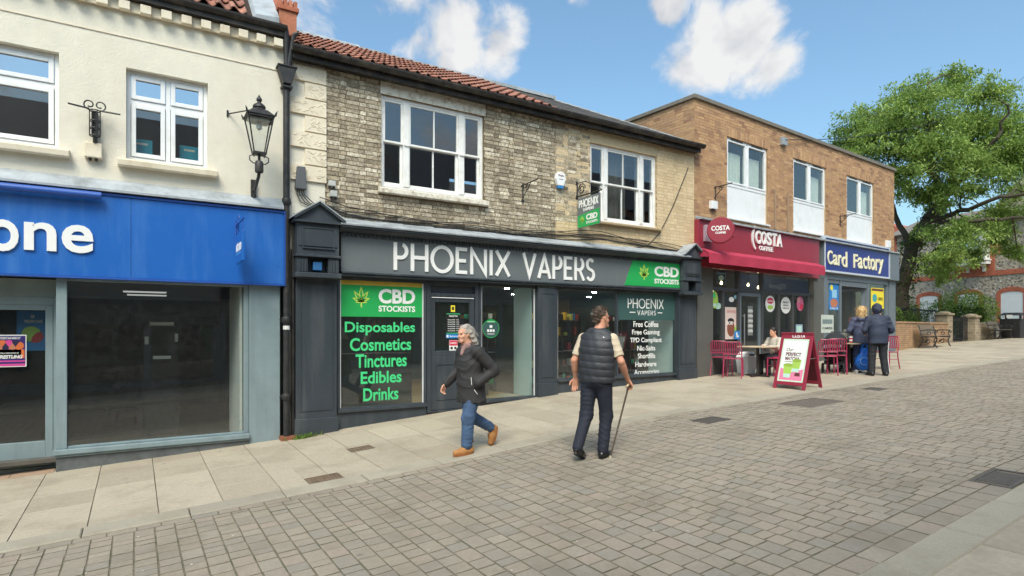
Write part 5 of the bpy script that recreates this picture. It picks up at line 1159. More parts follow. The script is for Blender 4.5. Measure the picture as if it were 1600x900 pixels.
basket_bracket('black scrolled iron bracket left of the first white window of the brown brick building', TC, CP(1117, 0)[0], CP(1115, 312)[1], CP(1115, 290)[1], .5)
basket_bracket('black scrolled iron bracket left of the third white window of the brown brick building', TC, CP(1312, 0)[0], CP(1311, 353)[1], CP(1311, 336)[1], .5)
boxlight('white electrical box under the bracket by the first white window', TC, CP(1112, 0)[0], CP(1112, 321)[1], .24, .2, 'electrical box', white_m)
boxlight('white box at the far top corner of the navy fascia', TC, CP(1387, 0)[0]-.1, CP(1387, 382)[1], .26, .24, 'electrical box', white_m)

# ---- coffee shop front
uc0, uc1 = CP(1091, 0, .12)[0], CP(1280, 0, .12)[0]; ud0, ud1 = CP(1289, 0, .13)[0], CP(1389, 0, .13)[0]
zcb = 1.80+CZ                                           # underside of both fascias
fl = lambda u: gx(TC(u, 0, 0)[0])
def sl_box(mb, u0, u1, d0, d1, z1, below=.1, n=1):
    for i in range(n):
        a, b = u0+(u1-u0)*i/n, u0+(u1-u0)*(i+1)/n
        mb.hexa([(a, d0, fl(a)-below), (b, d0, fl(b)-below), (b, d1, fl(b)-below), (a, d1, fl(a)-below), (a, d0, z1), (b, d0, z1), (b, d1, z1), (a, d1, z1)])
cs = thing('shopfront', 'dark grey glazed coffee shop front under the red awning', 'shopfront', TC(uc0, 0, fl(uc0)))
cp0, cp1 = CP(1103, 0)[0]-.35, CP(1111, 0)[0]
mb = MB(TC); sl_box(mb, .03, cp1, -.1, .06, zct, n=1); mb.build('end_pier', costagrey_m, cs)
ce0, ce1 = CP(1269, 0)[0], CP(1282, 0)[0]
mb = MB(TC); sl_box(mb, ce0, ce1+.1, -.1, .05, zct, n=1); mb.build('end_pier', costagrey_m, cs)
zhead = CP(1200, 412)[1]; zsl = fl(ce0)+.42; ztr = (CP(1113, 452)[1]+CP(1255, 459)[1])/2
muls = [CP(p, 0)[0] for p in (1130, 1154, 1191, 1217, 1239, 1263)]
mb = MB(TC)
mb.box(cp1, ce0, -.08, .0, ztr-.05, ztr+.04); mb.box(cp1, ce0, -.08, .0, zhead+.1, zhead+.75)
us_ = [cp1]+muls
edges = [cp1+.04]+muls
for i, m_ in enumerate(muls):
    top = zhead+.1; w_ = .05
    if i in (0,): mb.box(m_-w_, m_+w_, -.08, .01, fl(m_)+.02, ztr-.05)
    else: mb.box(m_-w_, m_+w_, -.08, .01, fl(m_)+.02, ztr-.05)
    if i in (1, 2): mb.box(m_-w_, m_+w_, -.08, .01, ztr+.04, top)
frame = mb.build('window_frame', costadark_m, cs, bevel=.004)
bays = [(cp1, muls[0]), (muls[0], muls[1]), (muls[2], muls[3]), (muls[3], muls[4]), (muls[4], muls[5])]
for a, b in bays:
    mb = MB(TC); sl_box(mb, a+.05, b-.05, -.07, -.01, zsl, .1, 1); mb.box(a+.05, b-.05, -.07, .02, zsl+.002, zsl+.05); mb.build('stall_riser', costadark_m, cs)
    pane(TC, frame, a+.05, b-.05, zsl+.05, ztr-.05, -.04, GLASS_SHOP)
for a, b in ((cp1, muls[1]), (muls[1], muls[2]), (muls[2], ce0)): pane(TC, frame, a+.05, b-.05, ztr+.04, zhead+.1, -.04, GLASS_SHOP)
mb = MB(TC); a, b = muls[1]+.055, muls[2]-.055; zg = fl(muls[1])+.03; rect_frame(mb, a, b, zg, ztr-.055, .09, -.07, -.01, wb=.2); dr = mb.build('door', cardgrey_m, cs, bevel=.005)
pane(TC, dr, a+.09, b-.09, zg+.2, ztr-.15, -.04, GLASS_SHOP)
mb = MB(TC); mb.tube([(a+.14, .05, zg+.6), (a+.14, .05, zg+1.5)], .018, 8); mb.tube([(a+.14, -.01, zg+.65), (a+.14, .05, zg+.65)], .01, 6); mb.tube([(a+.14, -.01, zg+1.45), (a+.14, .05, zg+1.45)], .01, 6); mb.build('handle', steel_m, dr)
ic = thing('shop_interior', 'coffee shop interior with hanging bulbs behind the dark grey frames', 'interior', TC(3, -3, fl(3)))
tan_m = M('tan_interior', K(150, 136, 104), .8, .15, 1.5)
mb = MB(TC); mb.box(.2, ce1, -6, -.11, fl(2)-.06, fl(2)-.02); mb.build('floor', fl_m, ic)
mb = MB(TC); mb.box(.2, ce1+.05, -6.1, -5.2, fl(0)-.2, zct); mb.build('back_wall', tan_m, ic)
mb = MB(TC); mb.box(.2, ce1, -5.2, -.11, zhead+.4, zhead+.45); mb.build('ceiling', dark_in, ic)
mb = MB(TC); mb.box(ce1+.051, ce1+.1, -5.2, -.11, fl(5)-.2, zct); mb.box(.2, .25, -5.2, -.11, fl(0)-.2, zhead+.4); mb.build('side_wall', dark_in, ic)
bulb_m = emit('warm_bulb', (1, .72, .38, 1), 10)
for px, py, dd_ in ((1127, 442, -.7), (1169, 445, -.8), (1185, 449, -1.2), (1113, 453, -1.5)):
    u_, z_ = CP(px, py, dd_); mb = MB(TC); mb.lathe([(.005, z_-.05), (.032, z_-.03), (.035, z_), (.02, z_+.03), (.012, z_+.05)], (u_, dd_, 0), 12); bl_ = mb.build('pendant_bulb', bulb_m, ic, smooth=True)
    mb = MB(TC); mb.tube([(u_, dd_, z_+.05), (u_, dd_, zhead+.4)], .006, 5); mb.build('flex', black_m, bl_)
for i in range(5):
    mb = MB(TC); mb.lathe([(.09, zhead+.385), (.1, zhead+.399)], (1.0+1.1*i, -2.2, 0), 12); mb.build('ceiling_spot', spot_m, ic)  # added unseen lamps that brighten the coffee shop interior
mb = MB(TC); mb.box(1.5, 4.2, -3.4, -2.8, fl(3), fl(3)+1.1); mb.build('counter', dark_out, ic)
mb = MB(TC); mb.box(2.6, 5.2, -5.19, -5.1, fl(3)+1.3, fl(3)+2.2); mb.build('menu_board', M('menu_yellow', K(160, 138, 52), .7, .2, 4), ic)
# fascia of the coffee shop
cf = thing('fascia_sign', 'maroon fascia with raised white letters COSTA COFFEE', 'sign', TC(uc0, 0, zcb))
mb = MB(TC); mb.box(uc0, uc1, -.02, .12, zcb-.25, zct-.04); mb.build('panel', costared_m, cf, bevel=.006)
mb = MB(TC); mb.box(.03, CL-.02, -.05, .2, zct-.035, zct+.01); mb.box(.03, CL-.02, -.05, .03, zct+.011, zct+.06); mb.build('ledge', lead_m, cf)
dz = .12; P_ = lambda px, py, d=.16: CP(px, py, d)
mb = MB(TC); (ua, za), (ub, zb_) = P_(1181, 382), P_(1223, 384)
for i, ch in enumerate('COSTA'):
    x0 = ua+(ub-ua)*i/5; x1 = ua+(ub-ua)*(i+.93)/5; mb = MB(TC); put_text(mb, ch, x0, x1, P_(1200, 383)[1], P_(1200, 362.5)[1], .122, .165, 0, .03); mb.build('letter', letterw_m, cf)
mb = MB(TC); ribbon(mb, arc(P_(1184, 372)[0], P_(1184, 372)[1], .22, .33, 115, 245, 10), .06, .122, .16); mb.build('swoosh', letterw_m, cf)
for i, ch in enumerate('COFFEE'):
    ua, ub = P_(1187.5, 0)[0], P_(1209.5, 0)[0]; x0 = ua+(ub-ua)*i/6; x1 = ua+(ub-ua)*(i+.88)/6; mb = MB(TC); put_text(mb, ch, x0, x1, P_(1198, 392)[1], P_(1198, 385)[1], .122, .145, 0, .025); mb.build('letter', letterw_m, cf)
mb = MB(TC); ua, za = P_(1106.5, 365); mb.box(ua-.14, ua+.14, .121, .2, za-.2, za+.2); mb.build('light_box', flat('mauve_grey', K(176, 160, 172)), cf)
# round projecting sign
rs_ = thing('projecting_sign', 'round maroon projecting sign COSTA COFFEE at the left of the maroon fascia', 'sign', TC(uc0+.3, .5, zcb+.4))
ud = .62; cu, cz = CP(1126, 360, ud); T_ = TC
rad = .315; tilt = radians(38)     # disc is square to the wall turned to the street: seen nearly face on from the left
pc = Vector(TC(cu, ud, cz)); nrm = Vector((-.80, -.60, 0)).normalized(); sx = Vector((-nrm.y, nrm.x, 0))
if sx.x < 0: sx = -sx
def TR(a, b, c): q = pc+sx*a+nrm*b; return (q.x, q.y, cz+c)
mb = MB(TR); mb.lathe([(.01, -.07), (rad-.02, -.07), (rad, -.05), (rad, .05), (rad-.02, .07), (.01, .07)], (0, 0, 0), 40, axis='y'); mb.build('disc', costared_m, rs_, smooth=True)
mb = MB(TR); put_text(mb, 'COSTA', -.21, .21, -.01, .105, .071, .076, 0, .03); put_text(mb, 'COFFEE', -.12, .12, -.09, -.04, .071, .076, 0, .04); mb.build('lettering', letterw_m, rs_)
mb = MB(TR); mb.tube([(0, -.06, .1), (.3, -.4, .1)], .03, 8); mb.tube([(0, -.06, -.1), (.3, -.4, -.1)], .03, 8); mb.build('bracket', costared_m, rs_)
# folded awning
aw = thing('awning', 'dark pink red retractable awning folded above the coffee shop', 'awning', TC(uc0, .3, zcb-.4))
da = .55; zt0 = CP(1107.5, 392, da)[1]; zb0 = CP(1111.5, 411, da)[1]; a0, a1 = CP(1107, 392, da)[0], CP(1289, 407, da)[0]
mb = MB(TC); n = 24
sec = [(.12, zt0+.12), (.30, zt0+.09), (da-.06, zt0+.01), (da, zt0-.03), (da+.005, zt0-.08)]
vs = []; k = len(sec)
for i in range(n+1):
    u_ = a0+(a1-a0)*i/n
    for (dd_, z_) in sec: vs.append((u_, dd_, z_+.004*sin(i*2.1)))
mb.add(vs, [(i*k+j, (i+1)*k+j, (i+1)*k+j+1, i*k+j+1) for i in range(n) for j in range(k-1)]); mb.build('canopy', awning_m, aw, smooth=True)
mb = MB(TC); vs = []
for i in range(n*2+1):
    u_ = a0+(a1-a0)*i/(n*2); ww = .012*sin(i*.9)+.008*sin(i*2.3)
    vs += [(u_, da+.012, zt0-.085), (u_, da+.014+ww*.4, (zt0+zb0)/2-.04), (u_, da+.014+ww, zb0)]
mb.add(vs, [(3*i+j, 3*i+3+j, 3*i+4+j, 3*i+1+j) for i in range(n*2) for j in range(2)]); mb.build('valance', awning_m, aw, smooth=True)
mb = MB(TC); mb.box(a0+.02, a1-.02, da-.05, da+.01, zt0-.12, zt0-.082); mb.tube([(a0, .2, zt0+.03), (a1, .2, zt0+.03)], .05, 10); mb.build('front_rail', costared_m, aw)
mb = MB(TC)
for u_ in (a0+.01, a1-.04): mb.prism([(.1, zt0+.13), (da, zt0-.02), (da, zt0-.13), (.1, zt0-.1)], u_, u_+.03); 
mb.lathe([(.02, a0-.03), (.13, a0-.03), (.13, a0+.005), (.02, a0+.005)], (0, .2, zt0+.03), 16, axis='x'); mb.build('end_cap', awning_m, aw)
for t_ in (.2, .8):
    mb = MB(TC); u_ = a0+(a1-a0)*t_; mb.bar((u_, .05, zt0-.1), (u_+.5, .3, zt0-.12), .05, .05); mb.bar((u_+.5, .3, zt0-.12), (u_+.1, da-.04, zt0-.1), .045, .045); mb.build('folding_arm', white_m, aw)
# things on the coffee shop glass
def cnotice(label, name, px0, px1, py0, py1, d, m, parts=(), cat='notice', round_=False):
    (u0, z1), (u1, z0) = CP(px0, py0, d), CP(px1, py1, d)
    z0 = CP((px0+px1)/2, py1, d)[1]; z1 = CP((px0+px1)/2, py0, d)[1]
    t = thing(name, label, cat, TC((u0+u1)/2, d, z0)); mb = MB(TC)
    if round_: mb.prism([((u0+u1)/2+(u1-u0)/2*cos(q), (z0+z1)/2+(z1-z0)/2*sin(q)) for q in np.linspace(0, 2*pi, 29)[:-1]], d-.002, d, 'y')
    else: mb.box(u0, u1, d-.002, d, z0, z1)
    mb.build('sheet', m, t)
    for (nm, a, b, c, e, m2, txt) in parts:
        mb = MB(TC); A_, B_, C_, E_ = u0+(u1-u0)*a, u0+(u1-u0)*b, z0+(z1-z0)*c, z0+(z1-z0)*e
        if txt == 'o': mb.prism([((A_+B_)/2+(B_-A_)/2*cos(q), (C_+E_)/2+(E_-C_)/2*sin(q)) for q in np.linspace(0, 2*pi, 17)[:-1]], d+.0006, d+.002, 'y')
        elif txt: put_text(mb, txt, A_, B_, C_, E_, d+.0026, d+.0045, 0, .02)
        else: mb.box(A_, B_, d+.0006, d+.002, C_, E_)
        mb.build(nm, m2, t)
    return t
gv = -.036; pk = flat('print_rose', K(216, 150, 150)); dkp = flat('print_plum', K(110, 50, 60)); lgv = flat('print_lime', K(170, 206, 92)); mint = flat('print_mint', K(190, 226, 214)); coffee = flat('print_brown', K(140, 84, 66))
cnotice('pink portrait poster in the window left of the coffee shop door', 'poster', 1133, 1152.5, 480, 530, gv, flat('poster_blush', K(222, 202, 194)), [('print_face', .15, .75, .08, .6, coffee, 'o'), ('print_hair', .2, .7, .5, .66, blk, 'o'), ('print_drink', .7, .95, .15, .4, lgv, 'o'), ('lettering', .15, .85, .82, .9, pk, 'BREW BETTER'), ('lettering', .12, .6, .45, .56, letterw_m, 'BOB')], 'poster')
cnotice('blue disabled access sticker beside the coffee shop door', 'sticker', 1147.5, 1156, 517, 530, .014, blup, [('symbol', .3, .55, .25, .8, letterw_m, None), ('symbol', .3, .8, .2, .5, letterw_m, 'o')])
cnotice('oval white sticker with red print right of the coffee shop door', 'sticker', 1196, 1211, 462, 487.5, gv, pap, [('print_top', .15, .85, .5, .88, redp, 'o'), ('print_leaf', .2, .8, .15, .42, lgv, 'o'), ('lettering', .2, .8, .62, .72, letterw_m, 'NEW')], 'sticker', True)
cnotice('oval white sticker with grey lettering between the oval red one and the pink flowers', 'sticker', 1220, 1235.5, 464, 490, gv, pap, [('lettering', .2, .8, .62, .72, blk, 'PERFECT'), ('lettering', .25, .75, .45, .54, blk, 'MATCHA'), ('lettering', .2, .8, .28, .36, dkp, 'PERFECTED')], 'sticker', True)
cnotice('blue grey framed notice low in the coffee shop window', 'notice_sheet', 1243.5, 1254, 507, 523, gv, flat('print_greyblue', K(150, 176, 196)), [('print', .15, .85, .15, .85, mint, None)])
cnotice('pink flower decal in the right coffee shop window', 'sticker', 1245, 1255.5, 463, 486, gv, flat('print_pinkflower', K(208, 104, 140)), [('petal', .05, .5, .55, .95, pk, 'o'), ('petal', .45, .95, .1, .5, redp, 'o')], 'sticker', True)
cnotice('green drink cup decal in the left coffee shop window', 'sticker', 1111.5, 1122, 455, 482, gv, lgv, [('print', .2, .8, .1, .3, mint, 'o'), ('print', .2, .6, .6, .9, greenlt_m, 'o')], 'sticker', True)
cnotice('pale column of opening hours lettering on the coffee shop door', 'sticker', 1168.5, 1176, 478, 524, gv, flat('print_grey', K(120, 122, 120)), [('lettering', .0, 1, .1+.17*i, .2+.17*i, letterw_m, 'OPEN') for i in range(5)])
for i, (px, py, r_) in enumerate(((1122, 478, 5), (1143, 468, 4), (1150, 464, 3), (1127, 434, 4))):
    cnotice(['pale green paper bauble decal under the drink decal', 'pale bauble decal left of the coffee shop door', 'small blue bauble decal by the coffee shop door', 'pale bauble decal in the top left coffee shop pane'][i], 'sticker', px-r_, px+r_, py-r_, py+r_, gv, (mint, pap, flat('print_sky', K(150, 200, 216)), mint)[i], (), 'sticker', True)

# ---- card shop front
sD = thing('shopfront', 'slate grey card shop front with open doorway under the navy fascia', 'shopfront', TC(ud0, 0, fl(ud0)))
mb = MB(TC); sl_box(mb, ce1+.11, CP(1290.5, 0)[0], -.1, .05, zcb+.2); mb.build('end_pier', cardgrey_m, sD)
e0 = CP(1387, 0)[0]; mb = MB(TC); sl_box(mb, e0, CL-.002, -.1, .05, zct); mb.build('end_pier', cardgrey_m, sD)
q0, q1, q2, q3 = CP(1290.5, 0)[0], CP(1312, 0)[0], CP(1356, 0)[0], e0
zh2 = zcb-.22; ztop = CP(1340, 447)[1]
mb = MB(TC); mb.box(q0, e0, -.08, .03, zh2, zcb+.05); mb.box(q0+.09, q1, -.08, .0, zh2-.12, zh2-.001)
for a in (q0+.02, q1, q2-.05, q3-.09): mb.box(a, a+.09, -.08, .02, fl(a)+.02, zh2)
mb.box(q1+.09, q2-.05, -.08, .0, ztop-.04, zh2); frame2 = mb.build('window_frame', cardgrey_m, sD, bevel=.004)
for a, b in ((q0+.11, q1), (q2+.04, q3-.09)):
    zs2 = fl(b)+.3; pane(TC, frame2, a, b, zs2, zh2-.12 if a < q1 else zh2, -.04, GLASS_SHOP)
    mb = MB(TC); sl_box(mb, a, b, -.07, -.02, zs2-.002); mb.build('stall_riser', cardgrey_m, sD)
mb = MB(TC); zg = fl(q2); a, b = q2-.75, q2-.06
def TD(u, d, z): return TC(q2-.06+(-.12)*0+u*-.3, -.08-u*.95+d*.3, z)
mb = MB(TD); rect_frame(mb, 0, 1.1, zg+.02, ztop-.05, .1, -.03, .03, wb=.22); dr2 = mb.build('door', cardgrey_m, sD)
mb = MB(TD); mb.box(.1, 1.0, -.004, .004, zg+.24, ztop-.15); mb.build('pane', GLASS_SHOP, dr2)
ii = thing('shop_interior', 'card shop interior with racks of cards seen through the doorway', 'interior', TC(q1, -3, fl(q1)))
mb = MB(TC); mb.box(ce1+.12, CL-.26, -6, -.11, fl(q1)-.05, fl(q1)-.015); mb.build('floor', fl_m, ii)
mb = MB(TC); mb.box(ce1+.12, CL-.26, -6.2, -5, fl(q1)-.2, zct); mb.build('back_wall', flat('card_back', K(70, 96, 130)), ii)
mb = MB(TC); mb.box(ce1+.12, CL-.26, -5, -.11, zh2+.1, zh2+.15); mb.build('ceiling', dark_in, ii)
for i in range(3):
    mb = MB(TC); mb.box(q1+.3+.8*i, q1+.9+.8*i, -2.2-.5*i, -2.0-.5*i, zh2+.07, zh2+.095); mb.build('ceiling_light', spot_m, ii)
cr_ = thing('card_rack', 'dark rack of greeting cards inside the card shop doorway', 'rack', TC(q1+.9, -1.3, fl(q1)))
mb = MB(TC); mb.box(q1+.15, q2-.05, -1.6, -1.5, fl(q1)+.02, fl(q1)+2.2); mb.build('back_panel', flat('rack_navy', K(44, 62, 92)), cr_)
rr_ = random.Random(8); cardc = [flat('card_%d' % i, c) for i, c in enumerate((K(214, 206, 188), K(60, 130, 190), K(220, 190, 60), K(150, 90, 120), K(96, 160, 120), K(188, 188, 192)))]
for k in range(6):
    zz = fl(q1)+.25+k*.31; mb = MB(TC); mb.box(q1+.16, q2-.06, -1.49, -1.36, zz-.03, zz); mb.build('ledge', flat('rack_ledge_%d' % k, K(80, 90, 104)), cr_)
    x_ = q1+.2
    while x_ < q2-.3:
        w_ = rr_.uniform(.12, .2); mb = MB(TC); mb.hexa([(x_, -1.40, zz+.002), (x_+w_, -1.40, zz+.002), (x_+w_, -1.385, zz+.002), (x_, -1.385, zz+.002), (x_, -1.46, zz+.22), (x_+w_, -1.46, zz+.22), (x_+w_, -1.445, zz+.22), (x_, -1.445, zz+.22)]); mb.build('greeting_card', rr_.choice(cardc), cr_); x_ += w_+.03
cn = thing('fascia_sign', 'navy fascia sign with cream letters Card Factory', 'sign', TC(ud0, 0, zcb))
za, zb_ = zcb+.03, CP(1340, 383)[1]+.02
mb = MB(TC); mb.box(ud0, ud1, -.02, .12, za, zb_); mb.build('panel', navy_m, cn)
mb = MB(TC); rect_frame(mb, ud0-.05, ud1+.05, za-.05, zb_+.05, .055, -.02, .15); mb.build('trim', flat('pale_trim', K(196, 204, 214)), cn)
lets = [('C', 1294.5, 1302, 391, 413), ('a', 1303, 1310, 397.5, 414), ('r', 1311, 1316, 398, 415), ('d', 1316.5, 1325, 393, 417), ('F', 1335, 1341.5, 397, 418.5), ('a', 1342, 1349, 402, 419.5), ('c', 1350, 1356, 402.5, 420), ('t', 1356.5, 1361, 399.5, 421), ('o', 1361.5, 1368.5, 404, 422), ('r', 1369.5, 1374, 404.5, 422.5), ('y', 1374, 1381.5, 405, 428)]
for ch, pa, pb, yt, yb in lets:
    mb = MB(TC); put_text(mb, ch, P_(pa, 0)[0], P_(pb, 0)[0], P_((pa+pb)/2, yb)[1], P_((pa+pb)/2, yt)[1], .122, .145, 0, .012); mb.build('letter', cream_l_m, cn)
mb = MB(TC); mb.box(ce1-.05, ud0-.055, -.02, .14, zcb-.2, zct-.04); mb.build('divider', cardgrey_m, cn)
mb = MB(TC); mb.box(ud1+.055, CL+.02, -.02, .16, zcb-.05, zct-.04); mb.build('end_block', cardgrey_m, cn)
cnotice('tall blue poster with yellow badge in the card shop window', 'poster', 1295.5, 1310.5, 442, 484.5, gv, blup, [('badge', .1, .4, .72, .92, yel, 'o'), ('print', .3, .8, .45, .75, flat('print_lightblue', K(150, 200, 230)), None), ('print', .1, .9, .1, .42, skinp, 'o'), ('lettering', .1, .9, .03, .1, letterw_m, '3 for 2')], 'poster')
cnotice('small light blue poster left of the tall blue poster', 'poster', 1289.5, 1294.5, 465, 480, gv, flat('print_azure', K(70, 170, 220)), [('lettering', .1, .9, .4, .6, letterw_m, 'SALE')], 'poster')
cnotice('yellow poster with teal disc right of the card shop doorway', 'poster', 1361, 1381, 450, 482, gv, yel, [('print', .1, .45, .3, .7, flat('print_teal', K(70, 160, 170)), 'o'), ('lettering', .5, .9, .4, .55, blk, 'CARDS'), ('print', .05, .95, .85, .95, dkp, None)], 'poster')
cnotice('white house shaped notice low in the card shop window', 'notice_sheet', 1283, 1302.5, 492, 520, .055, flat('print_sage', K(196, 204, 196)), [('print', .1, .9, .5, .75, flat('print_greyband', K(120, 136, 136)), None), ('lettering', .1, .9, .2, .32, blk, 'CARDS')])
# ================================================================ coffee shop furniture
def chair_proto():
    t = thing('cafe_chair', 'raspberry red metal slat back cafe chair', 'chair'); hs, w, dpt = .455, .42, .42; r = .013
    mb = MB(); mb.box(-w/2, w/2, -dpt/2, dpt/2, hs-.012, hs+.012); mb.build('seat', chairred_m, t, bevel=.008)
    mb = MB(); zb = .86
    rail = [(-w/2, -dpt/2+.0, hs), (-w/2+.0, -dpt/2-.05, hs+.22), (-w/2+.012, -dpt/2-.085, zb-.05), (-w/2+.05, -dpt/2-.095, zb), (w/2-.05, -dpt/2-.095, zb), (w/2-.012, -dpt/2-.085, zb-.05), (w/2, -dpt/2-.05, hs+.22), (w/2, -dpt/2, hs)]
    mb.tube(rail, r, 8); mb.tube([(-w/2, -dpt/2-.03, hs+.11), (w/2, -dpt/2-.03, hs+.11)], .011, 8); mb.build('back_frame', chairred_m, t, smooth=True)
    for i in range(7):
        x = -w/2+.055+(w-.11)*i/6; mb = MB(); mb.hexa([(x-.011, -dpt/2-.034, hs+.11), (x+.011, -dpt/2-.034, hs+.11), (x+.011, -dpt/2-.026, hs+.11), (x-.011, -dpt/2-.026, hs+.11), (x-.011, -dpt/2-.097, zb-.003), (x+.011, -dpt/2-.097, zb-.003), (x+.011, -dpt/2-.09, zb-.003), (x-.011, -dpt/2-.09, zb-.003)]); mb.build('back_slat', chairred_m, t)
    for sx in (-1, 1):
        mb = MB(); mb.tube([(sx*(w/2-.012), dpt/2-.015, hs-.01), (sx*(w/2-.005), dpt/2, 0)], .015, 8); mb.build('leg', chairred_m, t, smooth=True)
        mb = MB(); mb.tube([(sx*(w/2-.005), -dpt/2+.01, hs), (sx*(w/2), -dpt/2-.03, .22), (sx*(w/2), -dpt/2-.11, 0)], .015, 8); mb.build('leg', chairred_m, t, smooth=True)
        mb = MB(); mb.tube([(sx*(w/2-.008), -dpt/2+.0, .27), (sx*(w/2-.008), dpt/2-.01, .27)], .009, 6); mb.build('stretcher', chairred_m, t)
    return t
ch0 = chair_proto(); _first = [True]
def place_chair(px, py, ang, label):
    """ang: direction the sitter faces, degrees clockwise from +Y (into the shop)"""
    p = gnd(px, py); rz = -radians(ang)
    if _first[0]:
        _first[0] = False; o = ch0; o['label'] = label; o['group'] = 'raspberry red cafe chairs'; o.location = p; o.rotation_euler = (0, 0, rz)
    else: o = copy_tree(ch0, p, rz, label, 'raspberry red cafe chairs')
    o.rotation_euler = (0, -atan(slope(p.x))*0, rz); return o
place_chair(1128, 586, 66, 'leftmost raspberry red chair, nearest the charcoal shop')
place_chair(1146, 589, 58, 'second raspberry red chair from the left, beside the white box')
place_chair(1209, 586, 280, 'raspberry red chair under the seated dark haired customer')
place_chair(1218, 589, 262, 'raspberry red chair half hidden by the left edge of the advertising board')
place_chair(1291, 585, 52, 'raspberry red chair just right of the advertising board')
place_chair(1307, 583, 58, 'raspberry red chair beside the black pram')
place_chair(1333, 577, 262, 'raspberry red chair under the seated customer with orange hair')
place_chair(1383, 577, 270, 'raspberry red chair behind the couple in navy jackets')
wood_t = M('pale_wood_top', K(206, 188, 156), .5, .08, 9); stoolw = M('table_dark', K(52, 46, 44), .5, .1, 8)
def table(px, py, label, w=.72, h=.74):
    p = gnd(px, py); t = thing('cafe_table', label, 'table', p, CA, 'cafe tables'); Tt = lambda x, y, z: (p.x+x*CU[0]-y*CU[1], p.y+x*CU[1]+y*CU[0], p.z+z)
    mb = MB(Tt); mb.box(-w/2, w/2, -w/2, w/2, h-.03, h); mb.build('table_top', wood_t, t, bevel=.008)
    mb = MB(Tt); mb.tube([(0, 0, .03), (0, 0, h-.031)], .035, 10); mb.build('pedestal', stoolw, t)
    mb = MB(Tt); mb.bar((-.3, 0, .02), (.3, 0, .02), .06, .035); mb.bar((0, -.3, .021), (0, .3, .021), .06, .034); mb.build('foot', stoolw, t); return p
tp1 = table(1184, 588, 'square pale topped cafe table left of the advertising board')
tp2 = table(1326, 581, 'square pale topped cafe table beside the pram, with a red paper cup')
cup_m = flat('cup_red', K(196, 44, 66)); p = Vector((tp2.x-.12, tp2.y-.12, tp2.z+.742))
cpt = thing('paper_cup', 'red and white takeaway cup on the table by the pram', 'cup', p)
mb = MB(); mb.lathe([(.032, p.z), (.045, p.z+.13)], (p.x, p.y, 0), 16); mb.build('cup_body', cup_m, cpt, smooth=True); mb = MB(); mb.lathe([(.048, p.z+.131), (.048, p.z+.145), (.04, p.z+.155)], (p.x, p.y, 0), 16); mb.build('lid', letterw_m, cpt); mb = MB(); mb.lathe([(.0365, p.z+.04), (.0435, p.z+.09)], (p.x, p.y, 0), 16); mb.build('sleeve', letterw_m, cpt)
# white swing bin under the table edge
p = gnd(1166, 584); wb = thing('waste_bin', 'small white waste bin with angled lid beside the cafe table', 'bin', p); a = .19
mb = MB(); mb.hexa([(p.x-a*.85, p.y-a*.8, p.z), (p.x+a*.85, p.y-a*.8, p.z), (p.x+a*.85, p.y+a*.8, p.z), (p.x-a*.85, p.y+a*.8, p.z), (p.x-a, p.y-a, p.z+.42), (p.x+a, p.y-a, p.z+.42), (p.x+a, p.y+a, p.z+.42), (p.x-a, p.y+a, p.z+.42)]); mb.build('bin_body', white_m, wb, bevel=.02)
mb = MB(); mb.hexa([(p.x-a, p.y-a, p.z+.424), (p.x+a, p.y-a, p.z+.424), (p.x+a, p.y+a, p.z+.424), (p.x-a, p.y+a, p.z+.424), (p.x-a*.55, p.y-a*.7, p.z+.56), (p.x+a*.55, p.y-a*.7, p.z+.56), (p.x+a*.55, p.y+a*.7, p.z+.56), (p.x-a*.55, p.y+a*.7, p.z+.56)]); mb.build('lid', white_m, wb, bevel=.015)
mb = MB(); mb.box(p.x-.09, p.x+.09, p.y-a*.95, p.y-a*.85, p.z+.47, p.z+.51); mb.build('lid_slot', blk, wb)
# advertising A-board
q0_, q1_, q2_ = gnd(1207, 606), gnd(1257, 611), gnd(1282, 605)
ab = thing('advertising_board', 'maroon folding A-board with green matcha drinks poster on the pavement', 'sign board', (q0_+q1_)/2)
A_ = Vector((q0_.x, q0_.y, 0)); B_ = Vector((q1_.x, q1_.y, 0)); ux = (B_-A_).normalized(); wA = (B_-A_).length; back = Vector((-ux.y, ux.x, 0)); 
if back.x < 0: back = -back
gz = (q0_.z+q1_.z)/2; Hb = 1.18; spread = .70
def TBf(a, d, c):       # front leaf: a across, c along the leaf, d out of its face
    t = c/Hb; lean = back*(spread/2*t); nrm_ = (-back*Hb+Vector((0, 0, 1))*spread/2*-1*-1).normalized(); q = A_+ux*a+lean; z = gz+(gz*0)+c*.985
    n2 = Vector((-back.x, -back.y, .3)).normalized(); return (q.x+n2.x*d, q.y+n2.y*d, z+n2.z*d+(q1_.z-q0_.z)*(a/wA-.5))
def TBb(a, d, c):
    t = c/Hb; q = A_+ux*a+back*(spread-spread/2*t); n2 = Vector((back.x, back.y, .3)).normalized(); return (q.x+n2.x*d, q.y+n2.y*d, gz+c*.985+n2.z*d+.01)
for T_, nm in ((TBf, 'front_frame'), (TBb, 'back_frame')):
    mb = MB(T_); fw = .07; mb.box(0, fw, -.035, 0, 0, Hb); mb.box(wA-fw, wA, -.035, 0, 0, Hb); mb.box(fw, wA-fw, -.035, 0, .09, .16); mb.box(fw, wA-fw, -.035, 0, Hb-.13, Hb); mb.build(nm, M(nm+'_maroon', K(150, 42, 66), .45, .05, 5), ab, bevel=.006)
mb = MB(TBb); mb.box(.07, wA-.07, -.025, -.01, .16, Hb-.13); mb.build('back_panel', flat('board_dark', K(92, 26, 40)), ab)
mb = MB(TBf); x0, x1, z0, z1 = .07, wA-.07, .16, Hb-.13; mb.box(x0, x1, -.03, -.006, z0, z1); mb.build('poster_sheet', flat('poster_white', K(238, 242, 238)), ab)
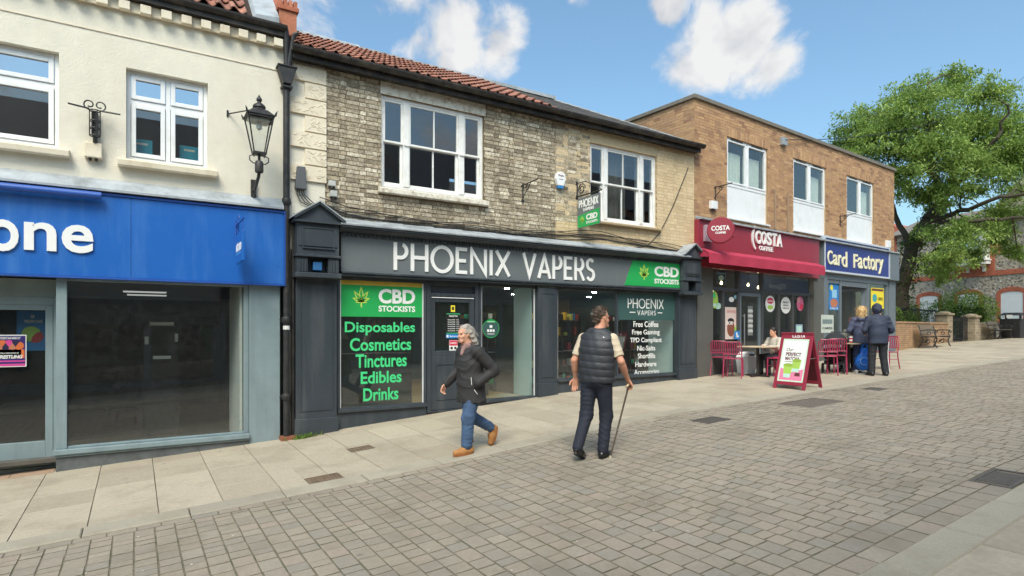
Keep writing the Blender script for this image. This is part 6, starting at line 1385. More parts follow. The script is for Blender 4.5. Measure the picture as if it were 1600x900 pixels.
mb = MB(TBf); rect_frame(mb, x0, x1, z0, z1, .028, -.0055, -.004); mb.build('poster_border', flat('poster_mint', K(206, 232, 208)), ab)
mb = MB(TBf); mb.prism([(x0+.03, z0+.03), (x1-.03, z0+.03), (x1-.03, z0+.27), ((x0+x1)/2, z0+.20), (x0+.03, z0+.28)], -.0055, -.004, 'y'); mb.build('print_table', flat('poster_rose', K(232, 132, 168)), ab)
for (cx_, cz_, sc_) in ((x0+.19, z0+.10, 1.0), (x1-.19, z0+.22, .92)):
    mb = MB(TBf); mb.prism([(cx_-.075*sc_, cz_), (cx_+.075*sc_, cz_), (cx_+.10*sc_, cz_+.24*sc_), (cx_-.10*sc_, cz_+.24*sc_)], -.0038, -.003, 'y'); mb.build('print_drink', lgv, ab)
    mb = MB(TBf); mb.prism([(cx_-.07*sc_, cz_-.02), (cx_+.07*sc_, cz_-.02), (cx_+.08*sc_, cz_+.06*sc_), (cx_-.08*sc_, cz_+.06*sc_)], -.0028, -.002, 'y'); mb.build('print_milk', mint, ab)
    mb = MB(TBf); mb.prism([(cx_+.105*sc_*cos(q), cz_+.24*sc_+.035*sc_*sin(q)) for q in np.linspace(0, 2*pi, 19)[:-1]], -.0028, -.002, 'y'); mb.build('print_foam', flat('matcha_top%d' % int(cx_*100), K(150, 178, 70)), ab)
mb = MB(TBf); mb.prism([(x1-.2, z0+.12), (x1-.08, z0+.12), (x1-.09, z0+.19), (x1-.19, z0+.19)], -.0028, -.002, 'y'); mb.build('print_cake', dkp, ab)
mb = MB(TBf); put_text(mb, 'COSTA', wA*.36, wA*.76, Hb-.105, Hb-.03, .001, .004, 0, .02); mb.build('brand_lettering', letterw_m, ab)
mb = MB(TBf); put_text(mb, 'Our', x0+.1, x0+.25, z1-.26, z1-.19, -.0055, -.003, 0, .0, .3); put_text(mb, 'PERFECT', x0+.1, x1-.12, z1-.36, z1-.285, -.0055, -.003, 0, .03); put_text(mb, 'MATCHA', x0+.1, x1-.14, z1-.45, z1-.375, -.0055, -.003, 0, .03); mb.box(x0+.1, x1-.2, -.0055, -.004, z1-.485, z1-.475); mb.build('print_lettering', dkp, ab)
mb = MB(); 
for s in (.03, wA-.03):
    a_ = TBf(s, -.02, Hb*.55); b_ = TBb(s, -.02, Hb*.55); mb.bar(a_, b_, .02, .012)
mb.build('stay', steel_m, ab)
# pram
p = gnd(1318, 583); p = p+Vector((.1, .25, 0)); p.z = g(p.x, p.y)
pr = thing('pram', 'black folding pram with hood beside the cafe table', 'pram', p, radians(20))
R_ = WM[pr.name]; Tp = lambda x, y, z: tuple(R_ @ Vector((x, y, z)))
blkf = M('black_fabric', K(42, 44, 48), .85, .12, 12, .2, 90); dgrey = M('dark_tube', K(60, 60, 64), .4, .1, 9)
mb = MB(Tp); hood = []; n1, n2 = 9, 9
for i in range(n1):
    a = radians(8+150*i/(n1-1)*.86); 
    for j in range(n2):
        b = pi*j/(n2-1); hood.append((-.05-.40*cos(a)*1.0+.02*sin(3*b), .25*cos(b), .68+.33*sin(a)*sin(b)**.6 if 0 < j < n2-1 else .66+.04*sin(a)))
mb.add(hood, [(i*n2+j, (i+1)*n2+j, (i+1)*n2+j+1, i*n2+j+1) for i in range(n1-1) for j in range(n2-1)]); o = mb.build('hood', blkf, pr, smooth=True); sm = o.modifiers.new('thick', 'SOLIDIFY'); sm.thickness = .012
mb = MB(Tp); mb.prism([(-.42, .62), (.38, .62), (.34, .36), (-.3, .32)], -.22, .22, 'y'); mb.build('carrycot', blkf, pr, bevel=.04)
for sx, sy in ((.38, .22), (.38, -.22), (-.35, .24), (-.35, -.24)):
    mb = MB(Tp); mb.tube([(sx+.11*cos(t), sy, .12+.11*sin(t)) for t in np.linspace(0, 2*pi, 21)[:-1]], .016, 6, closed=True); wh = mb.build('wheel', blkf, pr, smooth=True); mb = MB(Tp); mb.lathe([(.01, sy-.02), (.09, sy-.008), (.09, sy+.008), (.01, sy+.02)], (sx, 0, .12), 14, axis='y'); mb.build('hub', dgrey, wh)
mb = MB(Tp)
for s in (-1, 1): mb.tube([(-.35, s*.23, .13), (.1, s*.23, .45), (.55, s*.22, .98)], .014, 8); mb.tube([(.38, s*.21, .13), (-.1, s*.23, .5)], .014, 8)
mb.tube([(.55, -.22, .98), (.62, -.2, 1.02), (.62, .2, 1.02), (.55, .22, .98)], .016, 8); mb.build('chassis', dgrey, pr, smooth=True)
mb = MB(Tp); mb.prism([(-.3, .2), (.3, .2), (.26, .3), (-.26, .3)], -.2, .2, 'y'); mb.build('basket', blkf, pr)

# ================================================================ people
def snets(fn, lo, hi, res):
    n = [int(np.ceil((hi[i]-lo[i])/res))+1 for i in range(3)]
    ax = [lo[i]+res*np.arange(n[i]) for i in range(3)]
    G = np.stack(np.meshgrid(*ax, indexing='ij'), -1).astype(np.float32)
    V = fn(G); ins = V < 0
    cnt = np.zeros([k-1 for k in n], np.int32); acc = np.zeros([k-1 for k in n]+[3], np.float32)
    c = [(i, j, k) for i in (0, 1) for j in (0, 1) for k in (0, 1)]
    sl = lambda o: tuple(slice(o[a], n[a]-1+o[a]) for a in range(3))
    for a in range(8):
        for b in range(a+1, 8):
            if sum(abs(c[a][i]-c[b][i]) for i in range(3)) != 1: continue
            va, vb = V[sl(c[a])], V[sl(c[b])]; m = (va < 0) != (vb < 0)
            t = np.where(m, va/(va-vb+1e-12), 0)
            for i in range(3): acc[..., i] += np.where(m, c[a][i]+t*(c[b][i]-c[a][i]), 0)
            cnt += m
    act = cnt > 0; idx = -np.ones(act.shape, np.int64); idx[act] = np.arange(act.sum())
    ijk = np.argwhere(act); vs = (ijk+acc[act]/cnt[act][:, None])*res+np.array(lo)
    fs = []
    for a in range(3):
        b, d = (a+1) % 3, (a+2) % 3
        s0 = [slice(None)]*3; s1 = [slice(None)]*3; s0[a] = slice(0, n[a]-1); s1[a] = slice(1, n[a])
        e = ins[tuple(s0)] != ins[tuple(s1)]; P = np.argwhere(e)
        P = P[(P[:, b] > 0) & (P[:, b] < n[b]-1) & (P[:, d] > 0) & (P[:, d] < n[d]-1)]
        q = []
        for ob, od in ((-1, -1), (0, -1), (0, 0), (-1, 0)):
            Q = P.copy(); Q[:, b] += ob; Q[:, d] += od; q.append(idx[Q[:, 0], Q[:, 1], Q[:, 2]])
        q = np.stack(q, 1); flip = ins[tuple(s0)][e.nonzero()] if False else ins[P[:, 0], P[:, 1], P[:, 2]]
        q[~flip] = q[~flip][:, ::-1]; fs.append(q)
    return vs, np.concatenate(fs)
def smin(a, b, k): h = np.clip(.5+.5*(b-a)/k, 0, 1); return b*(1-h)+a*h-k*h*(1-h)
class Sdf:
    def __init__(s): s.p = []; s.cut = []; s.disp = None
    def cap(s, a, b, ra, rb=None, k=.03, ax=None, f=1.): s.p.append(('c', np.array(a, float), np.array(b, float), ra, rb if rb is not None else ra, k, None if ax is None else np.array(ax, float)/np.linalg.norm(ax), f)); return s
    def ell(s, c, r, k=.02, rz=0., rx=0.): s.p.append(('e', np.array(c, float), np.array(r, float), k, rz, rx)); return s
    def chain(s, pts, rs, k=.03, ax=None, f=1.):
        for i in range(len(pts)-1): s.cap(pts[i], pts[i+1], rs[i], rs[i+1], k, ax, f)
        return s
    def ev(s, G):
        out = None
        for q in s.p:
            if q[0] == 'c':
                _, a, b, ra, rb, k, ax, f = q; P = G
                if ax is not None: P = G+((G-a)@ax)[..., None]*ax*(1/f-1); bb = b+((b-a)@ax)*ax*(1/f-1)
                else: bb = b
                ab_ = bb-a; t = np.clip(((P-a)@ab_)/(ab_@ab_+1e-9), 0, 1); d = np.linalg.norm(P-a-t[..., None]*ab_, axis=-1)-(ra+(rb-ra)*t)
            else:
                _, c, r, k, rz, rx = q; P = G-c
                if rz: cz_, sz_ = cos(rz), sin(rz); P = np.stack([P[..., 0]*cz_+P[..., 1]*sz_, -P[..., 0]*sz_+P[..., 1]*cz_, P[..., 2]], -1)
                if rx: cx_, sx_ = cos(rx), sin(rx); P = np.stack([P[..., 0], P[..., 1]*cx_+P[..., 2]*sx_, -P[..., 1]*sx_+P[..., 2]*cx_], -1)
                Q = P/r; l = np.linalg.norm(Q, axis=-1); d = (l-1)*min(r)*.5+(l-1)*l/(np.linalg.norm(Q/r, axis=-1)+1e-6)*.5
            out = d if out is None else smin(out, d, k)
        for p0, nn in s.cut: out = np.maximum(out, (G-np.array(p0))@np.array(nn))
        if s.disp is not None: out = out+s.disp(G)
        return out
    def mesh(s, res, pad=.03):
        lo = np.full(3, 9.); hi = np.full(3, -9.)
        for q in s.p:
            if q[0] == 'c': R = max(q[3], q[4]); L = np.minimum(q[1], q[2])-R; Hh = np.maximum(q[1], q[2])+R
            else: R = max(q[2]); L = q[1]-R; Hh = q[1]+R
            lo = np.minimum(lo, L); hi = np.maximum(hi, Hh)
        return snets(s.ev, lo-pad, hi+pad, res)
def org(name, sdfs, m, parent, res, T):
    mb = MB(T)
    for s, r in (sdfs if isinstance(sdfs, list) else [(sdfs, res)]):
        v, f = s.mesh(r); mb.add([tuple(p) for p in v], [tuple(q) for q in f])
    me = bpy.data.meshes.new(name); me.from_pydata(mb.v, [], mb.f); me.materials.append(m); me.polygons.foreach_set('use_smooth', [True]*len(me.polygons)); me.update()
    o = bpy.data.objects.new(name, me); COL.objects.link(o); setp(o, parent); return o
def lerp(a, b, t): return tuple(np.array(a, float)*(1-t)+np.array(b, float)*t)
def wr(amp, fx=38., fz=26., ph=0.): 
    def f(G):
        x, y, z = G[..., 0], G[..., 1], G[..., 2]
        a = z*fz*.75+x*11+y*7+1.6*np.sin(x*9+y*13+ph)+1.1*np.sin(z*8+ph*2); b = z*fz*.5-x*fx*.5+y*fx*.35+1.3*np.sin(z*11+y*9+ph)
        return -amp*(1.3*(1-np.abs(np.sin(a)))**2*(.5+.5*np.sin(x*6+z*5+y*8+ph))+1.0*(1-np.abs(np.sin(b)))**2.5*(.5+.5*np.sin(z*7-y*9+ph*3))-.5)
    return f
def add_hand(s, wrist, d, n, side, curl=.3, sc=1.):
    """palm, four fingers, thumb. d: along the fingers, n: palm normal (fingers curl towards it), side: towards the thumb"""
    w = np.array(wrist, float); d = np.array(d, float)/np.linalg.norm(d); n = np.array(n, float); n = n-d*(n@d); n /= np.linalg.norm(n); t = np.cross(d, n)*side
    for i in range(4): o = t*(.031-.021*i)*sc; s.cap(w+d*.012*sc+o*.55, w+d*.085*sc+o, .015*sc, .0125*sc, .012)
    for i, L in enumerate((.072, .08, .075, .058)):
        o = t*(.031-.021*i)*sc; b = w+d*.088*sc+o; L *= sc; a1 = curl*.8+.06*i; a2 = curl*1.9+.08*i
        m_ = b+(d*cos(a1)+n*sin(a1))*L*.5; e = m_+(d*cos(a2)+n*sin(a2))*L*.5; s.cap(b, m_, .0098*sc, .0092*sc, .004); s.cap(m_, e, .0092*sc, .0075*sc, .004)
    b = w+d*.025*sc+t*.026*sc; m_ = b+(d*.6+t*.65+n*.35)*.045*sc; e = m_+(d*.85+t*.15+n*.45)*.04*sc; s.cap(b, m_, .0135*sc, .0115*sc, .01); s.cap(m_, e, .0112*sc, .0085*sc, .004)
def add_head(s, c, yaw=0., sc=1., pitch=0.):
    """c: centre of the skull; the face looks along +y turned by yaw (positive to the left)"""
    c = np.array(c, float); cy, sy = cos(yaw), sin(yaw); cp_, sp_ = cos(pitch), sin(pitch)
    def L(x, y, z): y, z = y*cp_-z*sp_, y*sp_+z*cp_; return c+np.array([x*cy-y*sy, x*sy+y*cy, z])*sc
    s.ell(L(0, -.012, .035), (.074*sc, .094*sc, .09*sc), .02, yaw); s.ell(L(0, .018, -.045), (.058*sc, .068*sc, .078*sc), .03, yaw)
    s.cap(L(-.022, .072, -.092), L(.022, .072, -.092), .022*sc, .022*sc, .025); s.cap(L(0, .086, .005), L(0, .106, -.030), .009*sc, .0115*sc, .012); s.cap(L(-.03, .078, .022), L(.03, .078, .022), .013*sc, .013*sc, .014)
    s.cap(L(-.018, .082, -.066), L(.018, .082, -.066), .008*sc, .008*sc, .012); s.cap(L(-.045, .06, -.03), L(-.03, .075, -.035), .018*sc, .016*sc, .02); s.cap(L(.045, .06, -.03), L(.03, .075, -.035), .018*sc, .016*sc, .02)
    for e in (-1, 1): s.cap(L(e*.075, -.012, .012), L(e*.078, -.006, -.028), .014*sc, .010*sc, .006); s.cap(L(e*.079, -.02, .012), L(e*.083, -.02, -.012), .011*sc, .008*sc, .004)
    s.cap(c+np.array([0, -.02, -.05])*sc, c+np.array([0, -.045, -.2])*sc, .056*sc, .062*sc, .03)
    return L
skinA = M('skin', K(214, 160, 134), .55, .06, 20, .1, 200); skinB = M('skin_tanned', K(208, 150, 122), .55, .07, 20, .1, 200)
eye_w = flat('eye_dark', K(40, 32, 30)); lip_m = flat('lips', K(186, 128, 110))
def face_bits(L, T, parent):
    mb = MB(T)
    for e in (-1, 1): c = L(e*.031, .078, .004); mb.lathe([(.001, -.008), (.009, -.004), (.011, .0), (.009, .004), (.001, .008)], tuple(c), 10)
    mb.build('eye', eye_w, parent, smooth=True)
    mb = MB(T); a, b, c = L(-.024, .088, -.064), L(0, .096, -.066), L(.024, .088, -.064); mb.tube([tuple(a), tuple(b), tuple(c)], [.002, .004, .002], 6); mb.build('mouth', lip_m, parent)
def hairs(name, m, parent, T, L, pts, seed, n, length, droop=.5, r=.0025, spread=.3):
    """loose strands rooted on given skull points to break the outline of the hair"""
    rr = random.Random(seed); mb = MB(T)
    for i in range(n):
        (a, dr_) = rr.choice(pts); b = Vector(a)+Vector([rr.gauss(0, .012) for _ in range(3)]); d = (Vector(dr_)+Vector([rr.gauss(0, spread) for _ in range(3)])).normalized(); l = length*rr.uniform(.5, 1.1)
        m1 = b+d*l*.5; e = m1+(d*(1-droop)+Vector((0, 0, -droop))).normalized()*l*.5
        mb.tube([b, m1, e], [r, r*.8, r*.2], 3)
    return mb.build(name, m, parent)
def place(p, heading):   # heading: degrees clockwise from +Y
    rz = -radians(heading); Mx = Matrix.Translation(p) @ Matrix.Rotation(rz, 4, 'Z'); return rz, (lambda x, y, z: tuple(Mx @ Vector((x, y, z))))
# ---------------------------------------------------------------- the man with the cane (seen from behind)
jean_navy = M('navy_denim', K(32, 36, 50), .8, .15, 18, .3, 160); puffer_m = M('black_puffer', K(50, 52, 58), .5, .12, 10, .5, 45); tee_m = M('beige_cotton', K(206, 190, 166), .85, .05, 14, .2, 150); shoe_m = M('black_leather', K(30, 30, 32), .3, .1, 12); hair_d = M('dark_brown_hair', K(82, 66, 54), .7, .4, 60, .5, 120)
p = gnd(932, 712); p.z -= .012; rz, T = place(p, 66)
pm = thing('person', 'man in black padded gilet and beige shirt walking with a cane', 'person', p, rz)
hipL, hipR = (-.095, .0, .96), (.095, .0, .96); kL, aL = (-.105, -.07, .52), (-.11, -.29, .16); kR, aR = (.10, .07, .51), (.095, -.02, .10)
shL, shR = (-.195, .03, 1.47), (.195, .05, 1.465); elL, wrL = (-.285, -.05, 1.19), (-.31, .03, .965); elR, wrR = (.315, .03, 1.19), (.325, .22, .955)
core = Sdf(); core.chain([(0, 0, .98), (0, .0, 1.15), (0, .02, 1.33), (0, .035, 1.46)], [.135, .125, .15, .11], .05, (0, 1, 0), .68)
core.cap(shL, shR, .06, .06, .06); core.cap((0, .03, 1.46), (0, .06, 1.58), .066, .06, .04)
hc = (.02, .105, 1.725); HY = -.42; Lh = add_head(core, hc, HY, 1.03)
for hp, kn, an in ((hipL, kL, aL), (hipR, kR, aR)): core.chain([hp, kn, an], [.085, .058, .04], .03)
aLs = Sdf(); aLs.chain([shL, elL, wrL], [.05, .041, .026], .02); aLs.cap(lerp(elL, wrL, .2), lerp(elL, wrL, .5), .041, .036, .02); add_hand(aLs, wrL, (-.05, .02, -1), (.25, -.75, 0), 1, .22, 1.05)
aRs = Sdf(); aRs.chain([shR, elR, wrR], [.05, .041, .027], .02); aRs.cap(lerp(elR, wrR, .2), lerp(elR, wrR, .5), .042, .037, .02); add_hand(aRs, wrR, (.0, .55, -.6), (-.3, -.6, -.7), -1, .85, 1.02)
org('body', [(core, .012), (aLs, .0058), (aRs, .0058)], skinB, pm, 0, T); face_bits(Lh, T, pm)
tr = Sdf(); tr.chain([hipL, kL, lerp(kL, aL, 1.02)], [.112, .082, .066], .04); tr.chain([hipR, kR, lerp(kR, aR, 1.0)], [.112, .082, .068], .04); tr.cap((0, -.01, .98), (0, -.01, 1.1), .155, .15, .05, (0, 1, 0), .74); tr.cap((-.06, -.06, .95), (.06, -.06, .95), .085, .085, .05); tr.disp = wr(.0055, 34, 70)
org('trousers', tr, jean_navy, pm, .0115, T)
ve = Sdf(); ve.chain([(0, 0, .98), (0, .0, 1.12), (0, .02, 1.33), (0, .03, 1.47)], [.238, .232, .24, .16], .05, (0, 1, 0), .66); ve.cap((-.15, .03, 1.47), (.15, .045, 1.47), .075, .075, .06); ve.cap((0, .04, 1.5), (0, .055, 1.60), .095, .082, .03)
ve.cut = [((0, 0, .925), (0, 0, -1)), ((0, .05, 1.605), (0, -.2, 1))]
ve.disp = lambda G: -.0125*np.abs(np.sin((G[..., 2]-.925+.012*np.sin(G[..., 0]*7))*pi/.087))**.55+.008+.002*np.sin(G[..., 0]*55+G[..., 2]*23)
org('gilet', ve, puffer_m, pm, .0085, T)
tes = []
for a_, b_ in ((shL, elL), (shR, elR)):
    te = Sdf(); te.chain([a_, b_], [.072, .060], .02); e_ = np.array(lerp(a_, b_, .78)); n_ = np.array(b_)-np.array(a_); te.cut = [(tuple(e_), tuple(n_/np.linalg.norm(n_)))]; te.disp = wr(.005, 40, 60); tes.append((te, .008))
org('shirt', tes, tee_m, pm, 0, T)
mb = MB(T); mb.lathe([(.001, -.004), (.011, 0), (.001, .004)], (.13, -.075, 1.485), 10, axis='y'); mb.build('badge', letterw_m, pm)
def shoe(heel, toe, w=.043, m=None, parent=None, T=None, name='shoe', up=.075, sole=None):
    h = np.array(heel, float); t = np.array(toe, float); s = Sdf(); d = (t-h)/np.linalg.norm(t-h); upv = np.array([0, 0, 1.])-d*d[2]; upv /= np.linalg.norm(upv)
    s.chain([h+upv*.04, lerp(h, t, .55)+upv*.038, t+upv*.030], [w*.92, w*1.05, w*.8], .03); s.cap(h+upv*.05+d*.02, h+upv*(up+.04)+d*.03, w*.95, w*.9, .03)
    s.cut = [(tuple(h+upv*.008), tuple(-upv))]; o = org(name, s, m, parent, .007, T)
    if sole:
        mb = MB(T); side = np.cross(d, upv); k = 8; ring = []
        for a in np.linspace(0, 2*pi, 17)[:-1]: c = lerp(h, t, .5)+d*np.linalg.norm(t-h)*.66*cos(a)+side*w*1.15*sin(a); ring.append(c)
        n_ = len(ring); mb.add([tuple(q-upv*.008) for q in ring]+[tuple(q+upv*.018) for q in ring], [tuple(range(n_)), tuple(range(n_, 2*n_))]+[(i, (i+1) % n_, n_+(i+1) % n_, n_+i) for i in range(n_)]); mb.build('sole', sole, o)
    return o
shoe((.095, -.06, 0), (.105, .16, .0), .043, shoe_m, pm, T, sole=shoe_m); shoe((-.11, -.34, .085), (-.11, -.15, .0), .043, shoe_m, pm, T, sole=shoe_m)
hr = Sdf(); hr.ell(Lh(0, -.022, .046), (.083, .098, .093), .02, HY); hr.cap(Lh(-.03, -.085, -.03), Lh(.03, -.085, -.03), .034, .034, .03); hr.cap(Lh(0, .06, .105), Lh(0, -.03, .125), .03, .035, .03); hr.cap(Lh(.07, -.01, .03), Lh(.072, .0, -.01), .012, .006, .02); hr.cap(Lh(-.07, -.01, .03), Lh(-.072, .0, -.01), .012, .006, .02)
hr.cut = [(tuple(Lh(0, .065, .05)), tuple(np.array(Lh(0, .9, -.5))-np.array(Lh(0, 0, 0))))]; hr.disp = wr(.012, 120, 95); org('hair', hr, hair_d, pm, .0075, T)
hairs('hair_strands', hair_d, pm, T, Lh, [(tuple(Lh(x, y, z)), tuple(np.array(Lh(x*1.2, y*1.2-.03, z*1.1))-np.array(Lh(0, 0, 0)))) for x in (-.06, -.03, 0, .03, .06) for (y, z) in ((.03, .12), (-.03, .13), (-.08, .09), (-.1, .03))], 3, 700, .026, .3, .002)
st_m = M('dark_wood_cane', K(88, 74, 62), .4, .2, 30)
tip = Vector(T(.20, -.03, .0)); hd = Vector(T(.325, .245, .885)); ck = thing('walking_stick', 'dark walking stick in the right hand of the man in the gilet', 'walking stick', tip)
mb = MB(); mb.tube([tip+Vector((0, 0, .02)), hd], [.010, .012], 8); mb.build('shaft', st_m, ck, smooth=True)
ax_ = (Vector(T(.325, .36, .90))-Vector(T(.325, .2, .87))).normalized(); mb = MB(); mb.tube([hd-ax_*.07, hd-ax_*.02+Vector((0, 0, .012)), hd+ax_*.05+Vector((0, 0, .012)), hd+ax_*.085], [.010, .014, .014, .011], 8); mb.build('handle', wood_t, ck, smooth=True)
mb = MB(); mb.lathe([(.015, tip.z), (.014, tip.z+.04)], (tip.x, tip.y, 0), 10); mb.build('ferrule', flat('pale_rubber', K(190, 180, 160)), ck)
mb = MB(); q = tip.lerp(hd, .38); mb.tube([q, tip.lerp(hd, .41)], .0135, 8); mb.build('collar', steel_m, ck)
# ---------------------------------------------------------------- the grey haired man walking left
jean_b = M('blue_denim', K(66, 90, 122), .85, .22, 9, .3, 160, dirt=K(98, 130, 168), dscale=5, damt=.5); coat_m = M('black_coat', K(50, 49, 50), .75, .12, 12, .2, 90); boot_m = M('tan_nubuck', K(172, 120, 70), .8, .12, 14, .2, 120); grey_h = M('grey_hair', K(172, 164, 154), .6, .25, 70, .6, 130); boots_m = M('tan_sole', K(150, 96, 52), .7, .1, 9)
p = gnd(736, 706); rz, T = place(p, 268)
pg = thing('person', 'grey haired man in black hooded coat, blue jeans and tan boots walking left', 'person', p, rz)
hipL, hipR = (-.09, .0, .88), (.09, -.01, .88); kL, aL = (-.095, .10, .475), (-.09, .12, .105); kR, aR = (.085, -.03, .475), (.08, -.38, .275)
shL, shR = (-.20, .01, 1.345), (.20, .03, 1.345); elL, wrL = (-.265, -.20, 1.10), (-.235, .03, .945); elR, wrR = (.26, .05, 1.08), (.235, .26, .90)
core = Sdf(); core.chain([(0, 0, .9), (0, .0, 1.05), (0, .01, 1.22), (0, .02, 1.34)], [.14, .135, .15, .11], .05, (0, 1, 0), .72); core.cap(shL, shR, .06, .06, .06); core.cap((0, .02, 1.34), (0, .055, 1.46), .064, .058, .04)
hc = (.0, .10, 1.585); Lh = add_head(core, hc, .12, 1.0, -.06)
for hp, kn, an in ((hipL, kL, aL), (hipR, kR, aR)): core.chain([hp, kn, an], [.085, .056, .04], .03)
aLs = Sdf(); aLs.chain([shL, elL, wrL], [.05, .04, .03], .02); aRs = Sdf(); aRs.chain([shR, elR, wrR], [.05, .04, .028], .02); add_hand(aRs, wrR, (-.02, .45, -.7), (-.9, -.3, -.1), 1, .65, 1.0)
org('body', [(core, .012), (aLs, .010), (aRs, .006)], skinA, pg, 0, T); face_bits(Lh, T, pg)
tr = Sdf(); tr.chain([hipL, kL, lerp(kL, aL, .95)], [.118, .088, .076], .04); tr.chain([hipR, kR, lerp(kR, aR, .92)], [.116, .086, .07], .04); tr.cap((0, -.01, .9), (0, -.01, 1.0), .15, .15, .05, (0, 1, 0), .8)
tr.disp = wr(.0065, 34, 78, 2.); org('jeans', tr, jean_b, pg, .011, T)
co = Sdf(); co.chain([(0, -.01, .70), (0, -.0, .95), (0, .015, 1.2), (0, .02, 1.33)], [.232, .215, .205, .14], .05, (0, 1, 0), .80); co.cap((-.16, .015, 1.335), (.16, .03, 1.335), .078, .078, .06)
co.chain([shL, elL, wrL], [.088, .075, .062], .025); co.chain([shR, elR, lerp(elR, wrR, .93)], [.088, .073, .056], .025); co.cap((0, -.0, 1.37), (0, -.02, 1.44), .125, .105, .04); co.cap((-.075, -.10, 1.37), (.075, -.10, 1.37), .062, .062, .04)
co.cut = [((0, 0, .665), (0, 0, -1)), ((0, .03, 1.452), (0, -.35, 1))]; co.disp = wr(.011, 26, 30, 1.); org('coat', co, coat_m, pg, .0105, T)
mb = MB(T); mb.tube([(-.215, .125, 1.02), (-.222, .12, .925)], .004, 5); mb.tube([(-.235, .09, .86), (-.24, .045, .80)], .004, 5); mb.build('zip', letterw_m, pg)
sc_ = Sdf(); sc_.cap((-.05, .075, 1.43), (.05, .08, 1.43), .05, .05, .02); sc_.cap((-.015, .115, 1.40), (-.015, .15, 1.32), .038, .026, .03); sc_.disp = wr(.003, 60, 60); org('scarf', sc_, M('checked_scarf', K(150, 120, 116), .85, .35, 45, .2, 90), pg, .009, T)
shoe((-.09, .055, 0), (-.095, .29, 0), .048, boot_m, pg, T, 'boot', .12, boots_m); shoe((.08, -.455, .265), (.08, -.39, .065), .048, boot_m, pg, T, 'boot', .12, boots_m)
lace_m = flat('dark_lace', K(84, 58, 40)); mb = MB(T)
for k_ in range(5): y_ = .115+.022*k_; z_ = .135-.014*k_; mb.tube([(-.125, y_-.008, z_-.012), (-.092, y_, z_+.004), (-.06, y_-.008, z_-.012)], .004, 4)
for k_ in range(4): z_ = .10+.03*k_; mb.tube([(.05, -.347+.012*k_, z_+.02), (.08, -.335+.012*k_, z_+.02), (.11, -.347+.012*k_, z_+.02)], .004, 4)
mb.build('laces', lace_m, pg); mb = MB(T); mb.lathe([(.062, .155), (.066, .165), (.064, .185), (.058, .19)], (-.09, .085, 0), 16); mb.build('boot_collar', lace_m, pg, smooth=True)
hr = Sdf(); hr.ell(Lh(0, -.028, .046), (.086, .10, .09), .02, .12); hr.cap(Lh(0, -.09, .03), Lh(0, -.135, -.12), .06, .055, .03, (1, 0, 0), .99); hr.cap(Lh(-.062, -.055, .0), Lh(-.06, -.12, -.13), .038, .042, .03); hr.cap(Lh(.062, -.055, .0), Lh(.06, -.12, -.13), .038, .042, .03); hr.cap(Lh(0, -.13, -.10), Lh(0, -.185, -.145), .055, .035, .03)
hr.cut = [(tuple(Lh(0, .062, .05)), tuple(np.array(Lh(0, .9, -.45))-np.array(Lh(0, 0, 0))))]; hr.disp = lambda G: .006*np.sin(G[..., 2]*75+G[..., 1]*40+2*np.sin(G[..., 0]*40)); org('hair', hr, grey_h, pg, .0075, T)
hairs('hair_strands', grey_h, pg, T, Lh, [(tuple(Lh(x, y, z)), tuple(np.array(Lh(x*.4, -.2, -.12))-np.array(Lh(0, 0, 0)))) for x in (-.075, -.05, 0, .05, .075) for (y, z) in ((.0, .1), (-.06, .07), (-.1, .0), (-.13, -.08))], 4, 320, .075, .5, .002, .22)
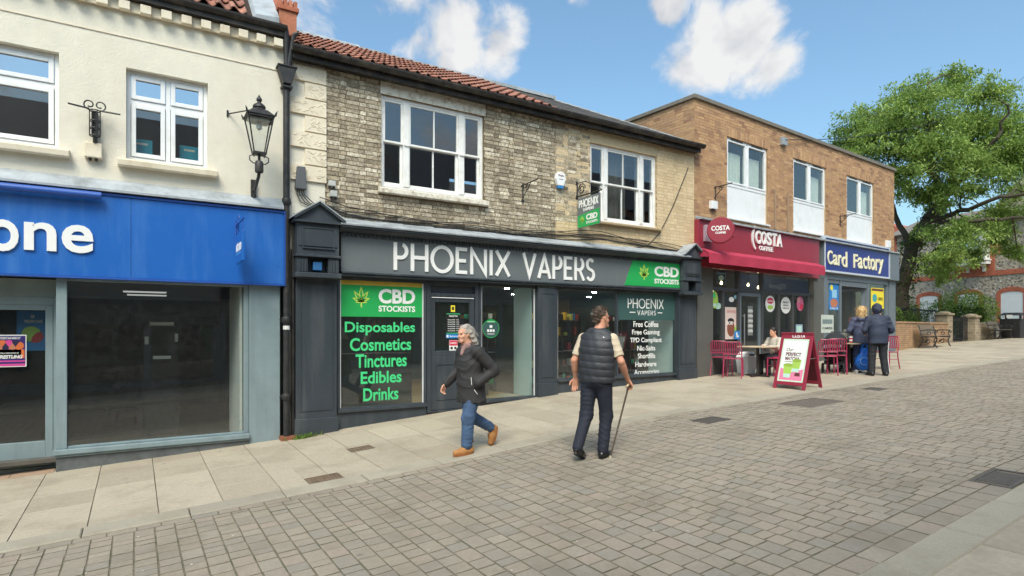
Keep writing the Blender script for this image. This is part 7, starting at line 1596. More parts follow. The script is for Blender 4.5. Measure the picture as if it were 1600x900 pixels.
# ---------------------------------------------------------------- the couple with their backs to us
def standing(label, p, heading, coat, legs, shoes, stripes=False, hood=False, hairm=None, h=1.68, seed=0, armf=True, hy=.3):
    rz, T0 = place(p, heading); k = h/1.70; T = lambda x, y, z: T0(x*k, y*k, z*k)
    t = thing('person', label, 'person', p, rz); hipL, hipR = (-.10, 0, .88), (.10, 0, .88); kL, aL = (-.125, .03, .48), (-.14, .0, .09); kR, aR = (.12, .02, .48), (.15, -.03, .09)
    shL, shR = (-.2, .02, 1.35), (.2, .02, 1.35); elL, wrL = (-.30, -.0, 1.08), (-.2, .2, 1.0); elR, wrR = (.30, -.0, 1.08), (.22, .2, .98)
    core = Sdf(); core.chain([(0, 0, .9), (0, 0, 1.05), (0, .01, 1.22), (0, .02, 1.34)], [.14, .135, .15, .11], .05, (0, 1, 0), .72); core.cap(shL, shR, .06, .06, .06); core.cap((0, .02, 1.34), (0, .045, 1.46), .062, .056, .04); Lh = add_head(core, (0, .07, 1.575), hy, 1.0)
    for hp, kn, an in ((hipL, kL, aL), (hipR, kR, aR)): core.chain([hp, kn, an], [.085, .056, .04], .03)
    a1 = Sdf(); a1.chain([shL, elL, wrL], [.05, .04, .028], .02); add_hand(a1, wrL, (.3, .9, .1), (.8, 0, -.2), 1, .7); a2 = Sdf(); a2.chain([shR, elR, wrR], [.05, .04, .028], .02); add_hand(a2, wrR, (-.3, .9, .1), (-.8, 0, -.2), -1, .7)
    org('body', [(core, .014), (a1, .0075), (a2, .0075)], skinA, t, 0, T); face_bits(Lh, T, t)
    tr = Sdf(); tr.chain([hipL, kL, lerp(kL, aL, 1.02)], [.115, .084, .074], .04); tr.chain([hipR, kR, lerp(kR, aR, 1.02)], [.115, .084, .074], .04); tr.cap((0, -.02, .9), (0, -.01, 1.0), .16, .15, .05, (0, 1, 0), .85); tr.disp = wr(.005, 30, 36, seed); org('trousers', tr, legs, t, .013, T)
    if stripes:
        mb = MB(T)
        for dx in (-.04, -.015): mb.tube([(.214, -.01+dx, .8), (.203, .02+dx, .48), (.222, -.03+dx, .1)], .008, 5)
        mb.build('side_stripe', letterw_m, t)
    co = Sdf(); co.chain([(0, -.01, .80), (0, -.01, 1.0), (0, .01, 1.2), (0, .02, 1.33)], [.215, .205, .2, .13], .05, (0, 1, 0), .78); co.cap((-.16, .015, 1.34), (.16, .02, 1.34), .075, .075, .06); co.chain([shL, elL, lerp(elL, wrL, .85)], [.08, .068, .052], .025); co.chain([shR, elR, lerp(elR, wrR, .85)], [.08, .068, .052], .025)
    if hood: co.ell((0, .045, 1.585), (.108, .118, .138), .05)
    else: co.cap((-.07, -.09, 1.38), (.07, -.09, 1.38), .07, .07, .05); co.cap((0, .0, 1.37), (0, .0, 1.43), .12, .1, .04)
    co.cut = [((0, 0, .76), (0, 0, -1)), ((0, .115, 1.5), (0, 1, .15))] if hood else [((0, 0, .76), (0, 0, -1)), ((0, .03, 1.45), (0, -.3, 1))]
    if hood: co.cut = [((0, 0, .76), (0, 0, -1))]
    co.disp = wr(.012, 24, 27, seed); org('jacket', co, coat, t, .012, T)
    for (hh, tt) in (((-.14, -.05, 0), (-.17, .17, 0)), ((.15, -.08, 0), (.19, .14, 0))): shoe(hh, tt, .045, shoes, t, T, 'shoe', .05, letterw_m if shoes is not shoe_m else shoe_m)
    if hairm:
        hr = Sdf(); hr.ell(Lh(0, -.025, .05), (.095, .11, .095), .02, hy); hr.cap(Lh(0, -.075, .0), Lh(0, -.11, -.20), .085, .06, .04); hr.cap(Lh(-.07, -.03, 0), Lh(-.075, -.05, -.18), .045, .04, .04); hr.cap(Lh(.07, -.03, 0), Lh(.075, -.05, -.18), .045, .04, .04); hr.disp = lambda G: .007*np.sin(G[..., 2]*60+3*np.sin(G[..., 0]*38)); org('hair', hr, hairm, t, .009, T)
        hairs('hair_strands', hairm, t, T, Lh, [(tuple(Lh(x, y, z)), tuple(np.array(Lh(x*.6, -.1, -.2))-np.array(Lh(0, 0, 0)))) for x in (-.085, -.04, 0, .04, .085) for (y, z) in ((-.05, .1), (-.1, .03), (-.13, -.06))], seed, 220, .14, .5, .0025, .35)
    return t
navyj = M('navy_jacket', K(50, 58, 78), .7, .12, 10, .2, 80); navyj2 = M('slate_blue_jacket', K(74, 80, 104), .7, .12, 10, .2, 80); trk = M('black_track_pants', K(38, 40, 46), .75, .1, 12); jeanp = M('indigo_jeans', K(52, 64, 96), .85, .15, 12, .3, 150); blond = M('blond_hair', K(206, 172, 120), .6, .25, 60, .5, 120); trainer = M('white_trainer', K(212, 210, 206), .6, .1, 12)
pA_ = gnd(1372, 587); pA_ = pA_
standing('person in navy hooded jacket and black track trousers with white stripes, back turned', pA_, 40, navyj, trk, shoe_m, True, True, None, 1.72, 1, hy=.5)
pB_ = gnd(1356, 583)+Vector((-.02, .12, 0)); pB_.z = g(pB_.x, pB_.y)
standing('person with long blond hair and slate blue jacket beside the hooded person', pB_, 52, navyj2, jeanp, trainer, False, False, blond, 1.66, 2, hy=-.25)
# ---------------------------------------------------------------- seated customers
def seated(label, p, heading, top, legs, hairm, bun=False, seed=0, sc=1.):
    rz, T0 = place(p, heading); T = lambda x, y, z: T0(x*sc, y*sc, z*sc); t = thing('person', label, 'person', p, rz); z0 = .52
    hipL, hipR = (-.1, -.06, z0), (.1, -.06, z0); kL, aL = (-.13, .36, .50), (-.13, .33, .09); kR, aR = (.13, .36, .50), (.13, .34, .09); shL, shR = (-.19, -.03, .99), (.19, -.03, .99); elL, wrL = (-.26, .08, .76), (-.10, .30, .80); elR, wrR = (.26, .08, .76), (.10, .30, .82)
    core = Sdf(); core.chain([(0, -.06, z0+.03), (0, -.08, .72), (0, -.06, .88), (0, -.04, .98)], [.14, .13, .145, .11], .05, (0, 1, 0), .75); core.cap(shL, shR, .06, .06, .06); core.cap((0, -.03, .98), (0, .0, 1.1), .06, .055, .04); Lh = add_head(core, (0, .03, 1.21), 0., .98, -.12)
    for hp, kn, an in ((hipL, kL, aL), (hipR, kR, aR)): core.chain([hp, kn, an], [.09, .06, .042], .03)
    a1 = Sdf(); a1.chain([shL, elL, wrL], [.048, .04, .027], .02); add_hand(a1, wrL, (.5, .8, 0), (.3, 0, -1), 1, .5); a2 = Sdf(); a2.chain([shR, elR, wrR], [.048, .04, .027], .02); add_hand(a2, wrR, (-.5, .8, 0), (-.3, 0, -1), -1, .5)
    org('body', [(core, .014), (a1, .0075), (a2, .0075)], skinA, t, 0, T); face_bits(Lh, T, t)
    tr = Sdf(); tr.chain([hipL, kL, aL], [.115, .088, .068], .03); tr.chain([hipR, kR, aR], [.115, .088, .068], .03); tr.cap((-.05, -.08, z0+.02), (.05, -.08, z0+.02), .125, .125, .05); tr.disp = wr(.005, 30, 30, seed); org('trousers', tr, legs, t, .013, T)
    co = Sdf(); co.chain([(0, -.07, .56), (0, -.08, .72), (0, -.06, .88), (0, -.04, .98)], [.19, .185, .19, .125], .05, (0, 1, 0), .8); co.cap((-.15, -.035, .99), (.15, -.035, .99), .07, .07, .05); co.chain([shL, elL, lerp(elL, wrL, .85)], [.075, .066, .05], .025); co.chain([shR, elR, lerp(elR, wrR, .85)], [.075, .066, .05], .025); co.cut = [((0, 0, 1.06), (0, 0, 1))]; co.disp = wr(.005, 30, 30, seed+1); org('top', co, top, t, .012, T)
    for s_ in (-1, 1): shoe((s_*.13, .29, 0), (s_*.135, .5, 0), .043, shoe_m, t, T)
    hr = Sdf(); hr.ell(Lh(0, -.025, .05), (.09, .104, .095), .02); hr.cap(Lh(0, -.08, .02), Lh(0, -.105, -.10), .07, .05, .04)
    if bun: hr.ell(Lh(0, -.11, .07), (.055, .055, .055), .02)
    hr.cut = [(tuple(Lh(0, .062, .05)), tuple(np.array(Lh(0, .9, -.45))-np.array(Lh(0, 0, 0))))]; hr.disp = wr(.005, 90, 80, seed); org('hair', hr, hairm, t, .009, T)
    hairs('hair_strands', hairm, t, T, Lh, [(tuple(Lh(x, y, z)), tuple(np.array(Lh(x, y-.1, z-.05))-np.array(Lh(0, 0, 0)))) for x in (-.07, 0, .07) for (y, z) in ((-.03, .13), (-.1, .05), (-.11, -.04))], seed, 120, .06, .4, .0022)
    return t
q = gnd(1209, 586); seated('seated customer with dark hair in a striped pale top behind the advertising board', q, 280, M('striped_top', K(196, 188, 176), .85, .25, 30), trk, M('black_hair', K(34, 30, 30), .5, .2, 60, .4, 120), True, 5, .89)
q = gnd(1333, 577); seated('seated customer with orange hair and grey top between the pram and the couple', q, 262, M('olive_grey_top', K(112, 112, 104), .85, .1, 12, .2, 90), M('brown_trousers', K(62, 52, 48), .85, .1, 12), M('orange_hair', K(216, 104, 56), .6, .25, 60, .5, 120), False, 6)
# bags hung beside them
bag_m = M('blue_plastic', K(34, 110, 206), .35, .12, 14, .4, 30); p = gnd(1332, 574)+Vector((-.35, -.3, 0)); p.z = g(p.x, p.y)
def bag(label, p, w, h, dpt, m, rz, cat='bag', logo=None):
    t = thing('carrier_bag', label, cat, p, rz); R_ = WM[t.name]; T = lambda x, y, z: tuple(R_ @ Vector((x, y, z))); s = Sdf()
    s.ell((0, 0, h*.32), (w*.5, dpt*.5, h*.32), .03); s.chain([(0, 0, h*.35), (0, 0, h*.72)], [w*.42, w*.2], .05, (0, 1, 0), dpt/w); s.cut = [((0, 0, .0), (0, 0, -1))]; s.disp = wr(.012, 26, 20, 2.); org('bag_body', s, m, t, .012, T)
    mb = MB(T)
    for sy in (-.025, .025): mb.tube([(-.09, sy, h*.7), (-.05, sy, h*.92), (0, sy, h), (.05, sy, h*.92), (.09, sy, h*.7)], .012, 6)
    mb.build('handle', m, t, smooth=True)
    if logo:
        mb = MB(T); mb.tube([(-.06+.1*cos(a), -dpt*.5-.004, h*.36+.09*sin(a)) for a in np.linspace(0, 5, 12)], .008, 5); mb.build('print', logo, t)
    return t
p1 = gnd(1337, 579); bag('bright blue plastic carrier bag hanging low beside the seated customer', Vector((p1.x-.45, p1.y-.45, g(p1.x-.45, p1.y-.45)+.06)), .46, .68, .22, bag_m, radians(-35), 'bag', flat('bag_print', K(150, 196, 236)))
p1 = gnd(1317, 576); bag('small teal bag on the ground under the cafe table', Vector((p1.x, p1.y, p1.z)), .22, .3, .16, M('teal_bag', K(40, 150, 150), .6, .1, 10), radians(-30))
# ================================================================ the corner garden: walls, piers, gate, benches, bin, shrubs
def brickmat(name, c1, c2, mortar, bw=.225, rh=.075, rz=0., bump=.5):
    m, t, out = newmat(name); b = N(t, 'ShaderNodeBsdfPrincipled'); t.links.new(b.outputs[0], out.inputs[0]); geo = N(t, 'ShaderNodeNewGeometry')
    mp = N(t, 'ShaderNodeVectorRotate', rotation_type='Z_AXIS'); mp.inputs['Angle'].default_value = -rz; t.links.new(geo.outputs['Position'], mp.inputs['Vector'])
    sp = N(t, 'ShaderNodeSeparateXYZ'); t.links.new(mp.outputs[0], sp.inputs[0]); cm = N(t, 'ShaderNodeCombineXYZ'); ad = N(t, 'ShaderNodeMath', operation='ADD'); t.links.new(sp.outputs[0], ad.inputs[0]); t.links.new(sp.outputs[1], ad.inputs[1]); t.links.new(ad.outputs[0], cm.inputs[0]); t.links.new(sp.outputs[2], cm.inputs[1])
    br = N(t, 'ShaderNodeTexBrick'); br.inputs['Color1'].default_value = c1; br.inputs['Color2'].default_value = c2; br.inputs['Mortar'].default_value = mortar; br.inputs['Scale'].default_value = 1; br.inputs['Brick Width'].default_value = bw; br.inputs['Row Height'].default_value = rh; br.inputs['Mortar Size'].default_value = .009; br.inputs['Bias'].default_value = 0
    t.links.new(cm.outputs[0], br.inputs['Vector']); nf = noise(t, geo.outputs['Position'], 3, 6); mu_ = ramp(t, nf, [(.3, (.78,)*3), (.7, (1.18,)*3)]); t.links.new(mixc(t, 1., br.outputs['Color'], mu_, 'MULTIPLY'), b.inputs['Base Color']); b.inputs['Roughness'].default_value = .9
    bp = N(t, 'ShaderNodeBump'); bp.inputs['Strength'].default_value = bump; bp.inputs['Distance'].default_value = .01; bp.invert = True; t.links.new(br.outputs['Fac'], bp.inputs['Height']); t.links.new(bp.outputs[0], b.inputs['Normal']); return m
gw_m = brickmat('garden_brick', K(178, 138, 100), K(150, 112, 82), K(176, 156, 128)); cop2_m = M('stone_coping', K(172, 156, 130), .9, .15, 8, .4, 60)
def wall_run(name, label, a, b, h, th, m, coping=True, cat='wall'):
    a, b = Vector((*a, 0)), Vector((*b, 0)); d = (b-a).normalized(); L = (b-a).length; rz = atan2(d.y, d.x); za = min(g(a.x, a.y), g(b.x, b.y)); zt = (g(a.x, a.y)+g(b.x, b.y))/2+h
    t = thing(name, label, cat, (a.x, a.y, g(a.x, a.y)), rz); R_ = Matrix.Translation(Vector((a.x, a.y, 0))) @ Matrix.Rotation(rz, 4, 'Z'); T = lambda x, y, z: tuple(R_ @ Vector((x, y, z)))
    mb = MB(T); mb.box(0, L, 0, th, za-.2, zt-.07); mb.build('brickwork', m, t)
    n = int(L/.23); 
    for i in range(n):
        mb = MB(T); mb.box(L*i/n+.005, L*(i+1)/n-.005, -.025, th+.025, zt-.07, zt); mb.build('coping_brick', cop2_m if not coping else m, t, bevel=.008)
    return t
W0 = TC(CL+.02, .06, 0)
wall_run('garden_wall', 'low buff brick garden wall behind the left bench', (W0[0], W0[1]), (29.9, 11.75), .96, .25, gw_m)
stonew = brickmat('garden_stone', K(176, 158, 132), K(150, 134, 112), K(186, 172, 148), .35, .13)
wall_run('garden_wall', 'low pale stone garden wall behind the right bench', (33.0, 12.0), (37.2, 12.5), .80, .25, stonew)
def pier(label, x, y, h, w=.48):
    z = g(x, y); t = thing('gate_pier', label, 'pier', (x, y, z), .1); mb = MB(); mb.box(x-w/2, x+w/2, y-w/2, y+w/2, z-.2, z+h); mb.build('shaft', stonew, t)
    mb = MB(); mb.box(x-w/2-.06, x+w/2+.06, y-w/2-.06, y+w/2+.06, z+h, z+h+.09); mb.lathe([(w*.55, z+h+.09), (w*.5, z+h+.13), (w*.3, z+h+.17), (.02, z+h+.185)], (x, y, 0), 16); mb.build('cap', cop2_m, t, bevel=.015)
pier('left brick gate pier with rounded stone cap', 30.5, 12.15, 1.18); pier('right brick gate pier with rounded stone cap', 32.6, 11.9, 1.05)
gt = thing('iron_gate', 'black iron gate between the two brick piers', 'gate', (31.5, 12.1, g(31.5, 12.1)))
z = g(31.5, 12.1); mb = MB(); 
for zz in (.12, .95): mb.bar((30.76, 12.12, z+zz), (32.34, 11.95, z+zz), .04, .05)
mb.build('rail', black_m, gt)
for i in range(15):
    t_ = i/14; x = 30.78+(32.32-30.78)*t_; y = 12.118+(11.952-12.118)*t_; mb = MB(); mb.tube([(x, y, z+.05), (x, y, z+1.15)], .016, 6); mb.build('bar', black_m, gt)
# railing behind the left wall
rl = thing('railing', 'black iron railing in front of the hedge behind the left garden wall', 'railing', (26, 13.2, g(26, 13)))
mb = MB(); zz = g(28, 13)+1.55; mb.bar((25.6, 12.7, zz), (33.2, 13.6, zz-.02), .06, .07); mb.bar((25.6, 12.7, zz-.95), (33.2, 13.6, zz-.97), .05, .05); mb.build('rail', black_m, rl)
for i in range(40):
    t_ = i/39; x = 25.6+7.6*t_; y = 12.7+.9*t_; mb = MB(); mb.tube([(x, y, zz-1.6), (x, y, zz)], .014, 5); mb.build('bar', black_m, rl)
# benches with scrolled iron ends and timber slats
slat_m = M('weathered_slat', K(114, 105, 93), .8, .2, 14, .3, 60)
def bench(label, p, rz, L=1.75):
    t = thing('park_bench', label, 'bench', p, rz, 'park benches'); R_ = WM[t.name]; T = lambda x, y, z: tuple(R_ @ Vector((x, y, z)))   # sitter faces -y
    for s in (-1, 1):
        x = s*(L/2-.06); mb = MB(T)
        mb.tube([(x, -.30, .0), (x, -.24, .10), (x, -.2, .28), (x, -.26, .42)], .022, 6); mb.tube([(x, .30, .0), (x, .22, .12), (x, .16, .3), (x, .2, .43), (x, .3, .84)], .022, 6); mb.tube([(x, -.27, .41), (x, .0, .40), (x, .2, .43)], .02, 6)
        mb.tube([(x, .25, .64), (x, .0, .67), (x, -.25, .66), (x, -.31, .60), (x, -.27, .56), (x, -.24, .60)], .02, 6); mb.tube([(x, -.26, .42), (x, -.2, .55), (x, -.25, .65)], .016, 6)
        mb.tube([(x, -.2, .2), (x, -.05, .33), (x, .12, .18), (x, .2, .2)], .014, 6); mb.tube([(x, .0+q[0], .22+q[1]) for q in scroll(0, 0, .09, 0, 1.2)], .012, 5); mb.tube([(x, -.02+q[0], .54+q[1]) for q in scroll(0, 0, .08, 1, 1.2)], .011, 5); mb.build('end_frame', black_m, t, smooth=True)
    for i in range(5): mb = MB(T); y = -.25+.095*i; mb.box(-L/2, L/2, y, y+.075, .425-.006*abs(i-2)*0, .45); mb.build('seat_slat', slat_m, t, bevel=.005)
    for i in range(4):
        mb = MB(T); z_ = .52+.085*i; y = .195+.024*i+.02; mb.hexa([(-L/2, y, z_), (L/2, y, z_), (L/2, y+.025, z_), (-L/2, y+.025, z_), (-L/2, y+.018, z_+.068), (L/2, y+.018, z_+.068), (L/2, y+.043, z_+.068), (-L/2, y+.043, z_+.068)]); mb.build('back_slat', slat_m, t)
    return t
pb = Vector((25.9, 10.62, g(25.9, 10.62))); bench('park bench with black iron ends in front of the buff brick garden wall', pb, radians(8), 1.9)
pb = Vector((35.3, 11.72, g(35.3, 11.72))); bench('park bench at the right beside the black litter bin', pb, radians(5), 1.9)
lb = gnd(1583, 528); lbt = thing('litter_bin', 'black square litter bin with white label beyond the right bench', 'bin', lb)
mb = MB(); a = .42; x, y, z = lb; mb.box(x-a, x+a, y-a, y+a, z, z+.95); mb.build('bin_body', black_m, lbt, bevel=.03)
mb = MB(); mb.hexa([(x-a-.03, y-a-.03, z+1.12), (x+a+.03, y-a-.03, z+1.12), (x+a+.03, y+a+.03, z+1.12), (x-a-.03, y+a+.03, z+1.12), (x-a*.7, y-a*.7, z+1.25), (x+a*.7, y-a*.7, z+1.25), (x+a*.7, y+a*.7, z+1.25), (x-a*.7, y+a*.7, z+1.25)]); mb.build('lid', black_m, lbt, bevel=.02)
mb = MB()
for sx in (-1, 1):
    for sy in (-1, 1): mb.box(x+sx*a-.04, x+sx*a+.04, y+sy*a-.04, y+sy*a+.04, z+.95, z+1.12)
mb.build('corner_post', black_m, lbt)
mb = MB(); mb.box(x-a-.036, x-a-.031, y-.12, y+.12, z+1.0, z+1.14) ; mb.build('label', pap, lbt)
# ---------------------------------------------------------------- leaves
def leafmat(name, c1, c2):
    m, t, out = newmat(name); b = N(t, 'ShaderNodeBsdfPrincipled'); geo = N(t, 'ShaderNodeNewGeometry'); col = ramp(t, geo.outputs['Random Per Island'], [(0, c1), (.55, c2), (1, tuple(min(1, v*1.35) for v in c2[:3])+(1,))]); cl_ = noise(t, geo.outputs['Position'], .9, 3); col = mixc(t, 1., col, ramp(t, cl_, [(.35, (.72, .76, .62)), (.65, (1.2, 1.12, 1.0))]), 'MULTIPLY')
    t.links.new(col, b.inputs['Base Color']); b.inputs['Roughness'].default_value = .55; b.inputs['Specular IOR Level'].default_value = .3
    tl = N(t, 'ShaderNodeBsdfTranslucent'); t.links.new(col, tl.inputs[0]); mx_ = N(t, 'ShaderNodeMixShader'); mx_.inputs[0].default_value = .45; t.links.new(b.outputs[0], mx_.inputs[1]); t.links.new(tl.outputs[0], mx_.inputs[2]); t.links.new(mx_.outputs[0], out.inputs[0]); return m
leafA = leafmat('tree_leaf', K(108, 140, 70), K(152, 176, 102)); leafB = leafmat('shrub_leaf', K(84, 116, 48), K(130, 158, 72)); leafC = leafmat('hedge_leaf', K(88, 118, 52), K(132, 160, 76)); leafD = leafmat('dark_leaf', K(46, 66, 32), K(72, 96, 44))
bark_m = M('bark', K(78, 69, 58), .95, .25, 9, 1., 30, dirt=K(60, 62, 44), dscale=3, damt=.5)
def leaf_cloud(pts, nrm_bias, size, seed, per=1):
    """pts: (x,y,z) leaf positions -> numpy verts/faces of folded diamond leaves"""
    r = np.random.RandomState(seed); n = len(pts); P = np.array(pts); d = r.normal(size=(n, 3)); d[:, 2] -= .25; d /= np.linalg.norm(d, axis=1)[:, None]; u = r.normal(size=(n, 3)); u[:, 2] += nrm_bias; s = np.cross(d, u); s /= np.linalg.norm(s, axis=1)[:, None]+1e-6
    L = size*r.uniform(.6, 1.3, n)[:, None]; W = L*.34
    up = np.cross(s, d)*L*.06
    v = np.stack([P, P+d*L*.45+s*W*.5+up, P+d*L, P+d*L*.45-s*W*.5+up], 1).reshape(-1, 3); f = np.arange(4*n).reshape(-1, 4); return v, f
def np_obj(name, v, f, m, parent):
    me = bpy.data.meshes.new(name); me.from_pydata(v.tolist(), [], f.tolist()); me.materials.append(m); me.update(); o = bpy.data.objects.new(name, me); COL.objects.link(o); setp(o, parent); return o
def shrub(label, x, y, rx, ry, h, n, m, seed, size=.09, name='shrub', cat='shrub', z0=0.):
    z = g(x, y)+z0; t = thing(name, label, cat, (x, y, z)); r = np.random.RandomState(seed); k = max(8, n//220); c = []
    for _ in range(k): a = r.uniform(0, 2*pi); q = sqrt(r.uniform(0, 1)); c.append((x+rx*q*cos(a)*.8, y+ry*q*sin(a)*.8, z+h*r.uniform(.25, .85), r.uniform(.25, .42)))
    P = []
    for i in range(n):
        cx, cy, cz, cr_ = c[r.randint(k)]; d = r.normal(size=3); d /= np.linalg.norm(d); q = r.uniform(.5, 1.05)**.5; P.append((cx+d[0]*cr_*q*rx, cy+d[1]*cr_*q*ry, max(z+.02, cz+d[2]*cr_*q*h*.8)))
    v, f = leaf_cloud(P, 1., size, seed); np_obj('foliage', v, f, m, t)
    mb = MB()
    for i in range(9): a = r.uniform(0, 2*pi); q = c[i % k]; mb.tube([(x+.1*cos(a), y+.1*sin(a), z-.1), (q[0], q[1], q[2])], [.025, .008], 5)
    mb.build('stem', bark_m, t); return t
shrub('dense green shrub against the card shop corner behind the garden wall', 25.6, 12.3, 1.5, .9, 1.75, 5200, leafB, 31, .11)
shrub('low leafy shrub spilling over the buff garden wall', 28.2, 12.6, 1.6, .7, 1.3, 3600, leafD, 32, .10)
shrub('pale green bushy shrub behind the right gate pier', 36.0, 13.6, 2.3, 1.4, 2.3, 7500, leafC, 33, .13)
shrub('dark leafed shrub between the pale bush and the right stone wall', 34.6, 12.9, 1.3, .7, 1.6, 3400, leafD, 34, .11)
shrub('low clipped hedge under the white boarded openings', 33.2, 15.0, 3.2, .7, 2.05, 7000, leafC, 35, .11, 'hedge', 'hedge')
# ---------------------------------------------------------------- the tree
tx, ty = 29.2, 13.5; tz = g(tx, ty); tr_ = thing('tree', 'large spreading green tree beyond the flat roofed building', 'tree', (tx, ty, tz))
rT = random.Random(12); RT = np.random.RandomState(12)
cr_right = Vector((cos(YAW), -sin(YAW), 0)); cr_fwd = Vector((sin(YAW), cos(YAW), 0))
def TV(px, py, dep):                   # a point in space: picture position at a chosen distance
    x, y, z = ray(px, py); return Vector((x*dep, y*dep, CZ+z*dep))
dep0 = tx*sin(YAW)+ty*cos(YAW)
tmb = MB(); tips = []
def limb(pts, r0, r1, n=9):
    q = []
    for i in range(len(pts)-1):
        for k in range(4):
            t_ = k/4; q.append(pts[i].lerp(pts[i+1], t_)+Vector((rT.gauss(0, .05), rT.gauss(0, .05), rT.gauss(0, .04))))
    q.append(pts[-1]); m_ = len(q); tmb.tube(q, [r0+(r1-r0)*(i/(m_-1))**.8 for i in range(m_)], n); return q
base = Vector((tx, ty, tz-.2))
trunk = limb([base, TV(1408, 460, dep0), TV(1422, 400, dep0), TV(1448, 345, dep0)], .36, .25, 12)
limbs = []
def L2(pts, r0, r1): q = limb(pts, r0, r1, 8); limbs.append((q, r0)); return q
s0 = TV(1448, 345, dep0)
L2([s0, TV(1478, 300, dep0), TV(1505, 245, dep0+.5), TV(1530, 190, dep0+1), TV(1528, 140, dep0+1.2)], .25, .05)
L2([TV(1470, 312, dep0), TV(1520, 262, dep0-1), TV(1560, 215, dep0-2), TV(1575, 165, dep0-2.4)], .15, .04)
L2([s0, TV(1500, 332, dep0-1), TV(1560, 310, dep0-2.5), TV(1640, 290, dep0-4)], .14, .05)
L2([TV(1440, 362, dep0), TV(1475, 348, dep0-.8), TV(1530, 345, dep0-2), TV(1600, 340, dep0-3)], .13, .05)
L2([TV(1425, 395, dep0), TV(1400, 335, dep0+.5), TV(1385, 300, dep0+1), TV(1340, 262, dep0+1.5)], .16, .05)
L2([TV(1478, 300, dep0), TV(1440, 255, dep0+1), TV(1400, 215, dep0+1), TV(1385, 175, dep0+.5)], .16, .05)
L2([TV(1490, 275, dep0), TV(1465, 215, dep0-1), TV(1440, 165, dep0-1.5), TV(1450, 130, dep0-1.5)], .15, .05)
L2([TV(1415, 420, dep0), TV(1460, 390, dep0-1), TV(1510, 380, dep0-2)], .12, .04)
L2([TV(1505, 245, dep0+.5), TV(1560, 205, dep0+2), TV(1610, 175, dep0+3)], .15, .05)
# crown envelope in picture space as (px, py, radius in px); depth spread follows the radius
lobes = [(1335, 205, 34), (1318, 232, 22), (1360, 180, 34), (1395, 190, 44), (1390, 240, 42), (1430, 150, 40), (1475, 140, 40), (1440, 205, 50), (1490, 185, 50), (1525, 150, 36), (1545, 195, 46), (1585, 200, 42), (1600, 250, 50), (1550, 255, 46), (1500, 250, 46), (1450, 265, 44),
         (1408, 268, 28), (1480, 362, 30), (1510, 362, 38), (1485, 398, 34), (1462, 410, 22), (1520, 395, 26), (1552, 335, 34), (1600, 300, 38), (1545, 372, 24), (1645, 230, 60), (1650, 320, 44), (1465, 425, 16), (1350, 235, 26), (1500, 120, 22), (1375, 205, 30), (1425, 375, 14), (1440, 355, 14), (1470, 300, 26), (1500, 300, 26), (1400, 292, 24), (1445, 300, 22), (1465, 325, 20), (1425, 240, 34), (1465, 225, 34), (1345, 215, 30), (1415, 170, 30), (1520, 220, 36), (1570, 235, 36), (1590, 395, 18), (1570, 352, 20)]
ppm = F/dep0; P = []
lobe_c = []
for (px, py, rp_) in lobes:
    R = rp_/ppm; dofs = rT.uniform(-2.4, 1.8); c = TV(px, py, dep0+dofs); lobe_c.append((c, R))
    # twigs to sprays
    best = min((((v-c).length, v) for q, _ in limbs for v in q), key=lambda a: a[0])[1]
    tmb.tube([best, best.lerp(c, .5)+Vector((rT.gauss(0, .15), rT.gauss(0, .15), .15)), c], [.045, .03, .015], 5)
    ns = int(17*(rp_/36)**2)+7
    for _ in range(ns):
        d = Vector((rT.gauss(0, 1.1), rT.gauss(0, 1.1), rT.gauss(0, .6))).normalized(); e = c+d*R*rT.uniform(.35, 1.08)
        tmb.tube([c.lerp(e, .15), c.lerp(e, .6)+Vector((0, 0, .08)), e], [.016, .010, .004], 4)
        nl = rT.randint(70, 108); sp = R*.21
        # a drooping spray: leaves along an arching twig
        dirv = (d+Vector((0, 0, -.2))).normalized()
        A = np.array(e); Dv = np.array(dirv)
        t_ = RT.uniform(-.9, 1.0, nl); off = RT.normal(size=(nl, 3))*np.array([sp, sp, sp*.5])*.85
        Q = A+Dv*(t_*R*.28)[:, None]+off; Q[:, 2] -= (np.abs(t_)**2)*R*.1; P.append(Q)
P = np.concatenate(P); v, f = leaf_cloud(P, 2.2, .175, 9); np_obj('crown', v, f, leafA, tr_)
tmb.build('trunk', bark_m, tr_, smooth=True)
# ivy at the trunk foot
P = []
for i in range(1500):
    t_ = rT.random(); b = trunk[min(len(trunk)-1, int(t_*len(trunk)*.8))]; a = rT.uniform(0, 6.28); rr2 = .36+rT.uniform(0, .2); P.append((b.x+rr2*cos(a), b.y+rr2*sin(a), b.z+rT.uniform(-.3, .3)))
v, f = leaf_cloud(P, .5, .15, 4); np_obj('ivy', v, f, leafD, tr_)
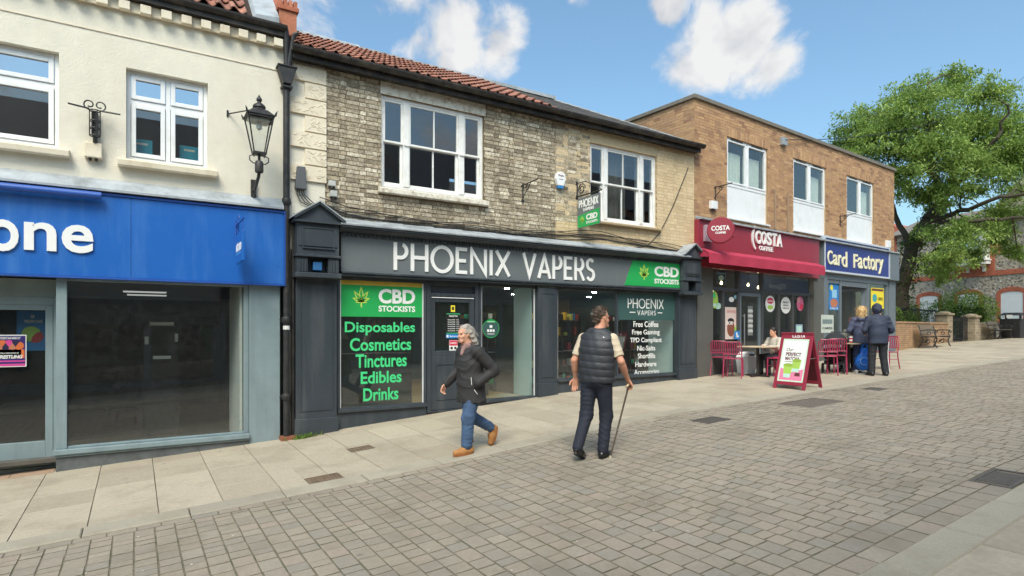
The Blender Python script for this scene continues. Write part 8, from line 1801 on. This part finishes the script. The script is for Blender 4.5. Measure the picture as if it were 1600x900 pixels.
# ---------------------------------------------------------------- flint building across the end
def flintmat():
    m, t, out = newmat('flint_cobbles'); b = N(t, 'ShaderNodeBsdfPrincipled'); t.links.new(b.outputs[0], out.inputs[0]); geo = N(t, 'ShaderNodeNewGeometry')
    vo = N(t, 'ShaderNodeTexVoronoi', feature='F1'); vo.inputs['Scale'].default_value = 8.5; t.links.new(geo.outputs['Position'], vo.inputs['Vector']); bw_ = N(t, 'ShaderNodeSeparateColor'); t.links.new(vo.outputs['Color'], bw_.inputs[0])
    col = ramp(t, bw_.outputs[0], [(0, K(84, 80, 76)), (.3, K(136, 130, 122)), (.6, K(176, 168, 156)), (.85, K(112, 100, 88)), (1, K(226, 220, 208))]); mo = ramp(t, vo.outputs['Distance'], [(.40, (0, 0, 0)), (.62, (1, 1, 1))])
    t.links.new(mixc(t, mo, col, K(176, 164, 144)), b.inputs['Base Color']); b.inputs['Roughness'].default_value = .6; bp = N(t, 'ShaderNodeBump'); bp.inputs['Strength'].default_value = .9; bp.inputs['Distance'].default_value = .03; bp.invert = True; t.links.new(vo.outputs['Distance'], bp.inputs['Height']); t.links.new(bp.outputs[0], b.inputs['Normal']); return m
flint_m = flintmat()
FA, FB = Vector((43.6, 20.6, 0)), Vector((41.0, 10.4, 0)); fd = (FB-FA).normalized(); FL = (FB-FA).length; frz = atan2(fd.y, fd.x); fn = Vector((fd.y, -fd.x, 0))
if fn.x > 0: fn = -fn
redb_m = brickmat('flint_house_brick', K(188, 92, 62), K(160, 74, 52), K(186, 140, 116), rz=frz)
def TF(u, d, z): q = FA+fd*u+fn*d; return (q.x, q.y, z)
def FP(px, py, d=0.):
    x, y, z = ray(px, py); o = FA+fn*d; t_ = (o.x*fn.x+o.y*fn.y)/(x*fn.x+y*fn.y); q = Vector((x*t_, y*t_, 0))-o; return q.dot(fd), CZ+z*t_
bF = thing('flint_building', 'flint and red brick building with white boarded arched openings behind the tree', 'building', TF(0, 0, g(42, 15)))
zfl = g(42, 14)-.5; zbt = FP(1510, 434)[1]; zbb = FP(1510, 447)[1]-.15
ops = []
for (a, b, yt) in ((1437.5, 1466, 462), (1497, 1529, 459.5), (1564, 1599, 456.5)): ops.append((FP(a, 0)[0], FP(b, 0)[0], FP((a+b)/2, yt)[1]))
zo = sum(o[2] for o in ops)/3; zeave = zbt+3.3
mb = MB(TF); wall_holes(mb, 0, FL, zfl, zeave, 0, -.4, [(o[0], o[1], zfl+1.2, zo-.12) for o in ops]+[(FP(1532, 0)[0], FP(1566, 0)[0], zbt+1.35, zbt+2.75)]); mb.build('flint_wall', flint_m, bF)
mb = MB(TF); mb.box(0, FL, .003, .05, zbt-.0, zbt+.28); mb.box(FL-.3, FL, .004, .045, zfl, zeave); mb.box(0, .5, .004, .045, zfl, zeave)
bu0, bu1 = FP(1478, 0)[0], FP(1549, 0)[0]; mb.box(bu0-.2, bu1+.2, .004, .047, zbt+.281, zbt+1.2); mb.box(FP(1548, 0)[0], FP(1562, 0)[0]+.1, .004, .045, zbt+1.2, zbt+3.2); mb.build('brick_dressing', redb_m, bF)
wb_m = M('white_board', K(226, 230, 230), .6, .05, 3, dirt=K(190, 192, 190), dscale=1.5, damt=.4)
for o in ops:
    w_ = (o[1]-o[0]); cu = (o[0]+o[1])/2; rise = .14
    mb = MB(TF); top = [(cu+w_/2*cos(t_), zo-.12+rise*sin(t_)) for t_ in np.linspace(0, pi, 13)]; mb.prism([(o[0], zfl+1.2)]+[(o[1], zfl+1.2)]+top, -.06, .012, 'y'); mb.build('boarded_opening', wb_m, bF)
    for i in range(13):
        a0_, a1_ = pi*i/13, pi*(i+.9)/13; ro = (w_/2+.26)/(w_/2)
        q = [(cu+w_/2*cos(a0_), zo-.12+rise*sin(a0_)), (cu+w_/2*cos(a1_), zo-.12+rise*sin(a1_)), (cu+w_/2*ro*cos(a1_), zo-.12+(rise+.26)*sin(a1_)), (cu+w_/2*ro*cos(a0_), zo-.12+(rise+.26)*sin(a0_))]
        mb = MB(TF); mb.prism(q, .003, .035, 'y'); mb.build('arch_brick', redb_m, bF)
    mb = MB(TF); mb.box(o[0]-.24, o[0]-.01, .003, .034, zfl+1.2, zo-.13); mb.box(o[1]+.01, o[1]+.24, .003, .034, zfl+1.2, zo-.13); mb.build('jamb_brick', redb_m, bF)
# projecting bay on white brackets
zby = FP(1510, 411, .7)[1]
mb = MB(TF); mb.box(bu0, bu1, .05, .75, zby-.12, zby+.08); mb.box(bu0-.05, bu1+.05, .05, .8, zby+.081, zby+.16); mb.build('bay_floor', wb_m, bF)
mb = MB(TF); mb.box(bu0+.05, bu1-.05, .05, .7, zby+.161, zby+1.9); mb.build('bay_window', wb_m, bF)
for i in range(5):
    a = bu0+.15+(bu1-bu0-.3)*i/5; b = bu0+.15+(bu1-bu0-.3)*(i+1)/5; pane(TF, bF, a+.05, b-.05, zby+.5, zby+1.7, .712, GLASS_UP, name='window_pane')
for px in (1487, 1511, 1536):
    u_ = FP(px, 0, .2)[0]; mb = MB(TF); mb.tube([(u_, .06, zbt+.3), (u_, .12, zbt+.75), (u_, .35, zby-.2), (u_, .65, zby-.13)], .07, 6); mb.box(u_-.07, u_+.07, .05, .16, zbt+.28, zby-.121); mb.build('bay_bracket', wb_m, bF)
mb = MB(TF); u0_, u1_ = FP(1532, 0)[0], FP(1566, 0)[0]; rect_frame(mb, u0_, u1_, zbt+1.35, zbt+2.75, .07, -.12, -.05); mb.box((u0_+u1_)/2-.03, (u0_+u1_)/2+.03, -.12, -.05, zbt+1.42, zbt+2.68); wn = mb.build('window', whitewood_m, bF); pane(TF, wn, u0_+.07, u1_-.07, zbt+1.42, zbt+2.68, -.09, GLASS_UP)
pinr = M('red_plain_tile', K(172, 98, 76), .85, .2, 12, .5, 40)
mb = MB(TF); mb.prism([(.3, zeave-.1), (-3, zeave+1.2), (-3, zeave+1.1), (.25, zeave-.2)], -.3, FL+.3); mb.build('roof', M('flint_house_slate', K(122, 114, 106), .8, .2, 8), bF)
mb = MB(TF); mb.prism([(FL-4.6, zeave-.05), (FL+.0, zeave-.05), (FL-2.3, zeave+2.3)], -.4, -.002, 'y'); mb.build('gable', flint_m, bF)
mb = MB(TF); mb.box(-.01, FL, -9, -.41, zfl, zeave-.1); mb.build('rear_wall', redb_m, bF)
# small red-roofed house seen under the tree between the buildings
hh = thing('house', 'small pink brick house with red tiled roof seen through the tree', 'house', (52, 26.5, g(52, 20)))
h0 = TV(1406, 372, 55); mb = MB(); bx_, by_ = h0.x, h0.y; zg = g(50, 20)-.5
mb.box(bx_-1, bx_+6, by_-4, by_+6, zg, h0.z-1.2); mb.build('wall', brickmat('pink_brick', K(206, 152, 124), K(190, 132, 104), K(206, 180, 156)), hh)
mb = MB(); mb.prism([(by_-4.4, h0.z-1.4), (by_+1, h0.z+1.6), (by_+6.4, h0.z-1.4)], bx_-1.3, bx_+6.3, 'x'); mb.build('roof', pinr, hh)
# ---------------------------------------------------------------- overhead wires
wr_t = thing('overhead_wire', 'thin dark wire crossing the sky from the brown brick building to the right', 'wire', TC(CP(1222, 220)[0], .1, CP(1222, 220)[1]))
mb = MB(); a = Vector(TC(CP(1222, 220)[0], .1, CP(1222, 220)[1])); b = TV(1610, 112, 34); pts = [a.lerp(b, i/24)-Vector((0, 0, 1.0*4*(i/24)*(1-i/24))) for i in range(25)]; mb.tube(pts, .013, 5); mb.build('strand', black_m, wr_t)

# ================================================================ the other side of the street (seen in the shop windows)
def opp(label, x0, x1, y, h, wallm, fasm, sign, roofm, seed, fz=2.4, fh=.8):
    r = random.Random(seed); z = min(g(x0, 0), g(x1, 0)); t = thing('terrace_building', label, 'building', (x0, y, z), 0, 'buildings across the street'); T = lambda u, d, zz: (u, y+d, zz)
    n = max(2, int((x1-x0)/2.6)); st = (x1-x0)/n; hol = [(x0+st*i+st*.28, x0+st*i+st*.72, z+3.9, z+5.4) for i in range(n)]
    mb = MB(T); wall_holes(mb, x0, x1, z+2.9, z+h, 0, -.3, hol); mb.box(x0, x1, -8, -7.7, z-.5, z+h); mb.box(x0, x0+.2, -7.7, -.31, z-.5, z+h); mb.box(x1-.2, x1-.002, -7.7, -.31, z-.5, z+h); mb.build('wall', wallm, t)
    for hq in hol:
        mb = MB(T); rect_frame(mb, *hq, .06, -.15, -.08); mb.box(hq[0]+.06, hq[1]-.06, -.15, -.08, (hq[2]+hq[3])/2-.025, (hq[2]+hq[3])/2+.025); w = mb.build('window', whitewood_m, t); pane(T, w, hq[0]+.06, hq[1]-.06, hq[2]+.06, hq[3]-.06, -.12, GLASS_UP)
    mb = MB(T); mb.box(x0+.05, x1-.05, .0, .18, z+fz, z+fz+fh); mb.build('fascia', fasm, t)
    if sign:
        Tm = lambda u, d, zz: (x0+x1-u, y+d, zz); mb = MB(Tm); c = (x0+x1)/2; put_text(mb, sign[0], c-sign[1]/2, c+sign[1]/2, z+fz+fh*.28, z+fz+fh*.68, .181, .2, 0, .02); mb.build('lettering', letterw_m, t)
    mb = MB(T); k = max(2, int((x1-x0)/2)); 
    for i in range(k+1): a = x0+(x1-x0-.2)*i/k; mb.box(a, a+.2, -.1, .1, z-.4, z+2.4)
    mb.box(x0, x1, -.1, .08, z-.4, z+.5); mb.build('shopfront_frame', cardgrey_m, t)
    for i in range(k): a = x0+(x1-x0-.2)*i/k+.2; pane(T, t, a, x0+(x1-x0-.2)*(i+1)/k, z+.5, z+2.4, -.02, GLASS_SHOP, name='shop_pane')
    mb = MB(T); mb.box(x0+.2, x1-.2, -5, -4.9, z, z+2.9); mb.box(x0+.2, x1-.2, -7.6, -.3, z+2.7, z+2.8); mb.build('inner_wall', dark_in, t)
    mb = MB(T); mb.prism([(.35, z+h-.05), (-4, z+h+3.0), (-8.3, z+h-.05)], x0, x1, 'x'); mb.build('roof', roofm, t)
slr = M('opposite_slate', K(74, 72, 74), .7, .2, 6, .4, 20)
opp('brick terrace with slate roof across the street, leftmost', -16, -6, -3.2, 7.3, brickmat('opp_brick_a', K(150, 96, 74), K(130, 82, 64), K(160, 146, 130)), greyshop_m, None, slr, 1)
opp('pale rendered terrace across the street facing the empty shop', -6, 2.5, -3.2, 7.5, flat('opp_render', K(188, 180, 166)), phx_m, None, slr, 2)
opp('buff brick terrace across the street facing the charcoal shop', 2.5, 10, -3.2, 7.2, brickmat('opp_brick_b', K(176, 146, 106), K(156, 126, 92), K(186, 170, 146)), costadark_m, None, slr, 3)
opp('orange brick terrace across the street facing the coffee shop', 10, 22, -3.2, 7.2, brickmat('opp_brick_c', K(160, 106, 80), K(142, 92, 70), K(170, 150, 130)), cardgrey_m, None, slr, 4)
opp('shop with long navy fascia and white letters mirrored in the coffee shop glass', 37, 49, -3.2, 7.2, flat('opp_cream', K(200, 192, 176)), navy_m, ('TGJones', 2.7), slr, 6, 3.05, 1.3)
opp('tan brick terrace with slate roof across the street, second from the right', 22, 37, -3.2, 7.2, brickmat('opp_brick_d', K(150, 112, 86), K(134, 98, 76), K(170, 150, 130)), cardgrey_m, None, slr, 5)
bpy.data.objects.remove(_txto); bpy.data.scenes.remove(_txs)
